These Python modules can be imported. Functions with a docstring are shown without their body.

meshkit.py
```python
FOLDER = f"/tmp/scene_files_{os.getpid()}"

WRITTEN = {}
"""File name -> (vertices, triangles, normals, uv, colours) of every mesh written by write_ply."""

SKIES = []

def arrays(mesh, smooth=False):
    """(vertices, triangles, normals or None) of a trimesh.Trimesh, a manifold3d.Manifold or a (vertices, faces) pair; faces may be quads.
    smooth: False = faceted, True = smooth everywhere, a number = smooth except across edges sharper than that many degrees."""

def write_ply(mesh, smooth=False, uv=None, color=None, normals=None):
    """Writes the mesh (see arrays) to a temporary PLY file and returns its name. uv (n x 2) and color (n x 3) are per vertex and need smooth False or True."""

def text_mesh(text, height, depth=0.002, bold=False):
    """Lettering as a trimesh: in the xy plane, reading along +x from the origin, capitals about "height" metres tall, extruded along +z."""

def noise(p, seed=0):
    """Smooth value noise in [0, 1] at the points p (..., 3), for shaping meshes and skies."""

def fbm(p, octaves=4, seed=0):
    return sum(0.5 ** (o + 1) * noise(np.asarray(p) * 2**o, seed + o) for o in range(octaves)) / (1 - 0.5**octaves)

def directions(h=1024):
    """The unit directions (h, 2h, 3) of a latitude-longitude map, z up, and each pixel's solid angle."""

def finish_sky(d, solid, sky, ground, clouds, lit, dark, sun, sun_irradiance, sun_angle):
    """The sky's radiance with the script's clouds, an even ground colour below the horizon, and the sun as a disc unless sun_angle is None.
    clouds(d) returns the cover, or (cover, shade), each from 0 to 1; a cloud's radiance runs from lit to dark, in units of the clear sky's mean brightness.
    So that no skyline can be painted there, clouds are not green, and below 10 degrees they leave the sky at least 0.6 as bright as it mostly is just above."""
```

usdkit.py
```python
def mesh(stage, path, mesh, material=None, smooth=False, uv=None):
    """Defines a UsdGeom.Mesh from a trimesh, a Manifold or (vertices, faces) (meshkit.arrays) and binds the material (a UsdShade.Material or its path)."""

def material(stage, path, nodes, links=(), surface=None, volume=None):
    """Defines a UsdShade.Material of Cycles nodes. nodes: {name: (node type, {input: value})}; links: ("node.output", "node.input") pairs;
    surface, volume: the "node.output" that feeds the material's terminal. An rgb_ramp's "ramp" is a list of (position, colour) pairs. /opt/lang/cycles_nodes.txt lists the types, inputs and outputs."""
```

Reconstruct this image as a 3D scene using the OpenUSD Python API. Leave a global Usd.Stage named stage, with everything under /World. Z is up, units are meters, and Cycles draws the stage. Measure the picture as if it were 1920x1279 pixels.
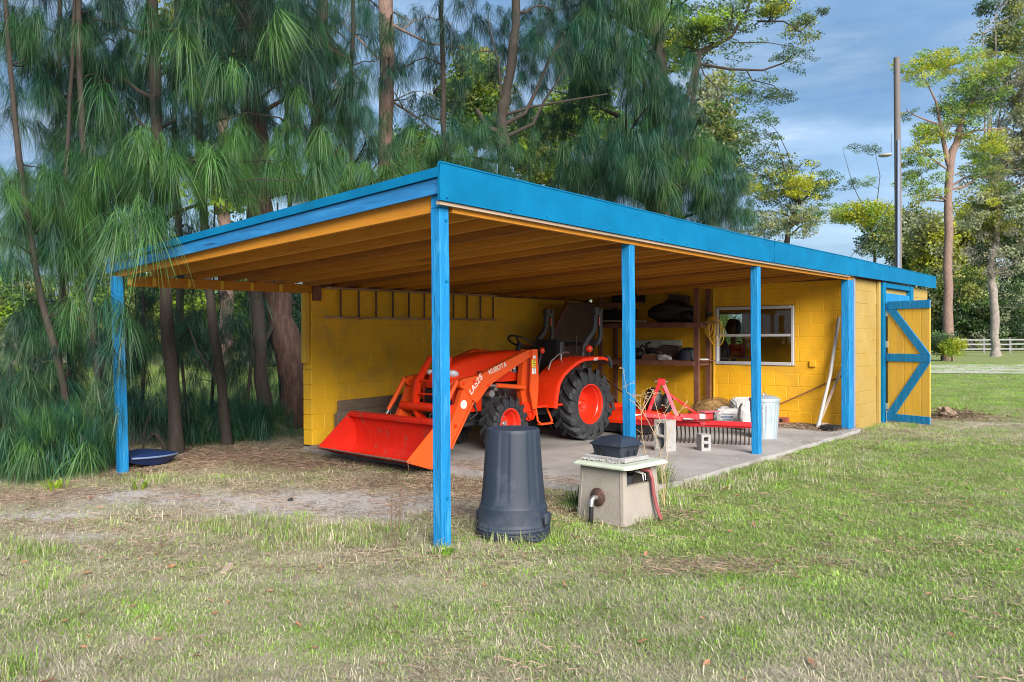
import math, random
import numpy as np, trimesh, usdkit, meshkit
from shapely.geometry import Polygon
from pxr import Usd, UsdGeom, UsdLux, UsdShade, Gf, Sdf, Vt

stage = Usd.Stage.CreateInMemory()
UsdGeom.SetStageUpAxis(stage, 'Z'); UsdGeom.SetStageMetersPerUnit(stage, 1.0)
world = UsdGeom.Xform.Define(stage, '/World'); stage.SetDefaultPrim(world.GetPrim())
L = '/World/Looks'; UsdGeom.Scope.Define(stage, L)
rng = np.random.default_rng(7)

# ---------------------------------------------------------------- camera, sky, sun, exposure
FPX, CX, CY, HORIZON, CAMZ = 1518.0, 960.0, 639.5, 630.0, 1.47
YAW = math.atan2(1280.0, FPX); PITCH = math.atan2(CY - HORIZON, FPX); ROLL = math.radians(0.2)
CAM = np.array([-4.0327, -4.0510, CAMZ])
_r = np.array([math.sin(YAW), -math.cos(YAW), 0]); _f = np.array([math.cos(YAW), math.sin(YAW), 0]); _u = np.array([0, 0, 1.0])
FWD = _f * math.cos(PITCH) - _u * math.sin(PITCH); _u2 = _u * math.cos(PITCH) + _f * math.sin(PITCH)
RIGHT = _r * math.cos(ROLL) - _u2 * math.sin(ROLL); UPV = _u2 * math.cos(ROLL) + _r * math.sin(ROLL)
EXPOSURE = 2.62
cam = UsdGeom.Camera.Define(stage, '/World/camera')
m = np.eye(4); m[0, :3] = RIGHT; m[1, :3] = UPV; m[2, :3] = -FWD; m[3, :3] = CAM
cam.AddTransformOp().Set(Gf.Matrix4d(*m.ravel().tolist()))
cam.CreateHorizontalApertureAttr(36.0); cam.CreateVerticalApertureAttr(36.0 * 682 / 1024)
cam.CreateFocalLengthAttr(36.0 * FPX / 1920); cam.CreateClippingRangeAttr(Gf.Vec2f(0.05, 5000)); cam.CreateExposureAttr(EXPOSURE)

SUN = np.array([-0.44, -0.70, 0.48]); SUN /= np.linalg.norm(SUN)
SKY_STRENGTH, SUN_INTENSITY, SUN_ANGLE = 0.05, 0.40, 38.0
sky = UsdLux.DomeLight.Define(stage, '/World/sky'); sky.CreateIntensityAttr(1.0)
sky.GetPrim().SetCustomDataByKey('kind', 'structure')
sky_mat = usdkit.material(stage, L + '/sky', {
    'sky': ('sky_texture', {'sky_type': 'single_scattering', 'sun_disc': False, 'sun_elevation': float(math.asin(SUN[2])), 'sun_rotation': float(math.atan2(SUN[0], SUN[1])), 'air_density': 1.0, 'aerosol_density': 1.2}),
    'tc': ('texture_coordinate', {}),
    'map': ('mapping', {'scale': (1.0, 1.0, 3.2), 'location': (3.1, 0.4, 0.0)}),
    'noise': ('noise_texture', {'scale': 2.6, 'detail': 7.0, 'roughness': 0.55, 'distortion': 0.3}),
    'cover': ('rgb_ramp', {'ramp': [(0.0, (0.66, 0.66, 0.66)), (0.40, (0.74, 0.74, 0.74)), (0.62, (0.95, 0.95, 0.95)), (1.0, (1, 1, 1))]}),
    'map2': ('mapping', {'scale': (1.0, 1.0, 5.0), 'location': (0.3, 2.4, 0.0)}),
    'noise2': ('noise_texture', {'scale': 3.3, 'detail': 6.0, 'roughness': 0.6}),
    'tone': ('rgb_ramp', {'ramp': [(0.25, (0.42, 0.98, 1.95)), (0.46, (0.72, 1.28, 2.10)), (0.60, (1.25, 1.78, 2.50)), (0.74, (2.5, 2.95, 3.35))]}),
    'mix': ('mix_color', {'use_clamp': False}),
    'bg': ('background_shader', {'strength': SKY_STRENGTH})},
    [('tc.generated', 'map.vector'), ('map.vector', 'noise.vector'), ('noise.fac', 'cover.fac'), ('tc.generated', 'map2.vector'), ('map2.vector', 'noise2.vector'), ('noise2.fac', 'tone.fac'),
     ('cover.color', 'mix.fac'), ('sky.color', 'mix.a'), ('tone.color', 'mix.b'), ('mix.result', 'bg.color')], surface='bg.background')
UsdShade.MaterialBindingAPI.Apply(sky.GetPrim()).Bind(sky_mat)
sun = UsdLux.DistantLight.Define(stage, '/World/sun')
sun.CreateNormalizeAttr(True); sun.CreateIntensityAttr(SUN_INTENSITY); sun.CreateAngleAttr(SUN_ANGLE); sun.CreateColorAttr(Gf.Vec3f(1.0, 0.93, 0.82))
sx = np.cross([0, 0, 1.0], SUN); sx /= np.linalg.norm(sx); sy = np.cross(SUN, sx)
m = np.eye(4); m[0, :3] = sx; m[1, :3] = sy; m[2, :3] = SUN
sun.AddTransformOp().Set(Gf.Matrix4d(*m.ravel().tolist()))


def W(px, py, depth):
    """World point at a depth (metres in front of the camera) for a pixel of the 1920-wide photograph: how measured positions were turned into places."""
    return CAM + depth * (FWD + RIGHT * (px - CX) / FPX + UPV * (CY - py) / FPX)


# ---------------------------------------------------------------- materials
def mat(name, color, rough=0.6, var=0.12, scale=5.0, color2=None, amount=0.5, soft=0.12, scale2=9.0, bump=0.0, bscale=60.0, metal=0.0, spec=0.5, stretch=(1, 1, 1), translucent=0.0, rand=0.0, obj=False, sheen=0.0, coat=0.0, crack=None):
    """Procedural paint/wood/stone: a base colour varied by noise, an optional second colour in noise patches, and fine bump."""
    n = {'geo': ('geometry', {}), 'tc': ('texture_coordinate', {}), 'map': ('mapping', {'scale': stretch}),
         'n1': ('noise_texture', {'scale': scale, 'detail': 5.0, 'roughness': 0.6}),
         'r1': ('rgb_ramp', {'ramp': [(0.25, tuple(c * (1 - var) for c in color)), (0.75, tuple(min(c * (1 + var), 1) for c in color))]}),
         'p': ('principled_bsdf', {'roughness': rough, 'metallic': metal, 'specular_ior_level': spec, 'coat_weight': coat})}
    l = [(('tc.object' if obj else 'geo.position'), 'map.vector'), ('map.vector', 'n1.vector'), ('n1.fac', 'r1.fac')]
    out = 'r1.color'
    if color2 is not None:
        n['n2'] = ('noise_texture', {'scale': scale2, 'detail': 8.0, 'roughness': 0.65, 'distortion': 0.2}); l.append(('map.vector', 'n2.vector'))
        n['r2'] = ('map_range', {'from_min': 1 - amount - soft, 'from_max': 1 - amount + soft, 'clamp': True}); l.append(('n2.fac', 'r2.value'))
        n['m2'] = ('mix_color', {'b': color2}); l += [('r2.result', 'm2.fac'), (out, 'm2.a')]
        out = 'm2.result'
    if rand:
        n['oi'] = ('object_info', {})
        n['rr'] = ('map_range', {'to_min': 1 - rand, 'to_max': 1 + rand}); l.append(('oi.random', 'rr.value'))
        n['hs'] = ('hsv', {}); l += [('rr.result', 'hs.value'), (out, 'hs.color')]
        out = 'hs.color'
    if crack:                       # long dark checks along the grain
        n['mc'] = ('mapping', {'scale': crack}); n['nc'] = ('noise_texture', {'scale': 1.0, 'detail': 3.0, 'roughness': 0.5, 'distortion': 0.4}); n['rc'] = ('map_range', {'from_min': 0.66, 'from_max': 0.72, 'to_min': 0.0, 'to_max': 0.8, 'clamp': True})
        n['cm'] = ('mix_color', {'b': tuple(c * 0.12 for c in color)}); l += [(('tc.object' if obj else 'geo.position'), 'mc.vector'), ('mc.vector', 'nc.vector'), ('nc.fac', 'rc.value'), ('rc.result', 'cm.fac'), (out, 'cm.a')]
        out = 'cm.result'
    l.append((out, 'p.base_color'))
    if bump:
        n['nb'] = ('noise_texture', {'scale': bscale, 'detail': 4.0}); n['b'] = ('bump', {'strength': bump, 'distance': 0.01})
        l += [('map.vector', 'nb.vector'), ('nb.fac', 'b.height'), ('b.normal', 'p.normal')]
    surf = 'p.BSDF'
    if translucent:
        n['t'] = ('translucent_bsdf', {}); n['mx'] = ('mix_closure', {'fac': translucent})
        l += [(out, 't.color'), ('p.BSDF', 'mx.closure1'), ('t.BSDF', 'mx.closure2')]
        surf = 'mx.closure'
    return usdkit.material(stage, f'{L}/{name}', n, l, surface=surf)


MT = {}
MT['blue'] = mat('blue_paint', (0.0005, 0.116, 0.258), 0.62, 0.16, 3.0, bump=0.2, bscale=30, spec=0.12, color2=(0.003, 0.150, 0.30), amount=0.36, soft=0.12, scale2=1.6)
MT['blue_wood'] = mat('blue_painted_wood', (0.008, 0.165, 0.395), 0.6, 0.22, 2.2, color2=(0.06, 0.28, 0.50), amount=0.36, soft=0.1, scale2=3.0, bump=0.6, bscale=9, stretch=(9, 9, 0.9), crack=(75, 75, 2.6), spec=0.2)
MT['blue_dark'] = mat('blue_side_board', (0.008, 0.13, 0.33), 0.6, 0.2, 2.0, color2=(0.03, 0.20, 0.42), amount=0.35, scale2=2.0, bump=0.3, bscale=12, stretch=(8, 0.8, 8), crack=(60, 2.0, 60))
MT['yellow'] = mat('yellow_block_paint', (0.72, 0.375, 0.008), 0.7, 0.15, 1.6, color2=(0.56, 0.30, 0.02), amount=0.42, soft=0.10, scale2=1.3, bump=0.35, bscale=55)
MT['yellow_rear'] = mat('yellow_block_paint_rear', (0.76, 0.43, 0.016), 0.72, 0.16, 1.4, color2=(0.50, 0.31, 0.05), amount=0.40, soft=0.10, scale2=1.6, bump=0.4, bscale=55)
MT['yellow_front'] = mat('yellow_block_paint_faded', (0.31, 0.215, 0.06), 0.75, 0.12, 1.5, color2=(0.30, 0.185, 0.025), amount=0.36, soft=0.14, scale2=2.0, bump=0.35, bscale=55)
MT['yellow_door'] = mat('yellow_door_boards', (0.62, 0.37, 0.04), 0.6, 0.10, 2.0, bump=0.3, bscale=9, stretch=(6, 6, 0.8), color2=(0.60, 0.42, 0.12), amount=0.34, scale2=3)
MT['yellow_door_b'] = mat('yellow_door_boards_dull', (0.56, 0.345, 0.05), 0.6, 0.10, 2.0, bump=0.3, bscale=9, stretch=(6, 6, 0.8), color2=(0.60, 0.42, 0.12), amount=0.34, scale2=3)
MT['yellow_wood'] = mat('yellow_painted_wood', (0.62, 0.39, 0.035), 0.6, 0.12, 2.0, bump=0.35, bscale=8, stretch=(9, 9, 0.8), color2=(0.55, 0.36, 0.10), amount=0.32, scale2=2.5)
MT['rafter'] = mat('rafter_paint', (0.44, 0.17, 0.005), 0.65, 0.16, 2.0, bump=0.3, bscale=9, stretch=(8, 0.8, 8), color2=(0.25, 0.11, 0.02), amount=0.34, soft=0.12, scale2=2.2)
MT['rafter_brown'] = mat('rafter_paint_brown', (0.30, 0.105, 0.006), 0.65, 0.2, 2.0, bump=0.3, bscale=9, stretch=(8, 0.8, 8), color2=(0.16, 0.06, 0.01), amount=0.40, soft=0.10, scale2=1.8)
MT['rafter_light'] = mat('rafter_paint_light', (0.50, 0.21, 0.012), 0.65, 0.16, 2.0, bump=0.3, bscale=9, stretch=(8, 0.8, 8), color2=(0.26, 0.11, 0.02), amount=0.36, soft=0.10, scale2=2.4)
MT['deck'] = mat('roof_deck_paint', (0.17, 0.055, 0.003), 0.7, 0.18, 1.6, color2=(0.13, 0.05, 0.006), amount=0.38, scale2=2.0, bump=0.2, bscale=14, stretch=(1, 3, 1))
MT['roofing'] = mat('roofing_felt', (0.10, 0.10, 0.095), 0.9, 0.2, 3, color2=(0.18, 0.12, 0.07), amount=0.45, scale2=5)
MT['raw_wood'] = mat('raw_wood', (0.34, 0.26, 0.20), 0.7, 0.2, 2.5, bump=0.3, bscale=12, stretch=(0.8, 8, 8))
MT['brown_wood'] = mat('red_brown_wood', (0.16, 0.062, 0.04), 0.65, 0.25, 2.5, color2=(0.24, 0.13, 0.09), amount=0.36, scale2=3, bump=0.3, bscale=9, stretch=(7, 1.5, 1.5))
MT['old_wood'] = mat('weathered_boards', (0.16, 0.12, 0.09), 0.8, 0.3, 2.0, bump=0.4, bscale=9, stretch=(1, 8, 8))
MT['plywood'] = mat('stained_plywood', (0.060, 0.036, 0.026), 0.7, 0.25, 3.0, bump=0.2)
MT['concrete'] = mat('concrete', (0.31, 0.30, 0.295), 0.8, 0.16, 1.5, color2=(0.19, 0.17, 0.16), amount=0.42, soft=0.14, scale2=1.1, bump=0.25, bscale=45)
MT['block_grey'] = mat('cinder_block', (0.29, 0.285, 0.285), 0.9, 0.14, 9, color2=(0.20, 0.19, 0.185), amount=0.35, scale2=12, bump=0.6, bscale=110)
MT['well'] = mat('well_box_concrete', (0.27, 0.24, 0.215), 0.85, 0.10, 3.5, color2=(0.20, 0.17, 0.145), amount=0.40, soft=0.15, scale2=3.0, bump=0.35, bscale=60)
MT['lid'] = mat('pale_lid', (0.40, 0.44, 0.36), 0.55, 0.08, 4, color2=(0.28, 0.28, 0.25), amount=0.35, scale2=7, bump=0.15)
MT['orange'] = mat('tractor_orange', (0.70, 0.032, 0.005), 0.42, 0.06, 3, color2=(0.70, 0.06, 0.010), amount=0.33, scale2=6, spec=0.35)
MT['orange_arm'] = mat('loader_orange', (0.72, 0.085, 0.012), 0.48, 0.06, 3, color2=(0.58, 0.085, 0.02), amount=0.33, scale2=6, spec=0.3)
MT['bucket_red'] = mat('bucket_orange', (0.56, 0.014, 0.003), 0.52, 0.10, 2.5, color2=(0.24, 0.085, 0.06), amount=0.37, soft=0.05, scale2=4, bump=0.2, bscale=25, stretch=(1, 2.2, 1))
MT['rim'] = mat('rim_orange', (0.66, 0.030, 0.010), 0.35, 0.05, 3, coat=0.3)
MT['rubber'] = mat('tyre_rubber', (0.022, 0.024, 0.030), 0.72, 0.25, 8, color2=(0.050, 0.048, 0.045), amount=0.38, scale2=6, bump=0.2)
MT['black'] = mat('black_plastic', (0.012, 0.012, 0.014), 0.5, 0.2, 4)
MT['dark_metal'] = mat('dark_metal', (0.035, 0.036, 0.042), 0.45, 0.25, 6, spec=0.6)
MT['rops'] = mat('grey_steel_paint', (0.032, 0.037, 0.044), 0.42, 0.12, 5, spec=0.6)
MT['steel'] = mat('bare_steel', (0.55, 0.55, 0.56), 0.35, 0.15, 6, metal=0.9)
MT['worn_edge'] = mat('worn_cutting_edge', (0.18, 0.13, 0.11), 0.5, 0.3, 7, metal=0.4)
MT['sticker_white'] = mat('white_sticker', (0.78, 0.78, 0.76), 0.4, 0.04, 4)
MT['sticker_yellow'] = mat('yellow_sticker', (0.72, 0.62, 0.03), 0.4, 0.04, 4)
MT['sticker_grey'] = mat('grey_sticker', (0.62, 0.60, 0.58), 0.4, 0.05, 4)
MT['lens'] = mat('headlight_lens', (0.72, 0.78, 0.85), 0.12, 0.05, 30, spec=0.8, coat=1.0)
MT['red_lens'] = mat('red_lens', (0.60, 0.035, 0.012), 0.2, 0.05, 5, coat=0.6)
MT['rake_red'] = mat('rake_red', (0.58, 0.012, 0.018), 0.45, 0.08, 4, color2=(0.62, 0.16, 0.20), amount=0.34, scale2=3.5)
MT['rake_pink'] = mat('sun_bleached_red', (0.60, 0.14, 0.20), 0.5, 0.15, 5, color2=(0.58, 0.03, 0.04), amount=0.38, scale2=7)
MT['tine'] = mat('spring_steel', (0.022, 0.014, 0.011), 0.75, 0.4, 14)
MT['bin'] = mat('grey_bin_plastic', (0.014, 0.023, 0.042), 0.62, 0.12, 4.0, color2=(0.055, 0.066, 0.085), amount=0.34, soft=0.12, scale2=4, bump=0.12, bscale=90)
MT['bin_lid'] = mat('bin_lid_plastic', (0.020, 0.027, 0.045), 0.5, 0.12, 5)
MT['bait'] = mat('black_box_plastic', (0.017, 0.023, 0.038), 0.42, 0.12, 5, color2=(0.05, 0.06, 0.08), amount=0.33, scale2=5)
MT['galv'] = mat('galvanised_steel', (0.42, 0.50, 0.55), 0.42, 0.12, 4, metal=0.45, color2=(0.34, 0.40, 0.45), amount=0.45, scale2=8)
MT['alu'] = mat('window_aluminium', (0.50, 0.51, 0.54), 0.45, 0.10, 4, metal=0.25)
MT['ladder'] = mat('wooden_ladder', (0.33, 0.20, 0.12), 0.65, 0.25, 3, color2=(0.50, 0.36, 0.26), amount=0.4, scale2=4, bump=0.2)
MT['rung'] = mat('ladder_rung', (0.10, 0.055, 0.035), 0.6, 0.3, 6, color2=(0.5, 0.4, 0.3), amount=0.28, scale2=14)
MT['hay'] = mat('dry_hay', (0.34, 0.20, 0.08), 0.9, 0.35, 9, rand=0.3)
MT['bag'] = mat('white_bag', (0.40, 0.40, 0.41), 0.45, 0.14, 6, color2=(0.26, 0.25, 0.25), amount=0.36, scale2=5, bump=0.5, bscale=16)
MT['bag_print'] = mat('bag_print', (0.14, 0.17, 0.26), 0.5, 0.3, 10)
MT['bag_pink'] = mat('bag_pink_print', (0.50, 0.30, 0.26), 0.5, 0.15, 10)
MT['cord'] = mat('yellow_cord', (0.75, 0.42, 0.03), 0.5, 0.1, 5)
MT['hose'] = mat('red_hose', (0.24, 0.060, 0.065), 0.5, 0.12, 5)
MT['pipe'] = mat('pvc_pipe', (0.36, 0.35, 0.345), 0.45, 0.12, 5, color2=(0.40, 0.36, 0.33), amount=0.36, scale2=7)
MT['stick'] = mat('brown_handle', (0.20, 0.085, 0.04), 0.6, 0.2, 5)
MT['brick'] = mat('red_brick', (0.26, 0.06, 0.035), 0.85, 0.25, 12, bump=0.4)
MT['rust'] = mat('rusty_iron', (0.045, 0.024, 0.020), 0.7, 0.3, 12, color2=(0.16, 0.07, 0.035), amount=0.36, scale2=18, bump=0.3)
MT['tarp'] = mat('blue_plastic', (0.008, 0.022, 0.085), 0.35, 0.15, 4)
MT['white_wood'] = mat('white_fence_paint', (0.21, 0.21, 0.22), 0.6, 0.2, 3, color2=(0.15, 0.145, 0.15), amount=0.34, scale2=4)
MT['pole'] = mat('utility_pole_wood', (0.13, 0.115, 0.115), 0.8, 0.25, 2, bump=0.4, bscale=8, stretch=(8, 8, 0.6), color2=(0.11, 0.09, 0.085), amount=0.4, scale2=2)
MT['conduit'] = mat('grey_blue_conduit', (0.15, 0.21, 0.34), 0.5, 0.08, 3)
MT['bark'] = mat('dark_bark', (0.026, 0.020, 0.016), 0.9, 0.35, 3, bump=0.9, bscale=14, stretch=(5, 5, 1.2), color2=(0.042, 0.033, 0.027), amount=0.40, scale2=4)
MT['bark_red'] = mat('red_brown_bark', (0.050, 0.025, 0.020), 0.9, 0.35, 3, bump=1.0, bscale=12, stretch=(6, 6, 1), color2=(0.10, 0.06, 0.048), amount=0.4, scale2=3)
MT['bark_pine'] = mat('plated_pine_bark', (0.19, 0.125, 0.105), 0.9, 0.3, 4, bump=1.0, bscale=10, stretch=(4, 4, 1.2), color2=(0.10, 0.06, 0.05), amount=0.42, soft=0.08, scale2=5)
MT['bark_grey'] = mat('grey_bark', (0.24, 0.21, 0.19), 0.9, 0.3, 3, bump=0.8, bscale=10, stretch=(4, 4, 1.2), color2=(0.12, 0.10, 0.09), amount=0.42, scale2=4)
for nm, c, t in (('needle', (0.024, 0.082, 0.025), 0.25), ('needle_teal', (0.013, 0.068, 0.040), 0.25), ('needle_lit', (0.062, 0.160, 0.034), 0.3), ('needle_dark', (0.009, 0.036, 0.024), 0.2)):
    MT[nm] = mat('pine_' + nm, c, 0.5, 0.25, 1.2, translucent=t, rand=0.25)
for nm, c in (('leaf', (0.065, 0.130, 0.030)), ('leaf_dark', (0.050, 0.090, 0.045)), ('leaf_yellow', (0.36, 0.38, 0.020)), ('leaf_lime', (0.20, 0.31, 0.022)), ('leaf_grey', (0.27, 0.30, 0.18)), ('leaf_olive', (0.22, 0.24, 0.055)), ('moss', (0.26, 0.25, 0.20))):
    MT[nm] = mat('tree_' + nm, c, 0.5, 0.3, 0.8, translucent=0.35, rand=0.3)
MT['grass'] = mat('green_grass', (0.195, 0.345, 0.036), 0.6, 0.35, 1.1, translucent=0.3, rand=0.35)
MT['grass_pale'] = mat('pale_grass', (0.26, 0.315, 0.115), 0.65, 0.3, 1.1, translucent=0.25, rand=0.3)
MT['grass_dry'] = mat('dry_grass', (0.36, 0.325, 0.235), 0.7, 0.3, 1.3, translucent=0.2, rand=0.3)
MT['litter'] = mat('pine_litter', (0.25, 0.175, 0.125), 0.85, 0.35, 5, rand=0.35)
MT['dead_leaf'] = mat('dead_leaves', (0.25, 0.12, 0.065), 0.7, 0.4, 6, rand=0.5)
MT['weed'] = mat('dry_weed', (0.40, 0.27, 0.15), 0.8, 0.25, 8)
MT['weed_dark'] = mat('brown_weed', (0.12, 0.08, 0.05), 0.8, 0.25, 8)
glass_nodes = {'t': ('transparent_bsdf', {'color': (0.80, 0.84, 0.84)}), 'g': ('glossy_bsdf', {'roughness': 0.03, 'color': (0.9, 0.9, 0.9)}), 'f': ('fresnel', {'IOR': 1.5}), 'm': ('mix_closure', {})}
MT['glass'] = usdkit.material(stage, L + '/window_glass', glass_nodes, [('f.fac', 'm.fac'), ('t.BSDF', 'm.closure1'), ('g.BSDF', 'm.closure2')], surface='m.closure')


# ---------------------------------------------------------------- mesh building
def _bevel_topology():
    s = np.array([(x, y, z) for x in (-1, 1) for y in (-1, 1) for z in (-1, 1)], float)
    pts = np.concatenate([s * (3, 2.8, 2.8), s * (2.8, 3, 2.8), s * (2.8, 2.8, 3)])
    h = trimesh.convex.convex_hull(pts)
    order = [int(np.argmin(np.linalg.norm(pts - v, axis=1))) for v in h.vertices]
    return s, np.array(order)[h.faces]


BS, BF = _bevel_topology()
BOXF = np.array([[0, 2, 3], [0, 3, 1], [4, 5, 7], [4, 7, 6], [0, 1, 5], [0, 5, 4], [2, 6, 7], [2, 7, 3], [0, 4, 6], [0, 6, 2], [1, 3, 7], [1, 7, 5]])


class G:
    """Collects shapes that become ONE mesh."""
    def __init__(s): s.v, s.f, s.n = [], [], 0
    def add(s, v, f):
        v = np.asarray(v, float); s.v.append(v); s.f.append(np.asarray(f, int) + s.n); s.n += len(v); return s
    def box(s, c, size, R=None, bev=0.0):
        h = np.asarray(size, float) / 2
        if bev > 0:
            b = min(bev, h.min() * 0.9)
            v, f = np.concatenate([BS * (h - np.array([0, b, b])), BS * (h - np.array([b, 0, b])), BS * (h - np.array([b, b, 0]))]), BF
        else:
            v, f = BS * h, BOXF
        if R is not None: v = v @ np.asarray(R).T
        return s.add(v + np.asarray(c, float), f)
    def bb(s, p, q, bev=0.0):
        p, q = np.minimum(p, q), np.maximum(p, q)
        return s.box((np.asarray(p) + q) / 2, np.asarray(q) - p, None, bev)
    def beam(s, a, b, w, h, up=(0, 0, 1), bev=0.004):
        """A board from a to b: h along up, w across."""
        a, b = np.asarray(a, float), np.asarray(b, float); x = b - a; ln = np.linalg.norm(x); x /= ln
        y = np.cross(up, x); y /= np.linalg.norm(y); z = np.cross(x, y)
        return s.box((a + b) / 2, (ln, w, h), np.stack([x, y, z], 1), bev)
    def tube(s, pts, r, sides=8, caps=True, flat=1.0):
        p = np.asarray(pts, float); r = np.broadcast_to(np.asarray(r, float), (len(p),))
        t = np.gradient(p, axis=0); t /= np.linalg.norm(t, axis=1, keepdims=True) + 1e-12
        ref = np.array([0, 0, 1.0]) if abs(t[0, 2]) < 0.9 else np.array([1.0, 0, 0])
        a = np.zeros_like(p); a[0] = np.cross(t[0], ref); a[0] /= np.linalg.norm(a[0])
        for i in range(1, len(p)):
            q = a[i - 1] - t[i] * (a[i - 1] @ t[i]); a[i] = q / (np.linalg.norm(q) + 1e-12)
        b = np.cross(t, a); an = np.arange(sides) * 2 * np.pi / sides
        v = p[:, None] + r[:, None, None] * (np.cos(an)[None, :, None] * a[:, None] + flat * np.sin(an)[None, :, None] * b[:, None])
        i, j = np.meshgrid(np.arange(len(p) - 1), np.arange(sides), indexing='ij'); k = (j + 1) % sides
        q = np.stack([i * sides + j, i * sides + k, (i + 1) * sides + k, (i + 1) * sides + j], -1).reshape(-1, 4)
        f = np.vstack([q[:, [0, 1, 2]], q[:, [0, 2, 3]]]); v = v.reshape(-1, 3)
        if caps:
            n = len(v); v = np.vstack([v, p[0], p[-1]]); e = (len(p) - 1) * sides; j = np.arange(sides); k = (j + 1) % sides
            f = np.vstack([f, np.stack([k, j, np.full(sides, n)], 1), np.stack([e + j, e + k, np.full(sides, n + 1)], 1)])
        return s.add(v, f)
    def lathe(s, prof, n=32, c=(0, 0, 0), R=None, wob=None):
        """prof: (radius, z) pairs."""
        prof = np.asarray(prof, float); an = np.arange(n) * 2 * np.pi / n
        rr = prof[:, 0][:, None] * (np.ones((1, n)) if wob is None else wob(an[None, :], prof[:, 1][:, None]))
        v = np.stack([rr * np.cos(an), rr * np.sin(an), np.broadcast_to(prof[:, 1][:, None], rr.shape)], -1).reshape(-1, 3)
        i, j = np.meshgrid(np.arange(len(prof) - 1), np.arange(n), indexing='ij'); k = (j + 1) % n
        q = np.stack([i * n + j, i * n + k, (i + 1) * n + k, (i + 1) * n + j], -1).reshape(-1, 4)
        if R is not None: v = v @ np.asarray(R).T
        return s.add(v + np.asarray(c, float), np.vstack([q[:, [0, 1, 2]], q[:, [0, 2, 3]]]))
    def prism(s, poly, t, c=(0, 0, 0), R=None):
        """A polygon (2d points or a shapely polygon) extruded by t along its local z, centred; R's columns are the local axes."""
        pg = poly if hasattr(poly, 'exterior') else Polygon(poly)
        e = trimesh.creation.extrude_polygon(pg, t, engine='earcut'); v = np.array(e.vertices) - (0, 0, t / 2)
        if R is not None: v = v @ np.asarray(R, float).T
        return s.add(v + np.asarray(c, float), np.array(e.faces))
    def ball(s, c, r, sub=2, disp=0.0, seed=0):
        e = trimesh.creation.icosphere(sub); v = np.array(e.vertices)
        if disp: v = v * (1 + disp * (meshkit.fbm(v * 1.7 + seed, 3, seed) - 0.5) * 2)[:, None]
        return s.add(v * np.asarray(r, float) + np.asarray(c, float), e.faces)
    def loft(s, rings, closed=True, caps=True):
        r = np.asarray(rings, float); m_, k_ = r.shape[:2]
        i, j = np.meshgrid(np.arange(m_ - 1), np.arange(k_ if closed else k_ - 1), indexing='ij'); k = (j + 1) % k_
        q = np.stack([i * k_ + j, i * k_ + k, (i + 1) * k_ + k, (i + 1) * k_ + j], -1).reshape(-1, 4)
        f = np.vstack([q[:, [0, 1, 2]], q[:, [0, 2, 3]]]); v = r.reshape(-1, 3)
        if caps and closed:
            n = len(v); v = np.vstack([v, r[0].mean(0), r[-1].mean(0)]); e = (m_ - 1) * k_; j = np.arange(k_); k = (j + 1) % k_
            f = np.vstack([f, np.stack([k, j, np.full(k_, n)], 1), np.stack([e + j, e + k, np.full(k_, n + 1)], 1)])
        return s.add(v, f)
    def mesh(s): return np.vstack(s.v), np.vstack(s.f)


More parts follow.
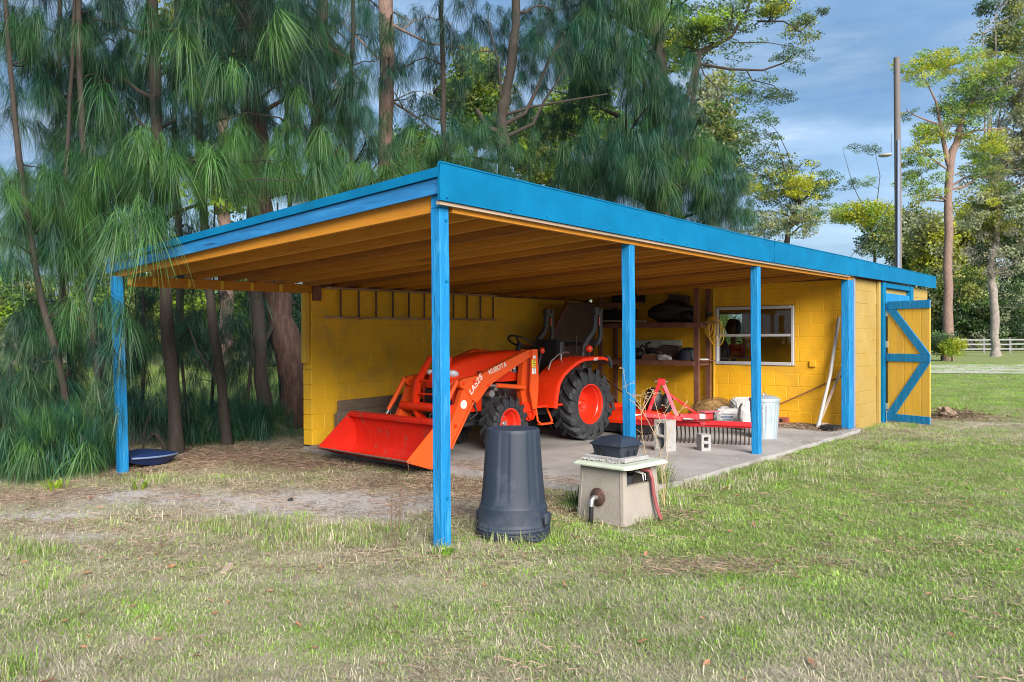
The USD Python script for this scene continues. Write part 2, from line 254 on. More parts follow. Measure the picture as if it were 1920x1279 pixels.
RX = lambda a: np.array([[1, 0, 0], [0, math.cos(a), -math.sin(a)], [0, math.sin(a), math.cos(a)]])
RY = lambda a: np.array([[math.cos(a), 0, math.sin(a)], [0, 1, 0], [-math.sin(a), 0, math.cos(a)]])
RZ = lambda a: np.array([[math.cos(a), -math.sin(a), 0], [math.sin(a), math.cos(a), 0], [0, 0, 1]])
_names = {}


def unique(path):
    k = _names.get(path, -1) + 1; _names[path] = k
    return path if k == 0 else f'{path}_{k:03d}'


def tag(p, label=None, cat=None, group=None, kind=None):
    for k, v in (('label', label), ('category', cat), ('group', group), ('kind', kind)):
        if v: p.SetCustomDataByKey(k, v)
    return p


class Thing:
    """An Xform at the thing's base; its parts are children. Parts are given in world coordinates, or in local ones where local=True."""
    def __init__(s, name, label, cat, loc=(0, 0, 0), rotz=0.0, group=None, local=False):
        s.path = unique('/World/' + name); x = UsdGeom.Xform.Define(stage, s.path)
        s.loc, s.R, s.local = np.asarray(loc, float), RZ(rotz), local
        x.AddTranslateOp().Set(Gf.Vec3d(*s.loc.tolist()))
        if rotz: x.AddRotateZOp().Set(math.degrees(rotz))
        s.prim = tag(x.GetPrim(), label, cat, group)
    def part(s, name, g, material, parent=None, smooth=False, label=None, kind=None, local=None):
        v, f = g.mesh() if isinstance(g, G) else g
        if not (s.local if local is None else local): v = (v - s.loc) @ s.R
        p = usdkit.mesh(stage, unique(f'{parent or s.path}/{name}'), (v, f), MT[material], smooth=smooth)
        tag(p.GetPrim(), label, kind=kind)
        return str(p.GetPath())
    def node(s, name, parent=None, label=None):
        p = UsdGeom.Xform.Define(stage, unique(f'{parent or s.path}/{name}')); tag(p.GetPrim(), label); return str(p.GetPath())


def single(name, g, material, label, cat, smooth=False, kind=None, group=None):
    p = usdkit.mesh(stage, unique('/World/' + name), g.mesh() if isinstance(g, G) else g, MT[material], smooth=smooth)
    tag(p.GetPrim(), label, cat, group, kind); return p


def quat_from(R):
    q = trimesh.transformations.quaternion_from_matrix(np.block([[R, np.zeros((3, 1))], [np.zeros((1, 3)), np.ones((1, 1))]])); return q


def scatter(path, protos, pos, quats, scales, idx, kind='stuff', loc=(0, 0, 0)):
    """A PointInstancer: protos is a list of (name, G, material)."""
    pi = UsdGeom.PointInstancer.Define(stage, path); targets = []
    for i, (nm, g, mt) in enumerate(protos):
        p = usdkit.mesh(stage, f'{path}/prototypes/{nm}_{i:03d}' if i else f'{path}/prototypes/{nm}', g.mesh(), MT[mt]); targets.append(p.GetPath())
    pi.CreatePrototypesRel().SetTargets(targets)
    pi.CreatePositionsAttr(Vt.Vec3fArray.FromNumpy((np.asarray(pos) - np.asarray(loc)).astype(np.float32)))
    pi.CreateOrientationsAttr(Vt.QuathArray([Gf.Quath(*map(float, q)) for q in quats]))
    sc = np.asarray(scales, np.float32); sc = np.repeat(sc[:, None], 3, 1) if sc.ndim == 1 else sc
    pi.CreateScalesAttr(Vt.Vec3fArray.FromNumpy(sc)); pi.CreateProtoIndicesAttr(Vt.IntArray.FromNumpy(np.asarray(idx, np.int32)))
    tag(pi.GetPrim(), kind=kind); return pi


def yaw_quats(n, tilt=0.0, r=rng):
    a = r.uniform(0, 2 * np.pi, n); q = np.stack([np.cos(a / 2), np.zeros(n), np.zeros(n), np.sin(a / 2)], 1)
    if tilt:
        b, t = r.uniform(0, 2 * np.pi, n), r.normal(0, tilt, n)
        p = np.stack([np.cos(t / 2), np.sin(t / 2) * np.cos(b), np.sin(t / 2) * np.sin(b), np.zeros(n)], 1)
        w1, x1, y1, z1 = p.T; w2, x2, y2, z2 = q.T
        q = np.stack([w1 * w2 - x1 * x2 - y1 * y2 - z1 * z2, w1 * x2 + x1 * w2 + y1 * z2 - z1 * y2, w1 * y2 - x1 * z2 + y1 * w2 + z1 * x2, w1 * z2 + x1 * y2 - y1 * x2 + z1 * w2], 1)
    return q


# ---------------------------------------------------------------- ground
def gp(px, py, z=-0.03):
    d = W(px, py, 1.0) - CAM; return (CAM + d * (z - CAMZ) / d[2])[:2]


def blobs(x, y, items):
    out = np.zeros(np.shape(x))
    for (px, py, rx, ry, a) in items:
        c = gp(px, py); d = np.array([x - c[0], y - c[1]])
        e = RIGHT[:2] / np.linalg.norm(RIGHT[:2]); f = _f[:2]
        q = ((d[0] * e[0] + d[1] * e[1]) / rx) ** 2 + ((d[0] * f[0] + d[1] * f[1]) / ry) ** 2
        out = np.maximum(out, a * np.exp(-q * 1.1))
    return out


SAND = [(600, 940, 1.4, 0.9, 1.15), (300, 930, 1.3, 0.5, 1.0), (80, 965, 0.8, 0.3, 0.7), (760, 1000, 0.6, 0.3, 0.6), (730, 950, 0.7, 0.6, 1.0), (450, 935, 1.0, 0.4, 0.9), (140, 1003, 0.55, 0.22, 0.8), (850, 965, 0.7, 0.5, 0.55), (1175, 990, 0.4, 0.15, 0.6), (560, 1165, 0.25, 0.12, 0.5), (1900, 1000, 0.8, 0.25, 0.55), (100, 1250, 0.3, 0.12, 0.4), (580, 1090, 0.3, 0.12, 0.5), (1850, 795, 2.0, 0.5, 0.5), (380, 1150, 0.3, 0.1, 0.4), (1480, 812, 1.0, 0.5, 0.3)]
LITTER = [(620, 868, 2.0, 0.55, 1.0), (850, 905, 1.6, 1.1, 0.75), (300, 868, 2.2, 0.9, 0.8), (40, 930, 1.0, 0.4, 0.7), (450, 855, 2.2, 1.2, 0.9), (900, 960, 0.7, 0.4, 0.6), (1330, 1060, 0.6, 0.25, 0.55), (1120, 960, 0.8, 0.3, 0.6), (1790, 785, 0.8, 0.5, 0.8), (150, 980, 0.8, 0.25, 0.35)]
GREEN = [(1650, 980, 3.0, 1.6, 1.15), (1400, 960, 2.0, 1.0, 1.0), (1900, 1050, 2.0, 0.9, 0.9), (1750, 900, 4.0, 2.2, 1.0), (1500, 1080, 1.6, 0.6, 0.7), (1850, 1180, 1.0, 0.5, 0.7), (1500, 900, 3.0, 1.6, 1.0), (1300, 960, 1.2, 0.5, 0.9), (1750, 1000, 2.2, 1.6, 0.85), (1250, 1000, 0.9, 0.25, 0.75), (1800, 850, 3.5, 1.6, 0.9), (1650, 1150, 1.2, 0.5, 0.7), (500, 970, 0.7, 0.2, 0.5), (650, 1180, 0.9, 0.35, 0.45), (300, 1150, 0.8, 0.3, 0.4), (1000, 1150, 0.8, 0.25, 0.4), (1450, 1020, 1.5, 0.5, 0.7), (560, 930, 0.4, 0.15, 0.4), (1300, 1200, 0.9, 0.3, 0.5), (100, 1170, 0.6, 0.25, 0.45)]


def cover(x, y):
    p = np.stack([x, y, np.zeros_like(x)], -1)
    n1, n2, n3 = (meshkit.fbm(p * s, 4, k) - 0.5 for s, k in ((0.9, 3), (1.3, 9), (0.7, 21)))
    sand = blobs(x, y, SAND) + n1 * 0.5
    litter = blobs(x, y, LITTER) + n2 * 0.5
    shed = np.where((x > 2.0) & (x < 9.2) & (y > -0.1) & (y < 5.2), 1.0, 0.0)
    depth = (x - CAM[0]) * _f[0] + (y - CAM[1]) * _f[1]
    side = (x - CAM[0]) * _r[0] + (y - CAM[1]) * _r[1]
    green = np.maximum(blobs(x, y, GREEN), np.clip((depth - 11) / 6, 0, 1) * 0.95) + n3 * 0.7 + 0.10
    green = green * (1 - np.clip(litter * 1.2, 0, 1)) * (1 - np.clip(sand * 1.3 - 0.2, 0, 1))
    return np.clip(sand, 0, 1), np.clip(np.maximum(litter, 0), 0, 1) * (1 - shed * 0.5), np.clip(green, 0, 1)


def gz(x, y):
    p = np.stack([np.asarray(x, float), np.asarray(y, float), np.zeros_like(np.asarray(x, float))], -1)
    return -0.04 + 0.035 * (meshkit.fbm(p * 0.6, 3, 5) - 0.5) + 0.022 * (meshkit.fbm(p * 3.1, 3, 8) - 0.5)


def axis(a, b, step, far):
    out = np.arange(a, b + 1e-6, step); g = np.cumsum(step * 1.22 ** np.arange(1, 60)); g = g[g < far]
    return np.concatenate([(a - g)[::-1], out, b + g])


gx_, gy_ = axis(-7, 15, 0.11, 2500), axis(-6.5, 8, 0.11, 2500)
XX, YY = np.meshgrid(gx_, gy_, indexing='ij'); ZZ = gz(XX, YY)
under = (XX > 2.30) & (XX < 13.8) & (YY > -0.02) & (YY < 5.05); ZZ = np.where(under, -0.12, ZZ)
i, j = np.meshgrid(np.arange(len(gx_) - 1), np.arange(len(gy_) - 1), indexing='ij'); k = len(gy_)
q = np.stack([i * k + j, (i + 1) * k + j, (i + 1) * k + j + 1, i * k + j + 1], -1).reshape(-1, 4)
gv = np.stack([XX, YY, ZZ], -1).reshape(-1, 3); gf = np.vstack([q[:, [0, 1, 2]], q[:, [0, 2, 3]]])
MT['ground'] = usdkit.material(stage, L + '/ground_soil', {
    'geo': ('geometry', {}), 'cov': ('attribute', {'attribute': 'cover'}), 'sep': ('separate_xyz', {}),
    'n1': ('noise_texture', {'scale': 3.0, 'detail': 8.0, 'roughness': 0.65}), 'n2': ('noise_texture', {'scale': 38.0, 'detail': 6.0, 'roughness': 0.7}), 'n3': ('noise_texture', {'scale': 9.0, 'detail': 8.0, 'roughness': 0.7, 'distortion': 0.4}),
    'base': ('rgb_ramp', {'ramp': [(0.3, (0.19, 0.155, 0.115)), (0.55, (0.34, 0.295, 0.225)), (0.75, (0.44, 0.40, 0.34))]}),
    'sandc': ('rgb_ramp', {'ramp': [(0.3, (0.26, 0.235, 0.225)), (0.6, (0.42, 0.39, 0.38)), (0.8, (0.50, 0.47, 0.46))]}),
    'litc': ('rgb_ramp', {'ramp': [(0.3, (0.10, 0.064, 0.046)), (0.5, (0.25, 0.165, 0.118)), (0.72, (0.38, 0.29, 0.22))]}),
    'grc': ('rgb_ramp', {'ramp': [(0.3, (0.095, 0.130, 0.040)), (0.55, (0.20, 0.235, 0.085)), (0.78, (0.34, 0.34, 0.17))]}),
    'a1': ('math', {'math_type': 'multiply_add', 'value2': 1.1, 'value3': -0.55}), 'a2': ('math', {'math_type': 'multiply_add', 'value2': 0.9, 'value3': -0.45}),
    's1': ('math', {'math_type': 'add'}), 's2': ('math', {'math_type': 'add'}), 's3': ('math', {'math_type': 'add'}),
    'f1': ('map_range', {'from_min': 0.30, 'from_max': 0.75, 'clamp': True}), 'f2': ('map_range', {'from_min': 0.25, 'from_max': 0.70, 'clamp': True}), 'f3': ('map_range', {'from_min': 0.15, 'from_max': 0.75, 'clamp': True}),
    'm1': ('mix_color', {}), 'm2': ('mix_color', {}), 'm3': ('mix_color', {}),
    'b': ('bump', {'strength': 0.6, 'distance': 0.02}), 'p': ('principled_bsdf', {'roughness': 0.95, 'specular_ior_level': 0.15})},
    [('cov.vector', 'sep.vector'), ('geo.position', 'n1.vector'), ('geo.position', 'n2.vector'), ('geo.position', 'n3.vector'),
     ('n2.fac', 'base.fac'), ('n2.fac', 'sandc.fac'), ('n2.fac', 'litc.fac'), ('n2.fac', 'grc.fac'),
     ('n1.fac', 'a1.value1'), ('n3.fac', 'a2.value1'), ('sep.x', 's1.value1'), ('a2.result' if False else 'a2.value', 's1.value2'), ('sep.y', 's2.value1'), ('a2.value', 's2.value2'), ('sep.z', 's3.value1'), ('a1.value', 's3.value2'),
     ('s1.value', 'f1.value'), ('s2.value', 'f2.value'), ('s3.value', 'f3.value'),
     ('base.color', 'm1.a'), ('grc.color', 'm1.b'), ('f3.result', 'm1.fac'), ('m1.result', 'm2.a'), ('litc.color', 'm2.b'), ('f2.result', 'm2.fac'), ('m2.result', 'm3.a'), ('sandc.color', 'm3.b'), ('f1.result', 'm3.fac'),
     ('m3.result', 'p.base_color'), ('n2.fac', 'b.height'), ('b.normal', 'p.normal')], surface='p.BSDF')
gm = usdkit.mesh(stage, '/World/ground', (gv, gf), MT['ground'], smooth=True); tag(gm.GetPrim(), 'sandy lawn and bare soil around the shed', 'ground', kind='structure')
cv = np.stack(cover(gv[:, 0], gv[:, 1]), 1)
UsdGeom.PrimvarsAPI(gm).CreatePrimvar('cover', Sdf.ValueTypeNames.Vector3fArray, 'vertex').Set(Vt.Vec3fArray.FromNumpy(cv.astype(np.float32)))

# concrete slab under the carport: a slightly ragged front edge
ex = np.arange(2.34, 9.01, 0.12); ey = -0.13 + 0.05 * (meshkit.noise(np.stack([ex * 2.3, ex * 0, ex * 0], -1), 4) - 0.5)
poly = [(x, y) for x, y in zip(ex, ey)] + [(9.02, -0.10), (9.02, 4.93), (2.34, 4.93)]
g = G().prism(poly, 0.15, (0, 0, -0.055))
single('concrete_slab', g, 'concrete', 'grey stained concrete floor slab under the carport roof', 'floor', kind='structure')
g = G().bb((9.26, 0.27, -0.13), (13.6, 4.93, 0.015)); single('store_floor', g, 'concrete', 'concrete floor inside the closed store room', 'floor', kind='structure')

# sandy drive crossing behind, right of the shed, and a pale sandy bank beyond the left trees
def strip(near, far, n=40):
    c = []
    for a, b in zip(near, far):
        c.append((*gp(*a), -0.012)); c.append((*gp(*b), -0.012))
    f = [];
    for t in range(len(near) - 1):
        f += [[2 * t, 2 * t + 2, 2 * t + 3], [2 * t, 2 * t + 3, 2 * t + 1]]
    return np.array(c), np.array(f)
MT['drive'] = mat('pale_sand_track', (0.40, 0.39, 0.345), 0.9, 0.12, 1.2, color2=(0.40, 0.38, 0.24), amount=0.34, scale2=0.7)
xs_ = np.arange(1480, 3600, 14); jt = lambda k_: 1.1 * (meshkit.fbm(np.stack([xs_ / 40, xs_ * 0 + k_, xs_ * 0], 1), 4, 3) - 0.5) * 2
near_ = list(zip(xs_, np.interp(xs_, (1480, 1800, 1920, 3600), (697, 701, 701, 690)) + jt(1))); far_ = list(zip(xs_, np.interp(xs_, (1480, 1800, 1920, 3600), (686.5, 684, 683, 680)) + 0.6 * jt(5)))
v, f = strip(near_, far_)
single('driveway', (v, f), 'drive', 'pale sandy driveway across the lawn at the right', 'driveway', kind='structure')

# ---------------------------------------------------------------- the shed
def block_wall(t, name, mt, o, along, normal, length, courses, openings=(), top=None, cut=None, depth=0.19, start=0, z0=0.015, seed=1, end=True, label=None):
    """Courses of chamfered blocks, each a mesh of its own, over a recessed core. openings: (a0, a1, z0, z1)."""
    node = t.node(name, label=label); r = np.random.default_rng(seed)
    o, a, n = np.asarray(o, float), np.asarray(along, float), np.asarray(normal, float); R = np.stack([a, -n, (0, 0, 1)], 1)
    if np.linalg.det(R) < 0: pass
    rest = G()
    H, WB, gap, ch = 0.2032, 0.406, 0.004, 0.0065
    for c in range(courses):
        zlo, zhi = z0 + c * H, z0 + (c + 1) * H
        if top is not None: zhi = min(zhi, top)
        if zhi - zlo < 0.04: continue
        x = -(WB / 2 if (c + start) % 2 else 0.0)
        while x < length - 0.02:
            segs = [(max(x, 0), min(x + WB, length))]; x += WB
            for (a0, a1, b0, b1) in openings:
                if zlo < b1 - 0.03 and zhi > b0 + 0.03:
                    segs = [s for lo, hi in segs for s in ((lo, min(hi, a0)), (max(lo, a1), hi)) if s[1] - s[0] > 0.03]
            for lo, hi in segs:
                h0, h1 = zlo, zhi
                for (a0, a1, b0, b1) in openings:
                    if lo < a1 and hi > a0:
                        if h0 < b1 < h1: h0 = b1
                        if h0 < b0 < h1: h1 = b0
                g = G(); w, h = hi - lo - gap, h1 - h0 - gap; e = r.normal(0, 0.0018)
                ctr = o + a * (lo + hi) / 2 + np.array([0, 0, (h0 + h1) / 2]) - n * (depth / 2 - e)
                g.box(ctr, (w, depth, h), R, ch)
                if cut is not None and lo > cut: rest.box(ctr, (w, depth, h), R, ch)
                else: t.part('block', g, mt, node)
    if rest.v: t.part('hidden_blocks', rest, mt, node, kind='stuff')
    core = G()
    segs = [(0.02, length - 0.02, z0, (top or z0 + courses * H) - 0.015)]
    for (a0, a1, b0, b1) in openings:
        out = []
        for (l, h, u, w_) in segs:
            if l < a0 and h > a1: out += [(l, a0 - 0.01, u, w_), (a1 + 0.01, h, u, w_)] + ([(a0 - 0.01, a1 + 0.01, u, b0 - 0.01)] if b0 > u + 0.05 else []) + ([(a0 - 0.01, a1 + 0.01, b1 + 0.01, w_)] if w_ > b1 + 0.05 else [])
            else: out.append((l, h, u, w_))
        segs = out
    for (l, h, u, w_) in segs:
        core.box(o + a * (l + h) / 2 + np.array([0, 0, (u + w_) / 2]) - n * depth / 2, (h - l, depth - 0.008, w_ - u), R)
    t.part('mortar', core, mt, node)
    return node


shed = Thing('open_shed', 'yellow block shed with open carport, blue posts and deep blue roof edge', 'shed', (0, 0, 0))
FX = np.array([-0.07, 2.05, 4.82, 8.63, 13.98]); FT = np.array([2.679, 2.660, 2.634, 2.645, 2.636]); FB = np.array([2.413, 2.392, 2.368, 2.371, 2.398])
ftop, fbot = (lambda x: np.interp(x, FX, FT)), (lambda x: np.interp(x, FX, FB))
zb = lambda y: 2.355 - 0.043 * y            # underside of the rafters
for i_, (a, b) in enumerate(((-0.07, 5.75), (5.75, 8.63), (8.63, 10.72), (10.72, 13.98))):
    xs = np.linspace(a + 0.001, b - 0.001, 14); rings = []
    o_ = 0.0015 * (i_ % 2)
    for x in xs:
        t_, b_ = ftop(x), fbot(x); w_ = 0.0035 * (meshkit.noise([[x * 1.1, 3.0, 1.0]])[0] - 0.5)
        y0 = -0.062 - o_ + w_
        rings.append([(x, y0, b_ + 0.006), (x, y0 - 0.004, b_), (x, y0 + 0.012, b_), (x, -0.04, b_ + 0.004), (x, -0.04, t_), (x, y0 - 0.006, t_ + 0.003), (x, y0 - 0.006, t_ - 0.006), (x, y0, t_ - 0.012)])
    node = shed.part('fascia_panel', G().loft(rings), 'blue')
    for xs_ in (0.0, 0.69, 1.14, 1.6, 2.06, 2.54, 3.0, 3.5, 4.0, 4.5, 5.05, 5.7, 6.5, 7.3, 8.2):
        if a <= xs_ < b: shed.part('screw', G().lathe([(0.011, 0), (0.011, 0.003), (0.006, 0.008), (0.0, 0.009)], 8, (xs_, -0.063 - o_, fbot(xs_) + 0.030), RX(math.pi / 2)), 'blue', node, smooth=30)
for a, b in ((-0.055, 2.50), (2.50, 5.44), (5.44, 8.70)):
    xs = np.linspace(a, b - 0.004, 8)
    shed.part('wood_strip', G().loft([[(x, -0.046, fbot(x) - 0.026), (x, -0.012, fbot(x) - 0.026), (x, -0.012, fbot(x) - 0.002), (x, -0.046, fbot(x) - 0.002)] for x in xs]), 'raw_wood')
xs = np.linspace(0.11, 9.03, 20)
shed.part('header_board', G().loft([[(x, -0.008, fbot(x) - 0.062), (x, 0.032, fbot(x) - 0.062), (x, 0.032, fbot(x) + 0.08), (x, -0.008, fbot(x) + 0.08)] for x in xs]), 'rafter')
# side edge: two boards stepped like the photograph's
zs = lambda y, z: z - 0.0545 * (y + 0.03)
for nm, x0, x1, z0, z1, mt in (('side_upper_board', -0.066, -0.046, 2.578, 2.645, 'blue'), ('side_lower_board', -0.045, -0.020, 2.468, 2.574, 'blue_dark')):
    ys = np.linspace(-0.038, 5.22, 12)
    shed.part(nm, G().loft([[(x0, y, zs(y, z0)), (x1, y, zs(y, z0)), (x1, y, zs(y, z1)), (x0, y, zs(y, z1))] for y in ys]), mt)
# roof: decking seen from below and felt above
g = G().loft([[(-0.018, y, zb(y) + 0.152), (13.93, y, zb(y) + 0.152), (13.93, y, zb(y) + 0.166), (-0.018, y, zb(y) + 0.166)] for y in np.linspace(-0.035, 5.3, 6)]); shed.part('roof_deck', g, 'deck')
g = G().loft([[(-0.044, y, zs(y, 2.60) + 0.0), (13.93, y, zs(y, 2.60)), (13.93, y, zs(y, 2.632)), (-0.044, y, zs(y, 2.632))] for y in np.linspace(-0.035, 5.3, 6)]); shed.part('roof_covering', g, 'roofing')
for k_ in range(23):
    x = 0.03 + 0.41 * k_ + rng.normal(0, 0.008); ys = (0.036, 5.12)
    if x > 8.98: continue
    sag = rng.normal(0, 0.004)
    shed.part('rafter', G().loft([[(x - 0.019, y, zb(y) + s_), (x + 0.019, y, zb(y) + s_), (x + 0.019, y, zb(y) + 0.150), (x - 0.019, y, zb(y) + 0.150)] for y, s_ in ((ys[0], 0), (2.5, sag), (ys[1], 0))]), ('rafter', 'rafter_brown', 'rafter', 'rafter_light')[k_ * 7 % 4])
# posts
for (x, y, top, bot, dx, w_, mt) in ((0.0, 0.0, 2.372, -0.10, 0.010, 0.094, 'blue_wood'), (2.50, 0.0, 2.330, -0.06, 0.012, 0.094, 'blue_wood'), (5.41, 0.0, 2.305, -0.03, 0.016, 0.094, 'blue_wood'), (8.73, -0.02, 2.308, -0.05, 0.0, 0.12, 'blue_wood'), (-0.02, 4.99, 2.14, -0.08, 0.04, 0.10, 'blue_wood')):
    pts = [np.array([(x - dx, y, top)]), np.array([(x + dx * 0.3, y, bot)])]
    rings = []
    for tt in np.linspace(0, 1, 9):
        p = np.array([x - dx * (1 - tt) + 0.3 * dx * tt, y, top + (bot - top) * tt]) + np.array([*rng.normal(0, 0.0012, 2), 0]); c_ = 0.006
        rings.append([p + np.array([u * w_ , v_ * w_, 0]) for u, v_ in ((c_ / w_, 0), (1 - c_ / w_, 0), (1, c_ / w_), (1, 1 - c_ / w_), (1 - c_ / w_, 1), (c_ / w_, 1), (0, 1 - c_ / w_), (0, c_ / w_))])
    shed.part('post', G().loft(rings[::-1]), mt)
shed.part('post_top_block', G().bb((-0.012, 0.0, 2.374), (0.080, 0.088, 2.464), 0.004), 'blue_wood')
for k_, (z, d) in enumerate(((1.86, 0), (0.32, 0), (2.29, 1))):
    shed.part('bolt', G().lathe([(0.012, 0), (0.012, 0.004), (0.0, 0.008)], 8, (0.05, -0.0015, z), RX(math.pi / 2)), 'blue', smooth=30)
# rear beam with the joist blocks, and the yellow board hanging on its end
shed.part('rear_beam', G().beam((0.085, 4.965, 2.092), (2.50, 4.965, 2.105), 0.05, 0.115), 'rafter')
for x in (0.06, 0.335, 0.75, 1.165, 1.575, 1.99): shed.part('joist_block', G().bb((x, 4.915, 2.05), (x + 0.04, 4.939, 2.145), 0.003), 'yellow_wood')
shed.part('hanging_board', G().bb((2.385, 4.96, 1.12), (2.475, 5.03, 2.06), 0.006), 'yellow_wood')
shed.part('wall_post', G().bb((2.50, 4.86, 1.95), (2.60, 4.944, 2.14), 0.005), 'brown_wood')
# block walls: behind the tractor, the window wall of the store, its front
WIN = (0.95, 2.34, 0.965, 1.957)
block_wall(shed, 'rear_wall', 'yellow_rear', (2.49, 4.945, 0), (1, 0, 0), (0, -1, 0), 6.56, 11, top=2.132, cut=4.85, seed=3)
block_wall(shed, 'window_wall', 'yellow', (9.05, 0.06, 0), (0, 1, 0), (-1, 0, 0), 4.88, 12, openings=[(WIN[0] - 0.06, WIN[1] - 0.06, WIN[2], WIN[3])], top=2.34, seed=4, start=1, cut=3.2)
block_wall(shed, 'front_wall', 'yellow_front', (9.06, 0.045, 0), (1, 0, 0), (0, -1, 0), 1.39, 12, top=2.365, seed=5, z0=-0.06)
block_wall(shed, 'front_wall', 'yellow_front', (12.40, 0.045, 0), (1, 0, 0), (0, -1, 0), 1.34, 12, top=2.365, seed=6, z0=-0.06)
shed.part('store_rear_wall', G().bb((9.26, 4.945, -0.05), (13.74, 5.13, 2.13)), 'yellow')
g = G()
for (y0, y1, z0, z1) in ((0.25, 3.85, -0.05, 2.3), (3.85, 4.60, -0.05, 0.98), (3.85, 4.60, 1.99, 2.2), (4.60, 4.944, -0.05, 2.14)): g.bb((13.55, y0, z0), (13.74, y1, z1))
shed.part('store_end_wall', g, 'yellow')
far_win = shed.node('end_window')
g = G()
for (y0, y1, z0, z1) in ((3.85, 3.89, 0.98, 1.99), (4.56, 4.60, 0.98, 1.99), (3.89, 4.56, 0.98, 1.02), (3.89, 4.56, 1.95, 1.99), (3.89, 4.56, 1.455, 1.495)): g.bb((13.58, y0 + 0.001, z0 + 0.001), (13.62, y1 - 0.001, z1 - 0.001))
shed.part('frame', g, 'alu', far_win); shed.part('pane', G().bb((13.598, 3.89, 1.02), (13.602, 4.56, 1.95)), 'glass', far_win)
shed.part('wall_plate', G().bb((2.52, 4.99, 2.134), (9.04, 5.03, 2.288)), 'brown_wood')
# the window in the wall
win = shed.node('window')
y0, y1, z0, z1 = WIN
for nm, a, b in (('side_frame', (y0, z0), (y0 + 0.05, z1)), ('side_frame', (y1 - 0.05, z0), (y1, z1)), ('top_frame', (y0 + 0.051, z1 - 0.05), (y1 - 0.051, z1)), ('sill', (y0 + 0.051, z0), (y1 - 0.051, z0 + 0.055)), ('meeting_rail', (y0 + 0.051, 1.445), (y1 - 0.051, 1.488))):
    shed.part(nm, G().bb((9.036 if nm != 'meeting_rail' else 9.045, a[0], a[1]), (9.12, b[0], b[1]), 0.006), 'alu', win)
shed.part('pane', G().bb((9.098, y0 + 0.045, z0 + 0.05), (9.102, y1 - 0.045, 1.45)), 'glass', win)
shed.part('pane', G().bb((9.078, y0 + 0.045, 1.484), (9.082, y1 - 0.045, z1 - 0.045)), 'glass', win)
shed.part('wall_trim', G().bb((9.02, 2.345, 0.015), (9.047, 2.375, 2.33), 0.003), 'yellow_wood')
shed.part('outlet_box', G().bb((9.012, 0.59, 0.955), (9.047, 0.695, 1.06), 0.008), 'yellow')
# blue corner board, door frame, the panel over the door
shed.part('corner_board', G().bb((8.90, -0.01, -0.05), (8.96, 0.03, 2.335), 0.004), 'blue_wood')
shed.part('corner_strip', G().bb((9.005, -0.012, -0.05), (9.055, 0.04, 2.355), 0.004), 'conduit')
shed.part('wall_edge_strip', G().bb((10.34, 0.000, -0.05), (10.44, 0.043, 2.362), 0.004), 'yellow_front')
shed.part('door_jamb', G().bb((10.47, -0.035, -0.05), (10.62, 0.12, 2.362), 0.005), 'blue')
shed.part('door_jamb', G().bb((12.22, -0.035, -0.05), (12.38, 0.12, 2.362), 0.005), 'blue')
shed.part('lintel_board', G().bb((10.63, -0.02, 2.275), (12.21, 0.08, 2.362), 0.004), 'blue')
shed.part('over_door_panel', G().bb((10.63, -0.01, 1.99), (12.21, 0.08, 2.185), 0.004), 'blue_wood')
shed.part('over_door_board', G().bb((10.63, 0.05, 2.188), (12.21, 0.075, 2.272), 0.003), 'yellow_front')
# the open door leaf
HP = np.array([10.60, -0.045, 0]); FE = np.array([10.30, -0.80, 0]); du = FE - HP; dl = np.linalg.norm(du); du /= dl
dn = np.array([du[1], -du[0], 0]);  dn = dn if dn[0] < 0 else -dn      # face that looks at the camera
door = shed.node('door'); Rd = np.stack([du, -dn, (0, 0, 1)], 1)
def dpart(nm, u0, u1, z0, z1, t0, t1, mt, bev=0.004):
    c = HP + du * (u0 + u1) / 2 + dn * (t0 + t1) / 2 + np.array([0, 0, (z0 + z1) / 2])
    shed.part(nm, G().box(c, (u1 - u0, abs(t1 - t0), z1 - z0), Rd, bev), mt, door)
zB, zT = 0.015, 2.03
for k_ in range(5): dpart('plank', 0.035 + k_ * (dl - 0.035) / 5 + 0.0025, 0.035 + (k_ + 1) * (dl - 0.035) / 5 - 0.0025, zB + 0.02, zT - 0.01, 0.0, 0.022, ('yellow_door', 'yellow_door_b', 'yellow_door', 'yellow_door', 'yellow_door_b')[k_], 0.003)
for (z0, z1) in ((zB, zB + 0.125), (1.02, 1.15), (zT - 0.135, zT)): dpart('rail', 0.03, dl + 0.012, z0, z1, 0.023, 0.045, 'blue_wood')
def brace(za, zb_, ua, ub):
    w_ = 0.165; poly = [(ua, za), (ua + w_, za), (ub, zb_), (ub - w_, zb_)]
    R = np.stack([du, (0, 0, 1), np.cross(du, (0, 0, 1))], 1)
    shed.part('brace', G().prism(poly, 0.022, HP + dn * 0.034, R), 'blue_wood', door)
brace(zT - 0.138, 1.153, 0.035, dl + 0.01); brace(zB + 0.128, 1.017, 0.035, dl + 0.01)
for z in (0.20, 1.25, 1.78): dpart('hinge', -0.01, 0.05, z, z + 0.11, 0.022, 0.030, 'lid', 0.002)

# ---------------------------------------------------------------- the tractor (local axes: x forward, y to its left, z up)
TRL = dict(loc=(5.0, 3.03, 0.02), rotz=math.atan2(0.0555, -0.9985), local=True)
tr = Thing('compact_tractor', 'orange compact tractor with front loader parked under the carport', 'tractor', **TRL)
AXY = np.stack([(1, 0, 0), (0, 0, 1), (0, -1, 0)], 1)       # polygon (x, z) extruded along y


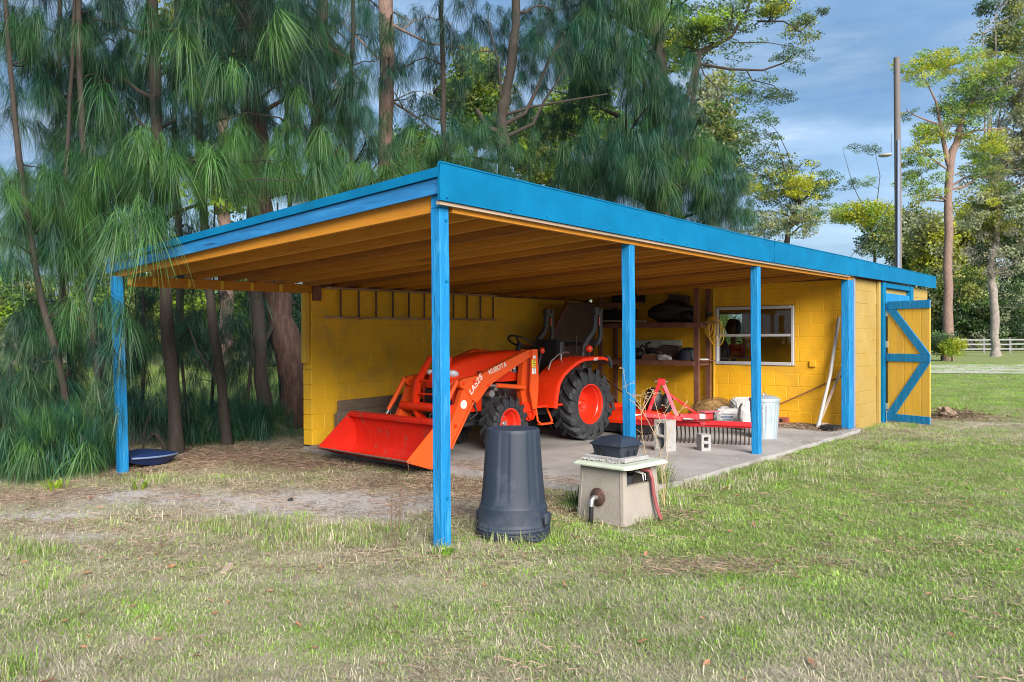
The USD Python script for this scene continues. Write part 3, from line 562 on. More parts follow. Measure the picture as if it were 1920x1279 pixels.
def wheel(name, c, R, rw, rimr, nl, lug, side, steer=0.0):
    """A wheel: tyre with bar lugs, dished rim, hub and bolts; its axis along y, side=+1 the left."""
    nd = tr.node(name); A = RZ(steer) @ RX(-math.pi / 2 * side)       # lathe z -> outwards
    h = rw / 2; base = R - lug
    prof = [(rimr, -h * 0.80), (rimr + 0.02, -h * 0.92), ((rimr + base) / 2, -h), (base - 0.045, -h * 0.96), (base - 0.012, -h * 0.80), (base, -h * 0.5), (base + 0.004, 0), (base, h * 0.5), (base - 0.012, h * 0.80), (base - 0.045, h * 0.96), ((rimr + base) / 2, h), (rimr + 0.02, h * 0.92), (rimr, h * 0.80), (rimr - 0.012, h * 0.74), (rimr - 0.012, -h * 0.74), (rimr, -h * 0.80)]
    g = G().lathe(prof, 56, c, A); g2 = G()
    for k in range(nl):
        for s_ in (-1, 1):
            a = 2 * math.pi * (k + (0.5 if s_ > 0 else 0)) / nl
            # an R4 style bar: from the centre line slanting out over the shoulder
            pts = []
            for (zc, rr, da, wd) in ((0.02, base + lug * 0.96, 0.0, 0.5), (0.5, base + lug, 0.16, 0.5), (0.90, base + lug * 0.95, 0.28, 0.52), (1.03, base + lug * 0.3, 0.32, 0.54), (1.045, base - lug * 1.5, 0.34, 0.56)):
                ang = a + s_ * 0 + da * (14 / nl) * 1.15; half = 2 * math.pi / nl * wd * 0.48
                row = []
                for (dr, dh) in ((-0.055, -1), (0.0, -0.78), (0.0, 0.78), (-0.055, 1)):
                    q_ = ang + half * dh; r_ = rr + dr
                    row.append((r_ * math.cos(q_), r_ * math.sin(q_), s_ * zc * h * 1.01))
                pts.append(row)
            g2.loft(np.array(pts) @ A.T + np.asarray(c))
    v1, f1 = g.mesh(); v2, f2 = g2.mesh()
    gg = G().add(v1, f1).add(v2, f2)
    tr.part('tyre', gg, 'rubber', nd, smooth=32)
    o = h * 0.80; dish = 0.09 if rimr > 0.22 else 0.02
    prof = [(rimr + 0.012, o - 0.004), (rimr + 0.014, o + 0.008), (rimr - 0.004, o + 0.010), (rimr - 0.016, o - 0.008), (rimr - 0.022, o - 0.05), (rimr - 0.032, o - 0.060), (rimr - 0.045, o - 0.11 - dish * 0.5), (rimr * 0.74, o - 0.135 - dish), (rimr * 0.62, o - 0.128 - dish), (rimr * 0.30, o - 0.125 - dish), (rimr * 0.28, o - 0.10 - dish), (0.0, o - 0.10 - dish)]
    tr.part('rim', G().lathe(prof, 40, c, A), 'rim', nd, smooth=30)
    g = G().lathe([(rimr * 0.20, o - 0.125 - dish), (rimr * 0.20, o - 0.07 - dish), (rimr * 0.15, o - 0.055 - dish), (0, o - 0.055 - dish)], 16, c, A)
    for k in range(6):
        a = k * math.pi / 3 + 0.3; p = np.array([rimr * 0.46 * math.cos(a), rimr * 0.46 * math.sin(a), o - 0.118 - dish]); g.lathe([(0.014, 0), (0.014, 0.02), (0, 0.02)], 6, np.asarray(c) + A @ p, A)
    tr.part('hub_bolts', g, 'rim' if rimr > 0.22 else 'steel', nd, smooth=30)


wheel('rear_wheel', (-0.30, 0.50, 0.50), 0.505, 0.36, 0.272, 16, 0.052, 1)
wheel('rear_wheel', (-0.30, -0.50, 0.50), 0.505, 0.36, 0.272, 16, 0.052, -1)
wheel('front_wheel', (1.28, 0.50, 0.345), 0.345, 0.25, 0.19, 15, 0.028, 1, 0.06)
wheel('front_wheel', (1.28, -0.50, 0.345), 0.345, 0.25, 0.19, 15, 0.028, -1, 0.06)


def ring(x, w, top, bot, r=0.08, tw=None):
    """Cross section of the hood at x."""
    tw = w if tw is None else tw; out = [(x, -w, bot), (x, w, bot), (x, w, bot + (top - bot) * 0.35), (x, (w + tw) / 2 + 0.006, top - r * 1.6), (x, tw, top - r)]
    for a in np.linspace(0, math.pi / 2, 5)[1:]: out.append((x, tw - r + r * math.cos(a), top - r + r * math.sin(a)))
    out += [(x, 0, top + 0.012)] + [(x, -p[1], p[2]) for p in out[:1:-1]]
    return out
rings = [ring(0.50, 0.30, 1.245, 0.86, 0.09, 0.28), ring(0.9, 0.305, 1.250, 0.86, 0.09, 0.27), ring(1.3, 0.30, 1.225, 0.86, 0.09, 0.25), ring(1.65, 0.285, 1.165, 0.84, 0.09, 0.22), ring(1.85, 0.265, 1.09, 0.82, 0.09, 0.19), ring(1.95, 0.235, 0.99, 0.80, 0.07, 0.16), ring(1.98, 0.19, 0.93, 0.81, 0.04, 0.13)]
hood = tr.part('hood', G().loft(rings), 'orange', smooth=35)
g = G()
for s_ in (-1, 1): g.beam((0.75, s_ * 0.300, 1.02), (1.55, s_ * 0.296, 0.98), 0.012, 0.05)
tr.part('side_vent', g, 'black', hood)
tr.part('nose_grille', G().bb((1.90, -0.22, 0.52), (1.985, 0.22, 0.80), 0.02), 'black')
for s_ in (-1, 1):
    R = RZ(s_ * 0.55) @ RY(-0.35)
    v, f = G().ball((0, 0, 0), (0.075, 0.075, 0.045), 3).mesh(); v[:, 0] = np.where(v[:, 0] < 0, v[:, 0] * 1.6, v[:, 0])
    tr.part('headlight', G().add(v @ R.T + (1.865, s_ * 0.190, 0.985), f), 'lens', smooth=True)
for s_ in (-1, 1): tr.part('nose_side_panel', G().bb((1.45, s_ * 0.255, 0.50), (1.95, s_ * 0.275, 0.84), 0.006), 'orange')
# engine, frame, front axle
g = G().bb((0.55, -0.20, 0.44), (1.75, 0.20, 0.84), 0.03); g.bb((-0.45, -0.22, 0.36), (0.6, 0.22, 0.70), 0.04); g.bb((1.2, -0.13, 0.30), (2.0, 0.13, 0.46), 0.02)
tr.part('engine', g, 'dark_metal')
g = G().tube([(1.28, -0.40, 0.345), (1.28, 0.40, 0.345)], 0.055, 12); g.ball((1.28, 0.36, 0.36), (0.09, 0.07, 0.10)); g.ball((1.28, -0.36, 0.36), (0.09, 0.07, 0.10)); g.tube([(1.43, -0.34, 0.37), (1.43, 0.34, 0.37)], 0.016, 8)
tr.part('front_axle', g, 'dark_metal', smooth=40)
tr.part('rear_axle', G().tube([(-0.30, -0.36, 0.50), (-0.30, 0.36, 0.50)], 0.10, 14), 'dark_metal', smooth=40)
g = G()
for p, q_, r_ in (((1.35, 0.24, 0.72), (1.35, 0.36, 0.72), 0.05), ((1.22, 0.22, 0.78), (1.22, 0.30, 0.78), 0.035)): g.tube([p, q_], r_, 14)
tr.part('oil_filter', g, 'steel', smooth=40)
for pts in ([(1.05, 0.26, 0.80), (1.06, 0.32, 0.66), (1.02, 0.33, 0.52), (0.95, 0.28, 0.44)], [(1.52, 0.24, 0.72), (1.60, 0.30, 0.60), (1.55, 0.30, 0.48), (1.62, 0.22, 0.40)], [(1.15, 0.25, 0.74), (1.10, 0.33, 0.60), (1.12, 0.30, 0.48)], [(1.62, 0.27, 0.62), (1.70, 0.31, 0.50), (1.64, 0.25, 0.42)]):
    tr.part('hydraulic_hose', G().tube(pts, 0.014, 7), 'dark_metal', smooth=True)
# floor, step, fenders, seat, steering
tr.part('floor_plate', G().bb((-0.02, -0.56, 0.505), (0.74, 0.56, 0.535), 0.006), 'orange')
g = G().tube([(0.68, 0.50, 0.51), (0.66, 0.52, 0.33), (0.60, 0.53, 0.285), (0.44, 0.53, 0.285), (0.37, 0.52, 0.31), (0.46, 0.50, 0.50)], 0.014, 8)
g.bb((0.40, 0.49, 0.275), (0.64, 0.57, 0.295), 0.004); tr.part('step', g, 'orange_arm', smooth=40)
FP = [(0.52, 0.50), (0.50, 0.64), (0.45, 0.83), (0.34, 0.955), (0.19, 1.045), (0.05, 1.11), (-0.10, 1.15), (-0.35, 1.165), (-0.58, 1.160), (-0.66, 1.135)]
for s_ in (-1, 1):
    out = []
    for i_, (x, z) in enumerate(FP):
        p = np.array(FP[min(i_ + 1, len(FP) - 1)]) - np.array(FP[max(i_ - 1, 0)]); p = p / np.linalg.norm(p); nx, nz = p[1], -p[0]
        if nz < 0 and nx < 0: nx, nz = -nx, -nz
        row = [(x, s_ * 0.30, z), (x, s_ * 0.66, z), (x - nx * 0.012, s_ * 0.69, z - nz * 0.012), (x - nx * 0.05, s_ * 0.70, z - nz * 0.05), (x - nx * 0.05, s_ * 0.688, z - nz * 0.05), (x - nx * 0.022, s_ * 0.675, z - nz * 0.022), (x - nx * 0.016, s_ * 0.30, z - nz * 0.016)]
        out.append(row if s_ > 0 else row[::-1])
    fd = tr.part('fender', G().loft(out), 'orange', smooth=35)
    tr.part('fender_side', G().prism([(0.50, 0.52), (0.44, 0.80), (0.17, 1.02), (-0.1, 1.13), (-0.60, 1.14), (-0.60, 1.0), (-0.1, 0.95), (0.2, 0.70), (0.25, 0.52)], 0.012, (0, s_ * 0.305, 0), AXY), 'orange', fd)
    g = G().tube([(0.33, s_ * 0.42, 0.99), (0.28, s_ * 0.42, 1.10), (0.12, s_ * 0.42, 1.19), (-0.03, s_ * 0.42, 1.225), (-0.10, s_ * 0.42, 1.215)], 0.012, 8); g.tube([(0.06, s_ * 0.42, 1.11), (0.06, s_ * 0.42, 1.205)], 0.010, 8)
    tr.part('grab_rail', g, 'steel', smooth=40)
    g = G().ball((-0.36, s_ * 0.58, 1.268), (0.052, 0.052, 0.055), 2); tr.part('signal_lamp', g, 'red_lens', smooth=True)
    tr.part('lamp_stalk', G().tube([(-0.36, s_ * 0.58, 1.15), (-0.36, s_ * 0.58, 1.23)], 0.016, 8), 'black')
    tr.part('rear_bracket', G().prism([(-0.63, 1.17), (-0.69, 1.165), (-0.75, 1.10), (-0.77, 1.00), (-0.745, 1.00), (-0.72, 1.08), (-0.66, 1.13)], 0.05, (0, s_ * 0.66, 0), AXY), 'rops')
g = G().box((0.10, 0, 0.80), (0.46, 0.46, 0.12), RY(-0.06), 0.04); tr.part('seat_cushion', g, 'black')
g = G().loft([[(-0.02 - 0.14 * t_ + dx, yy * (0.235 - 0.05 * t_ * t_), 0.84 + 0.56 * t_) for dx, yy in ((-0.045, -0.8), (-0.045, 0.8), (-0.02, 1), (0.03, 1), (0.045, 0.75), (0.045, -0.75), (0.03, -1), (-0.02, -1))] for t_ in np.linspace(0, 1, 7)])
tr.part('seat_back', g, 'black', smooth=40)
g = G().bb((0.32, -0.28, 0.53), (0.52, 0.28, 1.19), 0.03); tr.part('dashboard', g, 'black')
Rw = RY(-0.50); an = np.linspace(0, 2 * math.pi, 33)[:-1]
cw = np.array([0.42, 0.0, 1.365]); tor = []
for a in an: tor.append([cw + Rw @ np.array([(0.185 + 0.014 * math.cos(b)) * math.cos(a), (0.185 + 0.014 * math.cos(b)) * math.sin(a), 0.014 * math.sin(b)]) for b in np.linspace(0, 2 * math.pi, 9)[:-1]])
tor.append(tor[0]); g = G().loft(tor, caps=False)
for a in (0.3, 2.4, 4.5): g.tube([cw + Rw @ np.array([0, 0, -0.03]), cw + Rw @ np.array([0.10 * math.cos(a), 0.10 * math.sin(a), -0.025]), cw + Rw @ np.array([0.183 * math.cos(a), 0.183 * math.sin(a), 0])], (0.02, 0.016, 0.012), 8, flat=0.6)
g.lathe([(0.04, -0.05), (0.045, -0.02), (0, -0.015)], 14, cw, Rw); tr.part('steering_wheel', g, 'black', smooth=40)
tr.part('steering_column', G().tube([cw + Rw @ np.array([0, 0, -0.04]), cw + Rw @ np.array([0, 0, -0.30])], (0.03, 0.05), 10), 'black', smooth=40)
g = G().tube([(0.44, 0.30, 0.9), (0.40, 0.33, 1.12), (0.37, 0.34, 1.22)], 0.010, 8); tr.part('joystick', g, 'dark_metal')
tr.part('joystick_knob', G().ball((0.36, 0.34, 1.25), (0.035, 0.035, 0.045), 2), 'red_lens', smooth=True)
g = G().tube([(-0.40, 0.30, 1.1), (-0.42, 0.31, 1.30), (-0.41, 0.31, 1.42)], 0.008, 6); g.ball((-0.41, 0.31, 1.43), 0.02, 1); tr.part('control_lever', g, 'dark_metal')
tr.part('seat_side_panel', G().bb((-0.1, 0.31, 1.16), (-0.02, 0.35, 1.37), 0.01), 'rops')
# roll bar: lower posts bent back, folded upper hoop
for s_ in (-1, 1):
    y = s_ * 0.46
    g = G()
    def flat(pts, w_=0.075, th=0.050):
        rr = []
        for i_, p in enumerate(pts):
            p = np.array(p); d = np.array(pts[min(i_ + 1, len(pts) - 1)]) - np.array(pts[max(i_ - 1, 0)]); d /= np.linalg.norm(d); n_ = np.array([d[2], 0, -d[0]])
            rr.append([p + n_ * a * w_ / 2 + np.array([0, b * th / 2, 0]) for a, b in ((-1, -0.8), (-0.85, -1), (0.85, -1), (1, -0.8), (1, 0.8), (0.85, 1), (-0.85, 1), (-1, 0.8))])
        g.loft(rr)
    flat([(-0.38, y, 0.75), (-0.38, y, 1.18), (-0.40, y, 1.30), (-0.47, y, 1.40), (-0.58, y, 1.49), (-0.63, y, 1.56), (-0.65, y, 1.66), (-0.66, y, 1.80)])
    rp = tr.part('roll_bar_post', g, 'rops', smooth=40)
    g = G().bb((-0.70, y - 0.042, 1.74), (-0.62, y + 0.042, 1.86), 0.006); g.bb((-0.80, y - 0.034, 1.76), (-0.69, y + 0.034, 1.85), 0.01); g.tube([(-0.73, y - 0.055, 1.815), (-0.73, y + 0.055, 1.815)], 0.014, 8); tr.part('hinge_bracket', g, 'rops', rp)
    tr.part('stripe', G().bb((-0.735, y + 0.0255, 1.60), (-0.712, y + 0.029, 1.72)), 'red_lens', rp)
    g = G(); flat([(-0.765, y, 1.80), (-0.77, y, 1.62), (-0.785, y, 1.50), (-0.77, y, 1.42), (-0.70, y, 1.33)], 0.062, 0.045); tr.part('folded_hoop_arm', g, 'rops', rp, smooth=40)
tr.part('folded_hoop_bar', G().tube([(-0.70, -0.46, 1.33), (-0.70, 0.46, 1.33)], 0.028, 10), 'rops', smooth=40)
# rear hitch
g = G()
for s_ in (-1, 1): g.beam((-0.45, s_ * 0.26, 0.42), (-1.18, s_ * 0.36, 0.30), 0.03, 0.05); g.beam((-0.52, s_ * 0.26, 0.80), (-0.85, s_ * 0.31, 0.38), 0.02, 0.03)
g.beam((-0.50, 0, 0.80), (-1.12, 0, 0.62), 0.03, 0.035); g.tube([(-0.6, 0, 0.5), (-1.45, 0, 0.36)], 0.045, 10); g.bb((-0.62, -0.2, 0.45), (-0.40, 0.2, 0.9), 0.03)
tr.part('hitch', g, 'dark_metal', smooth=40)
# loader
ld = tr.node('loader')
for s_ in (-1, 1):
    y = s_ * 0.50; o_ = 0.045 * s_
    # main beam: a box section between two plates that widens at the knee
    poly = [(0.80, 1.270), (0.88, 1.262), (1.30, 1.130), (1.74, 0.975), (2.02, 0.940), (2.085, 0.905), (2.06, 0.845), (1.98, 0.80), (1.885, 0.695), (1.80, 0.64), (1.72, 0.70), (1.62, 0.80), (1.50, 0.88), (1.28, 0.98), (0.92, 1.140), (0.79, 1.19)]
    arm = tr.part('lift_arm', G().prism(poly, 0.085, (0, y, 0), AXY), 'orange_arm', ld)
    lo = [(1.90, 0.84), (2.03, 0.80), (2.10, 0.64), (2.26, 0.34), (2.42, 0.10), (2.40, 0.035), (2.33, 0.03), (2.22, 0.16), (2.02, 0.44), (1.86, 0.68)]
    tr.part('lower_arm', G().prism(lo, 0.066, (0, y, 0), AXY), 'orange_arm', ld)
    tr.part('arm_edge_strip', G().beam((1.845, y, 0.655), (2.21, y, 0.125), 0.090, 0.022, (1, 0, 1)), 'orange_arm', ld)
    for (x, z) in ((2.02, 0.885), (1.60, 0.845), (0.845, 1.225), (2.145, 0.39), (1.84, 0.90)):
        tr.part('pin', G().tube([(x, y - 0.052, z), (x, y + 0.052, z)], 0.020, 12), 'orange', arm, smooth=40)
    post = [(0.70, 1.26), (0.83, 1.27), (0.86, 1.20), (0.90, 0.86), (0.92, 0.74), (0.86, 0.52), (0.82, 0.47), (0.72, 0.47), (0.70, 0.60), (0.68, 0.90)]
    tr.part('loader_post', G().prism(post, 0.075, (0, y - s_ * 0.085, 0), AXY), 'orange_arm', ld)
    tr.part('post_cover', G().prism([(0.715, 1.275), (0.815, 1.275), (0.845, 0.92), (0.86, 0.74), (0.80, 0.50), (0.73, 0.50), (0.70, 0.72), (0.69, 0.90)], 0.02, (0, y + s_ * 0.056, 0), AXY), 'orange_arm', ld)
    tr.part('post_foot', G().prism([(0.66, 0.56), (0.95, 0.60), (0.96, 0.50), (0.86, 0.36), (0.80, 0.34), (0.72, 0.36), (0.66, 0.45)], 0.05, (0, y - s_ * 0.02, 0), AXY), 'orange', ld)
    tr.part('cross_tube_end', G().lathe([(0.060, -0.02), (0.060, 0.02), (0.048, 0.02), (0.046, -0.02)], 20, (0.80, y + s_ * 0.008, 0.415), RX(math.pi / 2)), 'orange', ld, smooth=40)
    cyl = tr.part('lift_cylinder', G().tube([(0.90, y + s_ * 0.005, 0.785), (1.42, y + s_ * 0.005, 0.833)], 0.030, 14), 'orange_arm', ld, smooth=40)
    tr.part('rod', G().tube([(1.42, y + s_ * 0.005, 0.833), (1.60, y + s_ * 0.005, 0.845)], 0.017, 10), 'steel', cyl, smooth=40)
    cyl = tr.part('bucket_cylinder', G().tube([(2.075, y - s_ * 0.01, 0.915), (2.33, y - s_ * 0.01, 0.53)], 0.030, 14), 'orange_arm', ld, smooth=40)
    tr.part('rod', G().tube([(2.33, y - s_ * 0.01, 0.53), (2.47, y - s_ * 0.01, 0.34)], 0.017, 10), 'steel', cyl, smooth=40)
    g = G().tube([(2.16, y - s_ * 0.05, 0.70), (2.28, y - s_ * 0.09, 0.62), (2.40, y - s_ * 0.13, 0.52), (2.38, y - s_ * 0.17, 0.40), (2.25, y - s_ * 0.16, 0.42)], 0.012, 7); tr.part('hose', g, 'black', ld, smooth=True)
tr.part('torque_tube', G().tube([(2.13, -0.47, 0.58), (2.13, 0.47, 0.58)], 0.055, 14), 'orange', ld, smooth=40)
tr.part('cross_tube', G().tube([(0.80, -0.50, 0.415), (0.80, 0.50, 0.415)], 0.047, 14), 'orange', ld, smooth=40)
# front guard: two bowed bars with rungs
for s_ in (-1, 1):
    cpts = [(1.90, 0.18 * s_, 1.19), (1.97, 0.19 * s_, 1.08), (2.10, 0.20 * s_, 0.88), (2.135, 0.20 * s_, 0.66), (2.10, 0.20 * s_, 0.50), (2.02, 0.20 * s_, 0.40), (1.85, 0.20 * s_, 0.30)]
    rr = []
    for i_, p in enumerate(cpts):
        p = np.array(p); d = np.array(cpts[min(i_ + 1, 6)]) - np.array(cpts[max(i_ - 1, 0)]); d /= np.linalg.norm(d); n_ = np.array([d[2], 0, -d[0]]); wd = (0.05, 0.07, 0.085, 0.09, 0.10, 0.11, 0.11)[i_]
        rr.append([p + n_ * a * wd / 2 + np.array([0, b * 0.02, 0]) for a, b in ((-1, -1), (1, -1), (1, 1), (-1, 1))])
    tr.part('front_guard', G().loft(rr), 'orange', smooth=30)
g = G()
for x, z in ((2.09, 0.90), (2.12, 0.74), (2.11, 0.56)): g.tube([(x, -0.2, z), (x, 0.2, z)], 0.012, 8)
tr.part('guard_rung', g, 'orange')
# bucket
bk = tr.node('bucket', ld)
prof = [(2.635, 0.500), (2.60, 0.43), (2.545, 0.25), (2.56, 0.10), (2.62, 0.02), (2.70, -0.012), (2.80, 0.000), (3.08, 0.098)]
inner = [(3.09, 0.112), (2.80, 0.018), (2.71, 0.006), (2.635, 0.034), (2.58, 0.108), (2.565, 0.25), (2.62, 0.43), (2.652, 0.492)]
tr.part('shell', G().prism(prof + inner, 1.66, (0, 0, 0), AXY), 'bucket_red', bk, smooth=25)
for s_ in (-1, 1):
    tr.part('side_plate', G().prism([(2.62, 0.505), (2.685, 0.495), (3.12, 0.125), (3.125, 0.100), (2.80, -0.008), (2.70, -0.020), (2.61, 0.012), (2.545, 0.10), (2.53, 0.25), (2.59, 0.43)], 0.012, (0, s_ * 0.837, 0), AXY), 'bucket_red' if s_ < 0 else 'orange_arm', bk)
tr.part('top_lip', G().beam((2.665, -0.83, 0.492), (2.665, 0.83, 0.492), 0.075, 0.055, (0.3, 0, 1), 0.008), 'bucket_red', bk)
tr.part('cutting_edge', G().beam((3.095, -0.845, 0.104), (3.095, 0.845, 0.104), 0.075, 0.014, (-0.3, 0, 1), 0.003), 'worn_edge', bk)
for s_ in (-1, 1):
    for dy in (-0.05, 0.05): tr.part('bucket_ear', G().prism([(2.56, 0.42), (2.46, 0.38), (2.40, 0.08), (2.44, 0.02), (2.58, 0.06)], 0.012, (0, s_ * 0.49 + dy, 0), AXY), 'bucket_red', bk)
g = G()
for (x, y, ln) in ((3.11, 0.83, 0.16), (3.09, 0.81, 0.13)): g.tube([(x, y, 0.11), (x - 0.005, y + 0.012, 0.11 - ln * 0.5), (x + 0.004, y + 0.006, 0.11 - ln)], 0.004, 5)
tr.part('dangling_chain', g, 'rust', bk)
# lettering and stickers on the near arm
def lettering(nm, text, c, h, ang, y, mt, parent, slant=0.18, bold=True):
    t = meshkit.text_mesh(text, h, 0.0012, bold); v = np.array(t.vertices); v[:, 0] -= (v[:, 0].min() + v[:, 0].max()) / 2; v[:, 1] -= h / 2; v[:, 0] += v[:, 1] * slant
    x = np.array([-math.cos(ang), 0, math.sin(ang)]); up = np.array([math.sin(ang), 0, math.cos(ang)]); out = np.array([0, 1.0, 0])
    tr.part(nm, G().add(v[:, :1] * x + v[:, 1:2] * up + v[:, 2:] * out + np.array([c[0], y, c[1]]), t.faces), mt, parent)
lettering('lettering', 'KUBOTA', (1.435, 1.052), 0.058, 0.30, 0.5430, 'sticker_grey', ld, 0.0)
lettering('lettering', 'LA525', (1.81, 0.872), 0.066, 0.80, 0.5430, 'sticker_white', ld, 0.25)
lettering('lettering', 'HST', (-0.36, 1.125), 0.036, 0.02, 0.7010, 'sticker_white', None, 0.25)
g = G().lathe([(0.052, 0.0), (0.052, 0.0012), (0, 0.0012)], 28, (2.005, 0.5335, 0.635), RX(-math.pi / 2)); tr.part('round_sticker', g, 'sticker_white', ld)
g = G().lathe([(0.036, 0.0), (0.036, 0.001), (0.031, 0.001), (0.031, 0)], 24, (2.005, 0.5352, 0.635), RX(-math.pi / 2)); g.add(*(lambda b: (b[0] @ RY(0.5).T + (2.005, 0.5355, 0.635), b[1]))(G().box((0, 0, 0), (0.014, 0.001, 0.040)).mesh())); g.box((1.99, 0.5355, 0.64), (0.010, 0.001, 0.030), RY(-0.3)); tr.part('sticker_mark', g, 'sticker_grey', ld)
for nm, z0, z1, x0, x1, mt in (('warning_sticker', 1.155, 1.195, 0.745, 0.80, 'sticker_white'), ('warning_sticker', 1.045, 1.140, 0.755, 0.825, 'sticker_yellow'), ('warning_sticker', 0.955, 1.035, 0.745, 0.820, 'sticker_white')):
    st = tr.part(nm, G().bb((x0, 0.5665, z0), (x1, 0.5675, z1)), mt, ld)
    g = G()
    for k in range(3): g.bb((x0 + 0.008, 0.5676, z0 + (k + 0.3) * (z1 - z0) / 3), (x0 + (x1 - x0) * (0.55 + 0.1 * k), 0.5682, z0 + (k + 0.65) * (z1 - z0) / 3))
    tr.part('print', g, 'dark_metal', st)
for x0, x1, z0, z1, mt in ((0.93, 0.975, 0.99, 1.08, 'sticker_grey'), (0.855, 0.905, 1.01, 1.09, 'sticker_white'), (0.83, 0.905, 0.965, 1.005, 'bag_print')): tr.part('side_sticker', G().bb((x0, 0.307, z0), (x1, 0.309, z1)), mt)

# ---------------------------------------------------------------- implements behind the tractor
mw = Thing('mowing_deck', 'orange mowing deck with black skirt standing behind the tractor', 'mower', (6.62, 2.88, 0.02), math.radians(180), local=True)
g = G().loft([[(x, -0.88 + i_ * 0.02 + c_, 0.13 + (0.20 - 0.05 * abs(x) / 0.5) * (1 if k_ else 0)) for c_, k_ in ((0, 0), (0.04, 0), (0.1, 1), (1.62, 1), (1.70, 0), (1.74, 0))] for i_, x in enumerate((-0.50, -0.30, 0.0, 0.30, 0.50))])
g = G()
def deck_ring(z, gx, gy): return [(gx * c_, gy * s_, z) for c_, s_ in ((-1, -0.8), (-0.85, -1), (0.85, -1), (1, -0.8), (1, 0.8), (0.85, 1), (-0.85, 1), (-1, 0.8))]
g.loft([deck_ring(0.16, 0.53, 0.90), deck_ring(0.20, 0.53, 0.90), deck_ring(0.205, 0.48, 0.85), deck_ring(0.31, 0.44, 0.78), deck_ring(0.33, 0.40, 0.74)]); tr_ = mw.part('deck', g, 'orange')
g = G().loft([deck_ring(0.03, 0.50, 0.87), deck_ring(0.158, 0.51, 0.88)]); mw.part('skirt', g, 'black')
g = G().bb((0.05, -0.22, 0.33), (0.40, 0.22, 0.42), 0.03); mw.part('gearbox_cover', g, 'orange')
g = G().bb((0.1, -0.10, 0.42), (0.32, 0.10, 0.56), 0.03)
for s_ in (-1, 1): g.beam((0.42, s_ * 0.30, 0.34), (0.30, s_ * 0.05, 0.80), 0.05, 0.012); g.beam((0.3, s_ * 0.05, 0.80), (-0.45, s_ * 0.2, 0.34), 0.04, 0.012)
mw.part('hitch_frame', g, 'dark_metal')
for sx_, sy_ in ((0.62, 0.62), (0.62, -0.62), (-0.60, 0.62), (-0.60, -0.62)):
    mw.part('gauge_wheel', G().lathe([(0.02, -0.04), (0.09, -0.04), (0.10, -0.02), (0.10, 0.02), (0.09, 0.04), (0.02, 0.04)], 20, (sx_, sy_, 0.10), RX(math.pi / 2)), 'rubber', smooth=40)
    mw.part('wheel_arm', G().beam((sx_, sy_ + 0.055, 0.10), (sx_ * 0.75, sy_ + 0.055, 0.30), 0.012, 0.04), 'dark_metal')
g = G()
for (x, y, h_, r_) in ((6.55, 2.25, 0.62, 0.09), (6.75, 2.12, 0.55, 0.11), (6.7, 2.35, 0.50, 0.10)): g.tube([(x, y, 0.34), (x + 0.02, y - 0.01, h_)], (r_, r_ * 0.8), 12)
pot = Thing('black_tool_bag', 'black bags standing behind the red rake frame', 'bag', (6.65, 2.24, 0.34)); pot.part('bag', G().ball((6.62, 2.16, 0.50), (0.13, 0.15, 0.18), 2, 0.25, 3), 'black', smooth=True); pot.part('bag', G().ball((6.70, 1.98, 0.46), (0.10, 0.09, 0.15), 2, 0.25, 5), 'black', smooth=True)

rk = Thing('landscape_rake', 'red landscape rake with curved black tines resting on a cinder block', 'rake', (5.95, 0.95, 0.02))
A0, A1 = np.array([5.545, 1.90, 0.0]), np.array([6.165, 0.352, 0.0]); ra = (A1 - A0) / np.linalg.norm(A1 - A0); rn = np.array([ra[1], -ra[0], 0]); rn = rn if rn[0] > 0 else -rn      # rn: away from the tractor side
bar = lambda t_, z, o_=0.0: A0 + (A1 - A0) * t_ + rn * o_ + np.array([0, 0, z])
rk.part('tool_bar', G().beam(bar(-0.02, 0.275, 0.03), bar(1.0, 0.275, 0.03), 0.035, 0.075, bev=0.012), 'rake_red')
rk.part('tool_bar_plate', G().beam(bar(0.56, 0.30, -0.005), bar(0.995, 0.292, -0.005), 0.012, 0.062, bev=0.01), 'rake_red')
nt = 30
for k in range(nt):
    t_ = (k + 0.3) / nt; p = bar(t_, 0.245, 0.03); pts = []
    for s_ in np.linspace(0, 1, 9):
        a = s_ * 1.75 - 0.35
        pts.append(p + rn * (0.20 * math.sin(s_ * 2.3) - 0.22 * s_) + np.array([0, 0, -0.238 * s_ ** 0.85 + rng.normal(0, 0.0008)]))
    q_ = np.array(pts); rr = []
    d = np.gradient(q_, axis=0); d /= np.linalg.norm(d, axis=1, keepdims=True)
    for i_ in range(len(q_)):
        b = np.cross(d[i_], ra); w_ = 0.0095
        rr.append([q_[i_] + ra * u * w_ + b * v_ * 0.0045 for u, v_ in ((-1, -1), (1, -1), (1, 1), (-1, 1))])
    rk.part('tine', G().loft(rr), 'tine')
ap = np.array([5.50, 1.385, 0.845])
fr = lambda t_, o_, z: A0 + (A1 - A0) * t_ + rn * o_ + np.array([0, 0, z])
for s_, c in ((-1, 'rake_red'), (1, 'rake_pink')):
    rk.part('mast', G().beam(ap + ra * s_ * 0.022, np.array([5.445, 1.557, 0.43]) if s_ < 0 else np.array([5.60, 1.19, 0.36]), 0.045, 0.022, rn), c)
rk.part('mast_top', G().box(ap + np.array([0, 0, 0.005]), (0.03, 0.10, 0.085), RZ(math.atan2(ra[1], ra[0]) - math.pi / 2), 0.006), 'rake_red')
rk.part('mast_pin', G().tube([ap + ra * -0.085 + (0, 0, 0.01), ap + ra * 0.085 + (0, 0, 0.01)], 0.010, 8), 'steel', smooth=40)
rk.part('brace', G().beam(ap + (0.02, 0, -0.09), np.array([5.90, 0.985, 0.36]), 0.03, 0.03, rn), 'rake_red')
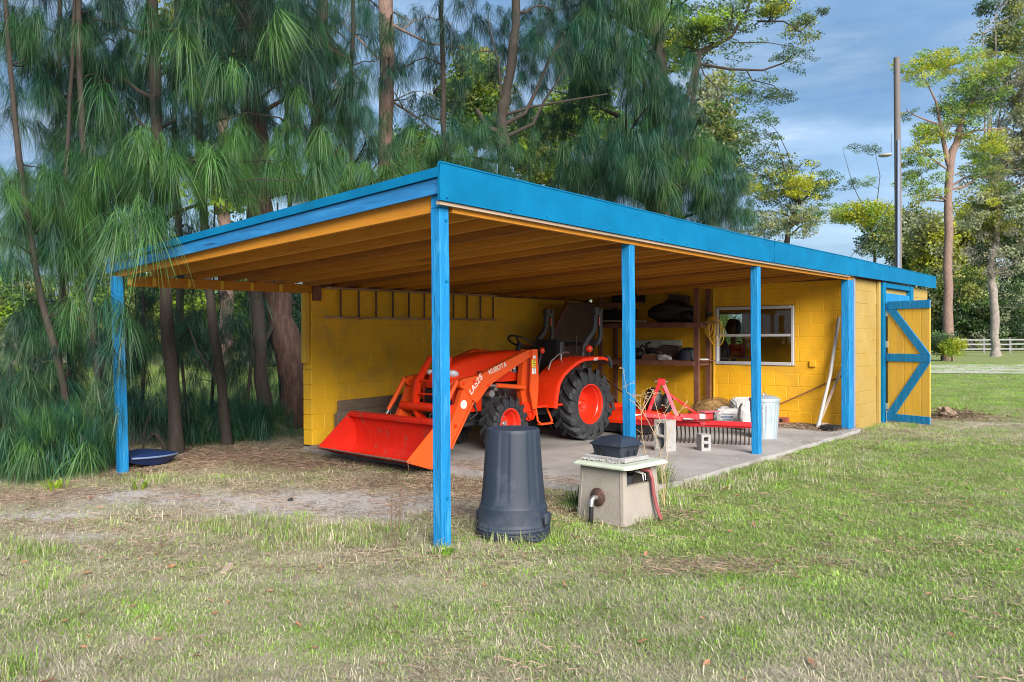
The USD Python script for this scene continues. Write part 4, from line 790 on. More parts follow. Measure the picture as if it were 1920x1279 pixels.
rk.part('cross_frame', G().beam((5.43, 1.63, 0.405), (5.62, 1.13, 0.365), 0.07, 0.06, bev=0.006), 'rake_red')
rk.part('cross_frame', G().beam((5.50, 1.62, 0.36), (5.88, 1.0, 0.335), 0.06, 0.055, bev=0.006), 'rake_red')
rk.part('frame_arm', G().beam((5.60, 1.17, 0.385), (5.93, 0.86, 0.395), 0.055, 0.085, bev=0.008), 'rake_red')
rk.part('frame_arm', G().beam((5.44, 1.70, 0.40), (5.72, 1.42, 0.32), 0.05, 0.05, bev=0.006), 'rake_red')
rk.part('swivel_plate', G().lathe([(0.0, 0), (0.17, 0), (0.17, 0.012), (0.0, 0.012)], 24, (5.78, 1.15, 0.365)), 'rake_red', smooth=30)
rk.part('swivel_plate', G().box((5.90, 0.90, 0.455), (0.26, 0.16, 0.012), RZ(-0.4), 0.003), 'rake_pink')
rk.part('lower_hitch_pin', G().tube([(5.38, 1.72, 0.395), (5.47, 1.66, 0.40)], 0.014, 8), 'steel', smooth=40)
rk.part('lower_hitch_pin', G().tube([(5.56, 1.10, 0.37), (5.70, 1.02, 0.36)], 0.014, 8), 'steel', smooth=40)
rk.part('label_sticker', G().beam((5.765, 0.972, 0.398), (5.82, 0.922, 0.400), 0.0608, 0.062, bev=0.001), 'sticker_white')


def cinder(name, label, c, rz, tilt=None, size=(0.19, 0.19, 0.39)):
    t = Thing(name, label, 'cinder block', (c[0], c[1], 0.02), rz, local=True)
    w_, d_, h_ = size; o = Polygon([(-w_ / 2, 0), (w_ / 2, 0), (w_ / 2, h_), (-w_ / 2, h_)]); hs = []
    for z0, z1 in ((0.032, h_ / 2 - 0.015), (h_ / 2 + 0.015, h_ - 0.032)):
        hs.append(Polygon([(-w_ / 2 + 0.035, z0), (w_ / 2 - 0.035, z0), (w_ / 2 - 0.03, z1), (-w_ / 2 + 0.03, z1)]).buffer(-0.012).buffer(0.012))
    for h in hs: o = o.difference(h)
    o = o.buffer(-0.004).buffer(0.004)
    R = np.stack([(1, 0, 0), (0, 0, 1), (0, -1, 0)], 1)
    t.part('block', G().prism(o, d_, (0, 0, 0), R), 'block_grey')
    t.part('mortar_lump', G().ball((0.0, -d_ / 2, h_ / 2), (0.05, 0.01, 0.02), 2, 0.3, 2), 'block_grey')
    return t
cinder('cinder_block', 'grey hollow cinder block stood on end under the rake frame', (4.97, 1.03), math.radians(-100))
cinder('cinder_block', 'small grey half block on the slab in front of the rake tines', (5.33, 0.685), math.radians(-38), size=(0.125, 0.15, 0.205))

# ---------------------------------------------------------------- along the window wall
gc = Thing('galvanised_bin', 'ribbed galvanised steel bin with domed lid beside the window wall', 'metal bin', (7.02, 0.60, 0.02), local=True)
rib = lambda a, z: 1 + 0.016 * np.clip(np.cos(a * 22) * 2, -1, 1) * ((z > 0.07) & (z < 0.47))
gc.part('body', G().lathe([(0.0, 0.01), (0.165, 0.01), (0.168, 0.0), (0.172, 0.03), (0.174, 0.06), (0.174, 0.07), (0.186, 0.25), (0.198, 0.46), (0.200, 0.475), (0.203, 0.54)], 176, wob=rib), 'galv', smooth=40)
gc.part('lid', G().lathe([(0.212, 0.520), (0.213, 0.552), (0.208, 0.560), (0.196, 0.562), (0.15, 0.585), (0.08, 0.600), (0, 0.604)], 48), 'galv', smooth=35)
gc.part('lid_handle', G().tube([(-0.05, 0, 0.60), (-0.045, 0, 0.63), (0, 0, 0.637), (0.045, 0, 0.63), (0.05, 0, 0.60)], 0.006, 8), 'steel', smooth=True)
for s_ in (-1, 1): gc.part('side_handle', G().tube([(s_ * 0.19, -0.06, 0.40), (s_ * 0.215, -0.05, 0.375), (s_ * 0.215, 0.05, 0.375), (s_ * 0.19, 0.06, 0.40)], 0.006, 8), 'steel', smooth=True)

hr = np.random.default_rng(11)
def hay_pile(c, rx, ry, rz, n):
    g = G(); v0 = []
    for _ in range(n):
        u = hr.normal(size=3); u /= np.linalg.norm(u); u[2] = abs(u[2]); rr = hr.uniform(0.75, 1.05); p = np.array(c) + u * (rx, ry, rz) * rr
        d = np.cross(u, hr.normal(size=3)); d /= np.linalg.norm(d); d[2] *= 0.5; ln = hr.uniform(0.04, 0.12); s_ = np.cross(d, u); s_ /= np.linalg.norm(s_) + 1e-9; w_ = 0.003
        g.add([p - d * ln - s_ * w_, p - d * ln + s_ * w_, p + s_ * w_ + u * 0.015, p - s_ * w_ + u * 0.015, p + d * ln + u * hr.uniform(-0.02, 0.03)], [[0, 1, 2], [0, 2, 3], [3, 2, 4]])
    return g
hp = Thing('hay_pile', 'heap of loose brown hay behind the red rake bar', 'hay', (8.38, 2.05, 0.02))
hp.part('core', G().ball((8.40, 2.03, 0.05), (0.42, 0.42, 0.34), 3, 0.35, 7), 'hay'); hp.part('straw', hay_pile((8.40, 2.03, 0.05), 0.46, 0.46, 0.38, 2600), 'hay', kind='stuff')


def sack(name, label, c, size, rz, seed, tilt=0.0):
    t = Thing(name, label, 'sack', (c[0], c[1], c[2] - size[2] / 2), rz, local=True)
    e = trimesh.creation.icosphere(4); v = np.array(e.vertices); s_ = np.sign(v) * np.abs(v) ** np.array([0.45, 0.45, 0.8]); s_ = s_ / np.abs(s_).max(0)
    s_ *= (1 + 0.16 * (meshkit.fbm(v * 2.2 + seed, 4, seed) - 0.5))[:, None]; s_[:, 2] += 0.55 * (meshkit.fbm(v * 3.3 + seed, 4, seed + 3) - 0.5); s_ *= (1 + 0.22 * (np.abs(meshkit.fbm(v * 5.5 + seed, 3, seed + 7) - 0.5)))[:, None]
    w_ = s_ * np.array(size) / 2; w_ = w_ @ RX(tilt).T + np.array([0, 0, size[2] / 2])
    t.part('bag', G().add(w_, e.faces), 'bag', smooth=True)
    return t, size, tilt
def sack_print(t, size, tilt, mt, rects, y):
    g = G()
    for (x0, x1, z0, z1) in rects: g.bb((x0, y - 0.003, z0), (x1, y, z1))
    t.part('print', g, mt)
s1, sz, tl = sack('feed_sack', 'white printed feed sack lying at the front of the sack pile', (8.10, 1.56, 0.17), (0.62, 0.34, 0.28), math.radians(-62), 3)
sack_print(s1, sz, tl, 'bag_print', [(-0.20, -0.02, 0.14, 0.17), (-0.18, -0.05, 0.10, 0.12), (-0.2, 0.0, 0.195, 0.205)], -0.172)
g = G().lathe([(0.065, 0), (0.065, 0.002), (0, 0.002)], 24, (0.12, -0.171, 0.15), RX(math.pi / 2)); s1.part('print', g, 'bag_pink')
s2, sz, tl = sack('feed_sack', 'crumpled white sack on top of the sack pile beside the metal bin', (8.25, 1.45, 0.35), (0.42, 0.30, 0.20), math.radians(-40), 8, 0.3)
sack_print(s2, sz, tl, 'bag_print', [(-0.1, 0.05, 0.12, 0.14), (-0.08, 0.0, 0.08, 0.10)], -0.150)
s3, sz, tl = sack('feed_sack', 'white sack standing upright against the metal bin', (7.75, 1.18, 0.22), (0.26, 0.20, 0.40), math.radians(-50), 14)
br = Thing('red_brick', 'red brick by the foot of the window wall next to the bin', 'brick', (8.90, 1.09, 0.02)); g = G().box((8.90, 1.09, 0.075), (0.10, 0.20, 0.11), RZ(0.1), 0.006); br.part('brick_body', g, 'brick'); br.part('brick_hole', G().box((8.847, 1.09, 0.08), (0.004, 0.05, 0.05), RZ(0.1)), 'black')
ty = Thing('black_tray', 'low black plastic tray on the slab at the blue corner post', 'tray', (8.42, 0.17, 0.02)); rr = [[(8.42 + a * w_, 0.17 + b * h_, z) for a, b in ((-1, -1), (1, -1), (1, 1), (-1, 1))] for w_, h_, z in ((0.12, 0.08, 0.022), (0.15, 0.11, 0.10), (0.135, 0.095, 0.10), (0.11, 0.07, 0.035))]; ty.part('tray_body', G().loft(rr), 'black')
pl = Thing('pipe', 'white plastic pipe leaning on the window wall beside the post', 'pipe', (8.62, 0.42, 0.02)); pl.part('pipe_body', G().tube([(8.62, 0.42, 0.02), (8.84, 0.30, 0.85), (8.99, 0.215, 1.75)], 0.027, 14), 'pipe', smooth=40); pl.part('pipe_collar', G().tube([(8.62, 0.42, 0.025), (8.645, 0.405, 0.12)], 0.034, 14), 'pipe', smooth=40)
pl = Thing('pale_board', 'narrow pale board leaning behind the white pipe', 'board', (8.74, 0.43, 0.02)); pl.part('board_body', G().beam((8.72, 0.46, 0.02), (8.99, 0.16, 0.98), 0.018, 0.045, (0, 1, 0)), 'raw_wood')
pl = Thing('tool_handle', 'long brown wooden tool handle leaning across the wall behind the bin', 'handle', (8.9, 1.4, 0.02)); pl.part('handle_body', G().tube([(8.93, 1.35, 0.24), (8.97, 0.75, 0.53), (9.005, 0.13, 0.85)], 0.012, 8), 'stick', smooth=True); pl.part('tool_head', G().box((8.92, 1.52, 0.10), (0.04, 0.26, 0.18), RX(0.5), 0.01), 'rust')
so = Thing('paper_scrap', 'scrap of cardboard on the floor at the window wall', 'scrap', (9.0, 0.5, 0.02)); so.part('sheet', G().box((8.93, 0.42, 0.05), (0.05, 0.10, 0.05), RZ(0.5) @ RY(0.4), 0.004), 'raw_wood')

# ---------------------------------------------------------------- shelves against the wall
sh = Thing('shelving', 'red brown timber shelves full of odds and ends against the store wall', 'shelves', (8.75, 3.6, 0.02))
for (x, y, mt) in ((8.44, 2.35, 'brown_wood'), (8.94, 2.385, 'brown_wood'), (8.44, 3.30, 'brown_wood'), (8.44, 4.30, 'brown_wood'), (8.94, 4.30, 'brown_wood')):
    if y == 3.30: continue
    sh.part('upright', G().bb((x, y, 0.02), (x + 0.045, y + 0.092, 2.30), 0.004), mt)
for z in (0.955, 1.61, 1.99):
    yy0 = 2.30 if z < 1.9 else 3.55
    for k in range(2 if z < 1.9 else 1): sh.part('shelf_board', G().bb((8.50 + k * 0.24, yy0 - (0.05 if z == 1.61 else 0), z + 0.068), (8.735 + k * 0.24, 4.9, z + 0.09), 0.003), 'brown_wood')
    sh.part('front_rail', G().bb((8.40, yy0 - (0.02 if z == 1.61 else -0.12), z - 0.005), (8.438, 4.9, z + 0.075), 0.004), 'brown_wood')
    sh.part('side_rail', G().bb((8.49, 2.40 if z < 1.9 else 4.25, z - 0.005), (8.93, 2.435 if z < 1.9 else 4.285, z + 0.065), 0.004), 'brown_wood')
def thing1(name, label, cat, parts, base):
    t = Thing(name, label, cat, base)
    for nm, g, mt, sm in parts: t.part(nm, g, mt, smooth=sm)
    return t
z2, z1 = 1.046, 1.701
thing1('white_panel', 'pale white board standing at the back of the lower shelf', 'board', [('panel', G().box((8.96, 3.42, z2 + 0.17), (0.02, 0.95, 0.34), RY(0.08), 0.004), 'lid', False)], (8.96, 3.42, z2))
thing1('wooden_tray', 'red brown wooden tray on the lower shelf', 'tray', [('tray_front', G().bb((8.53, 3.02, z2), (8.545, 3.50, z2 + 0.085), 0.003), 'brown_wood', False), ('tray_base', G().bb((8.546, 3.02, z2), (8.78, 3.50, z2 + 0.02)), 'brown_wood', False), ('tray_side', G().bb((8.546, 3.02, z2 + 0.021), (8.78, 3.035, z2 + 0.08)), 'brown_wood', False), ('tray_side', G().bb((8.546, 3.485, z2 + 0.021), (8.78, 3.50, z2 + 0.08)), 'brown_wood', False)], (8.65, 3.26, z2))
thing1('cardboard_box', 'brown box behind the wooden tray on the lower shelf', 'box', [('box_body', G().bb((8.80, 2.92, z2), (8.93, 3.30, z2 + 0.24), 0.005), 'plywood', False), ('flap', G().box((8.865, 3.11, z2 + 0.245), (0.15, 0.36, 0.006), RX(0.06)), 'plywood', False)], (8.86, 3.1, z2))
boot = lambda y: G().tube([(8.70, y, z2 + 0.14), (8.70, y, z2 + 0.21), (8.69, y + 0.03, z2 + 0.27)], (0.045, 0.05, 0.045), 10).ball((8.66, y + 0.05, z2 + 0.13), (0.06, 0.13, 0.05), 2)
thing1('power_tool', 'black hand tool lying on the wooden tray', 'tool', [('tool_body', G().tube([(8.66, 3.50, z2 + 0.13), (8.66, 3.38, z2 + 0.16), (8.67, 3.25, z2 + 0.13)], (0.05, 0.055, 0.03), 10), 'black', True), ('tool_handle', G().tube([(8.66, 3.44, z2 + 0.14), (8.66, 3.50, z2 + 0.27), (8.66, 3.40, z2 + 0.30)], 0.022, 8), 'black', True), ('chuck', G().tube([(8.67, 3.25, z2 + 0.13), (8.67, 3.18, z2 + 0.12)], (0.025, 0.012), 8), 'steel', True)], (8.66, 3.4, z2))
thing1('power_tool', 'black tool beside the uprights in the dark end of the lower shelf', 'tool', [('tool_body', G().ball((8.68, 3.72, z2 + 0.10), (0.10, 0.17, 0.10), 2, 0.3, 3), 'black', True), ('tool_grip', G().tube([(8.66, 3.66, z2 + 0.15), (8.66, 3.58, z2 + 0.25), (8.66, 3.50, z2 + 0.19)], 0.018, 8), 'black', True)], (8.68, 3.7, z2))
thing1('cap', 'dark blue cap by the front upright of the lower shelf', 'cap', [('crown', G().lathe([(0.17, 0.0), (0.17, 0.08), (0.15, 0.15), (0.09, 0.19), (0, 0.20)], 24, (8.68, 2.66, z2 + 0.02)), 'bin_lid', 40), ('brim', G().lathe([(0.0, 0.0), (0.19, 0.0), (0.19, 0.012), (0, 0.014)], 24, (8.66, 2.66, z2 + 0.003)), 'bin_lid', 40)], (8.68, 2.66, z2))
thing1('paper_stack', 'flat white papers on the end of the lower shelf', 'papers', [('sheet', G().box((8.72, 2.45, z2 + 0.006), (0.28, 0.20, 0.010), RZ(0.1)), 'sticker_white', False), ('sheet', G().box((8.70, 2.47, z2 + 0.016), (0.24, 0.18, 0.008), RZ(-0.15)), 'sticker_white', False)], (8.7, 2.45, z2))
thing1('rag', 'pale crumpled rag hanging over the lower shelf edge', 'rag', [('cloth', G().ball((8.52, 3.05, z2 + 0.04), (0.04, 0.13, 0.055), 3, 0.6, 4), 'bag', True)], (8.52, 3.05, z2))
thing1('light_plank', 'pale bare plank lying on the upper shelf', 'plank', [('plank_body', G().beam((8.52, 3.42, z1 + 0.02), (8.52, 4.70, z1 + 0.05), 0.10, 0.035), 'raw_wood', False), ('plank_splinter', G().beam((8.55, 3.72, z1 + 0.045), (8.50, 3.86, z1 + 0.09), 0.03, 0.015), 'raw_wood', False)], (8.52, 4.0, z1))
thing1('dark_sack', 'black plastic sack slumped on the upper shelf', 'sack', [('sack_body', G().ball((8.70, 2.98, z1 + 0.16), (0.20, 0.46, 0.20), 3, 0.45, 6), 'black', True), ('sack_neck', G().ball((8.62, 2.62, z1 + 0.10), (0.12, 0.17, 0.10), 3, 0.5, 9), 'black', True)], (8.7, 2.9, z1))
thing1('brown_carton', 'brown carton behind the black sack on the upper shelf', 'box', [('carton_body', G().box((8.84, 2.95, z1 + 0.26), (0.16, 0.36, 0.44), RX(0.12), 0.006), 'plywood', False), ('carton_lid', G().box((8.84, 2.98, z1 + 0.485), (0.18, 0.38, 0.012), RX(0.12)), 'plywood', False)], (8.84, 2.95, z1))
thing1('dark_crate', 'dark crate at the far end of the upper shelf', 'crate', [('crate_body', G().bb((8.62, 3.85, z1), (8.92, 4.6, z1 + 0.22), 0.01), 'black', False), ('crate_rim', G().bb((8.60, 3.83, z1 + 0.221), (8.94, 4.62, z1 + 0.245), 0.004), 'black', False)], (8.77, 4.2, z1))
thing1('storage_bin', 'black storage bin on the topmost shelf', 'bin', [('bin_body', G().bb((8.55, 3.65, 2.083), (8.9, 4.15, 2.26), 0.01), 'black', False), ('bin_cover', G().bb((8.54, 3.64, 2.261), (8.91, 4.16, 2.275), 0.004), 'black', False)], (8.7, 3.9, 2.083))
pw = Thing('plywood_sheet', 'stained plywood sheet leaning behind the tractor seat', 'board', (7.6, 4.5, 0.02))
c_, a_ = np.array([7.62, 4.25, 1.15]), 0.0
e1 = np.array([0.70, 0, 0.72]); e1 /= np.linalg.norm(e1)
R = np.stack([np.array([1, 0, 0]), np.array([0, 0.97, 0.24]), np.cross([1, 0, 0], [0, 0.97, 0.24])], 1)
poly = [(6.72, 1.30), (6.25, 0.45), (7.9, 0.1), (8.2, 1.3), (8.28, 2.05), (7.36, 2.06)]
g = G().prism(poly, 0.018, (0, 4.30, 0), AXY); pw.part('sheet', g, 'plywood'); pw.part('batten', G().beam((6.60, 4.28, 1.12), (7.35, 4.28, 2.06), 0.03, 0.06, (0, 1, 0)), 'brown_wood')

# cord, ladder, boards
yc = Thing('extension_cord', 'coil of yellow extension cord hanging at the end of the shelves', 'cord', (8.92, 2.34, 1.75))
for k in range(5):
    a = np.linspace(0, 2 * math.pi, 25); w_, h_ = 0.085 + 0.02 * k, 0.17 + 0.022 * k; dx = 0.012 * k
    c0 = np.array([8.88 - dx, 2.36 - 0.03 * k, 1.80 - h_])
    lp = np.stack([c0[0] + 0.01 * np.sin(3 * a), c0[1] + w_ * np.sin(a) * (0.55 + 0.45 * (1 - np.cos(a)) / 2) - 0.05 * (1 - np.cos(a)) / 2 * (k - 2) * 0.4, c0[2] + h_ * np.cos(a)], 1)
    yc.part('loop', G().tube(lp, 0.0075, 6, caps=False), 'cord', smooth=True)
yc.part('hook', G().tube([(9.0, 2.36, 1.82), (8.86, 2.36, 1.83), (8.84, 2.36, 1.87)], 0.006, 6), 'steel'); yc.part('plug', G().box((8.85, 2.36, 1.83), (0.05, 0.10, 0.05), RZ(0.3), 0.01), 'black')
lad = Thing('ladder', 'wooden ladder hung sideways along the top of the rear wall', 'ladder', (4.4, 4.87, 1.72))
for z in (1.728, 2.128): lad.part('side_rail', G().beam((2.68, 4.885, z), (6.15, 4.885, z + 0.012), 0.06, 0.028), 'ladder')
for k in range(11): lad.part('rung', G().tube([(2.93 + k * 0.315, 4.885, 1.74), (2.93 + k * 0.315, 4.885, 2.13)], 0.015, 8), 'rung', smooth=40)
for x in (3.3, 5.6): lad.part('hanger', G().beam((x, 4.90, 1.712), (x, 4.945, 1.712), 0.04, 0.006), 'rust')
pk = Thing('plank_stack', 'weathered grey planks stacked on edge against the rear wall behind the bucket', 'planks', (3.4, 4.86, 0.02))
for k, (x0, x1, z0, z1, y) in enumerate(((2.86, 4.6, 0.44, 0.605, 4.86), (2.80, 4.7, 0.24, 0.435, 4.85), (2.84, 4.6, 0.03, 0.235, 4.86), (2.78, 4.5, 0.10, 0.47, 4.78))):
    pk.part('plank', G().beam((x0, y, (z0 + z1) / 2 - 0.01), (x1, y, (z0 + z1) / 2 + 0.03), 0.035, z1 - z0), 'old_wood')

# inside the store, seen through the window
ct = Thing('red_tool_box', 'red tool box standing on a small cart inside the store window', 'tool box', (10.2, 2.45, 1.05)); ct.part('box_body', G().bb((10.10, 2.33, 1.07), (10.30, 2.60, 1.30), 0.012), 'rake_red'); ct.part('handle', G().tube([(10.2, 2.39, 1.30), (10.2, 2.41, 1.35), (10.2, 2.52, 1.35), (10.2, 2.54, 1.30)], 0.012, 8), 'black', smooth=True)
ca = Thing('cart', 'grey metal cart under the red tool box inside the store', 'cart', (10.2, 2.48, 0.02))
for z in (1.045, 0.45): ca.part('cart_shelf', G().bb((9.98, 2.2, z), (10.45, 2.78, z + 0.02), 0.003), 'alu')
for x in (9.99, 10.43):
    for y in (2.21, 2.76): ca.part('leg', G().bb((x, y, 0.02), (x + 0.012, y + 0.012, 1.40 if y < 2.5 else 1.06)), 'alu')
bb_ = Thing('blue_bag', 'dark blue bag hanging inside the left edge of the store window', 'bag', (9.5, 2.25, 1.0)); bb_.part('bag_body', G().ball((9.45, 2.37, 1.12), (0.08, 0.10, 0.26), 3, 0.2, 2), 'tarp', smooth=True); bb_.part('strap', G().tube([(9.45, 2.33, 1.34), (9.45, 2.37, 1.50), (9.45, 2.41, 1.34)], 0.01, 6), 'tarp')
dk = Thing('dark_machine', 'dark machine head in front of the far store window', 'machine', (10.6, 2.75, 1.4)); dk.part('machine_body', G().ball((10.6, 2.72, 1.62), (0.12, 0.16, 0.18), 2, 0.3, 8), 'black', smooth=True); dk.part('column', G().tube([(10.6, 2.72, 0.02), (10.6, 2.72, 1.5)], 0.05, 10), 'dark_metal')

# ---------------------------------------------------------------- in front: upturned bin, well box
cb = Thing('upturned_bin', 'dented dark grey plastic dustbin upside down on its lid in the grass', 'dustbin', (0.66, -0.10, -0.04), math.radians(-35), local=True)
def flutes(a, z):
    a = np.asarray(a); f = np.clip(np.cos(a * 6 + 0.35) * 5 - 1.6, 0, 1); on = 1 / (1 + np.exp(-(z - 0.295) * 160)) * (1 / (1 + np.exp((z - 0.80) * 200)))
    return 1 - 0.035 * f * on + 0.012 * np.cos(2 * a + 1) * (z / 0.8)
body = [(0.272, 0.085), (0.274, 0.10), (0.266, 0.108), (0.263, 0.13), (0.258, 0.20), (0.2565, 0.232), (0.250, 0.238), (0.247, 0.25), (0.244, 0.275), (0.240, 0.30), (0.237, 0.33), (0.228, 0.42), (0.220, 0.52), (0.213, 0.62), (0.206, 0.72), (0.202, 0.785), (0.200, 0.800), (0.193, 0.812), (0.180, 0.812), (0.168, 0.802), (0.10, 0.796), (0.0, 0.794)]
cb.part('body', G().lathe(body, 120, wob=flutes), 'bin', smooth=38)
cb.part('rim_band', G().lathe([(0.276, 0.092), (0.280, 0.086), (0.281, 0.072), (0.274, 0.066), (0.25, 0.070)], 72), 'bin', smooth=35)
cb.part('lid', G().lathe([(0.0, 0.0), (0.21, -0.01), (0.268, 0.0), (0.281, 0.02), (0.283, 0.058), (0.276, 0.064), (0.0, 0.064)], 72), 'bin_lid', smooth=35)
for a in (-1.22, 1.92):
    R = RZ(a); g = G().tube([R @ np.array(p) for p in ((0.274, -0.085, 0.040), (0.302, -0.070, 0.034), (0.314, -0.035, 0.028), (0.317, 0.0, 0.026), (0.314, 0.035, 0.028), (0.302, 0.070, 0.034), (0.274, 0.085, 0.040))], 0.014, 8, flat=0.8); cb.part('lid_handle', g, 'bin', smooth=True)
for a in (-0.62, 2.5):
    R = RZ(a); v, f = G().box((0.268, 0, 0.145), (0.04, 0.12, 0.085), None, 0.012).mesh(); cb.part('grip', G().add(v @ R.T, f), 'bin')
    cb.part('grip_slot', (lambda b: G().add(b[0] @ R.T, b[1]))(G().box((0.272, -0.078, 0.13), (0.012, 0.010, 0.10), RX(0.35), 0.003).mesh()), 'black')
cb.part('base_hole', G().lathe([(0.0, 0.7985), (0.018, 0.7985), (0.018, 0.797)], 10, (0.13, -0.05, 0.0)), 'black')

wb = Thing('well_box', 'square concrete pump box with pale lid and a rusty pipe in its side', 'pump box', (1.66, -0.40, -0.04), math.radians(-5.5), local=True)
hb, ht, hh = 0.245, 0.222, 0.445
def lvl(s_, z): return [(-s_, -s_, z), (s_, -s_, z), (s_, s_, z), (-s_, s_, z)]
def wall_panel(p0, p1, z0, z1, th=0.05):
    pass
# four walls; the right front wall has a notch at its top
for nm, k in (('wall', 0), ('wall', 1), ('wall', 2), ('wall', 3)):
    Rk = RZ(k * math.pi / 2)
    def pt(x, y, z): s_ = hb + (ht - hb) * z / hh; return Rk @ np.array([x * s_, -s_ + y, z])
    def slab(xa, xb, za, zc):
        return [[pt(xa, 0, za), pt(xb, 0, za), pt(xb, 0.045, za), pt(xa, 0.045, za)], [pt(xa, 0, zc), pt(xb, 0, zc), pt(xb, 0.045, zc), pt(xa, 0.045, zc)]]
    g = G(); ed = 0.985
    if k == 0:                                                            # front right face with the notch
        g.loft(slab(-ed, ed, 0.0, 0.31)); g.loft(slab(-ed, -0.80, 0.311, hh)); g.loft(slab(0.62, ed, 0.311, hh))
    else: g.loft(slab(-ed, ed, 0.0, hh))
    wb.part(nm, g, 'well')
for sx_ in (-1, 1):
    for sy_ in (-1, 1): wb.part('corner', G().loft([[(sx_ * (s_ - c_[0]), sy_ * (s_ - c_[1]), z) for c_ in ((-0.004, 0.03), (0.0, 0.004), (0.004, 0.0), (0.03, -0.004), (0.04, 0.04))][::(1 if sx_ * sy_ > 0 else -1)] for s_, z in ((hb, 0.0), (ht, hh - 0.001))]), 'well')
lid_r = lambda s_, z, c_=0.03: [(-s_ + c_, -s_, z), (s_ - c_, -s_, z), (s_, -s_ + c_, z), (s_, s_ - c_, z), (s_ - c_, s_, z), (-s_ + c_, s_, z), (-s_, s_ - c_, z), (-s_, -s_ + c_, z)]
tilt = lambda rr: [[tuple(np.array([p[0] + 0.012, p[1] - 0.012, p[2]]) + np.array([0, 0, 0.03 * (p[0] - p[1]) * 0.2])) for p in r] for r in rr]
wb.part('lid', G().loft(tilt([lid_r(0.262, 0.446), lid_r(0.290, 0.452), lid_r(0.292, 0.462), lid_r(0.272, 0.480), lid_r(0.26, 0.483)])), 'lid')
wb.part('pump', G().tube([(0.0, 0, 0.02), (0, 0, 0.36)], 0.13, 14), 'dark_metal', smooth=40)
for dx in (0.0, 0.03): wb.part('wire', G().tube([(0.02 + dx, -0.16, 0.40), (0.03 + dx, -0.225, 0.385), (0.03 + dx, -0.232, 0.335)], 0.004, 5), 'sticker_white')
R90 = RY(-math.pi / 2)
wb.part('flange', G().lathe([(0.0, 0.0), (0.072, 0.0), (0.075, 0.008), (0.060, 0.018), (0.03, 0.026), (0.0, 0.028)], 24, (-0.243, 0.015, 0.205), R90), 'rust', smooth=35)
wb.part('pipe_elbow', G().tube([(-0.26, 0.015, 0.205), (-0.31, 0.013, 0.205), (-0.33, 0.012, 0.19), (-0.335, 0.012, 0.14)], (0.02, 0.02, 0.022, 0.02), 10), 'steel', smooth=40)
wb.part('black_pipe', G().tube([(-0.335, 0.012, 0.145), (-0.337, 0.012, 0.06), (-0.33, 0.025, -0.01)], 0.019, 10), 'black', smooth=40)
hz = Thing('red_hose', 'faded red hose hanging from the notch of the pump box to the grass', 'hose', (1.82, -0.68, 0.0))
hz.part('hose_run', G().tube([(1.705, -0.590, 0.37), (1.725, -0.655, 0.365), (1.735, -0.672, 0.31), (1.745, -0.682, 0.18), (1.765, -0.700, 0.06), (1.79, -0.725, -0.03)], 0.013, 8), 'hose', smooth=True)
hz.part('hose_run', G().tube([(1.730, -0.590, 0.375), (1.748, -0.650, 0.368), (1.752, -0.668, 0.30), (1.758, -0.682, 0.17), (1.775, -0.702, 0.06), (1.80, -0.727, -0.03)], 0.012, 8), 'hose', smooth=True)
pv = Thing('paving_slab', 'grey concrete paver lying on the lid of the pump box', 'paver', (1.66, -0.40, 0.445), math.radians(-5), local=True); pv.part('paver_body', G().box((0.0, 0.02, 0.020), (0.32, 0.43, 0.035), None, 0.006), 'block_grey')
gv_ = G(); r_ = np.random.default_rng(4)
for _ in range(90): gv_.ball((r_.uniform(-0.21, -0.165), r_.uniform(-0.2, 0.24), 0.004 + r_.uniform(0, 0.006)), r_.uniform(0.004, 0.010), 0)
pv.part('grit', gv_, 'block_grey', kind='stuff')
bt = Thing('bait_box', 'black plastic bait box with sloping roof on the pump box', 'bait box', (1.62, -0.38, 0.482), math.radians(-8), local=True)
def rr_(x0, x1, y0, y1, z): return [(x0, y0, z), (x1, y0, z), (x1, y1, z), (x0, y1, z)]
bt.part('base', G().loft([rr_(-0.095, 0.115, -0.15, 0.12, 0.0), rr_(-0.112, 0.130, -0.17, 0.14, 0.088)]), 'bait')
bt.part('roof', G().loft([rr_(-0.120, 0.140, -0.180, 0.150, 0.089), rr_(-0.128, 0.148, -0.188, 0.158, 0.093), rr_(-0.125, 0.145, -0.185, 0.155, 0.100), rr_(-0.055, 0.11, -0.13, 0.10, 0.150), rr_(-0.05, 0.105, -0.125, 0.095, 0.153)]), 'bait')
bt.part('entry_hole', G().lathe([(0.0, 0.0), (0.030, 0.0), (0.030, 0.003)], 18, (-0.1045, 0.075, 0.046), RY(-math.pi / 2 - 0.19)), 'black')
for x in (-0.01, 0.07): bt.part('slot', G().bb((x, -0.1665, 0.012), (x + 0.018, -0.155, 0.050)), 'black')
bt.part('seam', G().bb((-0.1075, 0.012, 0.005), (-0.10, 0.022, 0.075)), 'black')

# dry stalks by the corner post and by the pump box
def stalks(name, label, base, items, mt, r0=0.004):
    t = Thing(name, label, 'dry weed', (base[0], base[1], -0.04)); r = np.random.default_rng(len(label))
    for pts in items:
        pts = [np.array(p, float) for p in pts]; n = t.part('stem', G().tube(pts, np.linspace(r0, r0 * 0.5, len(pts)), 6), mt, smooth=True)
    g = G()
    for pts in items:
        for _ in range(9):
            u = r.uniform(0.3, 1.0) * (len(pts) - 1); i_ = min(int(u), len(pts) - 2); p = np.array(pts[i_]) * (1 - (u - i_)) + np.array(pts[i_ + 1]) * (u - i_)
            d = r.normal(size=3) * 0.035; d[2] = abs(d[2]); g.tube([p, p + d * 0.6, p + d + r.normal(size=3) * 0.008], 0.0016, 4)
            if r.random() < 0.6: g.ball(p + d, r.uniform(0.003, 0.007), 0)
    t.part('twig', g, mt, kind='stuff'); return t
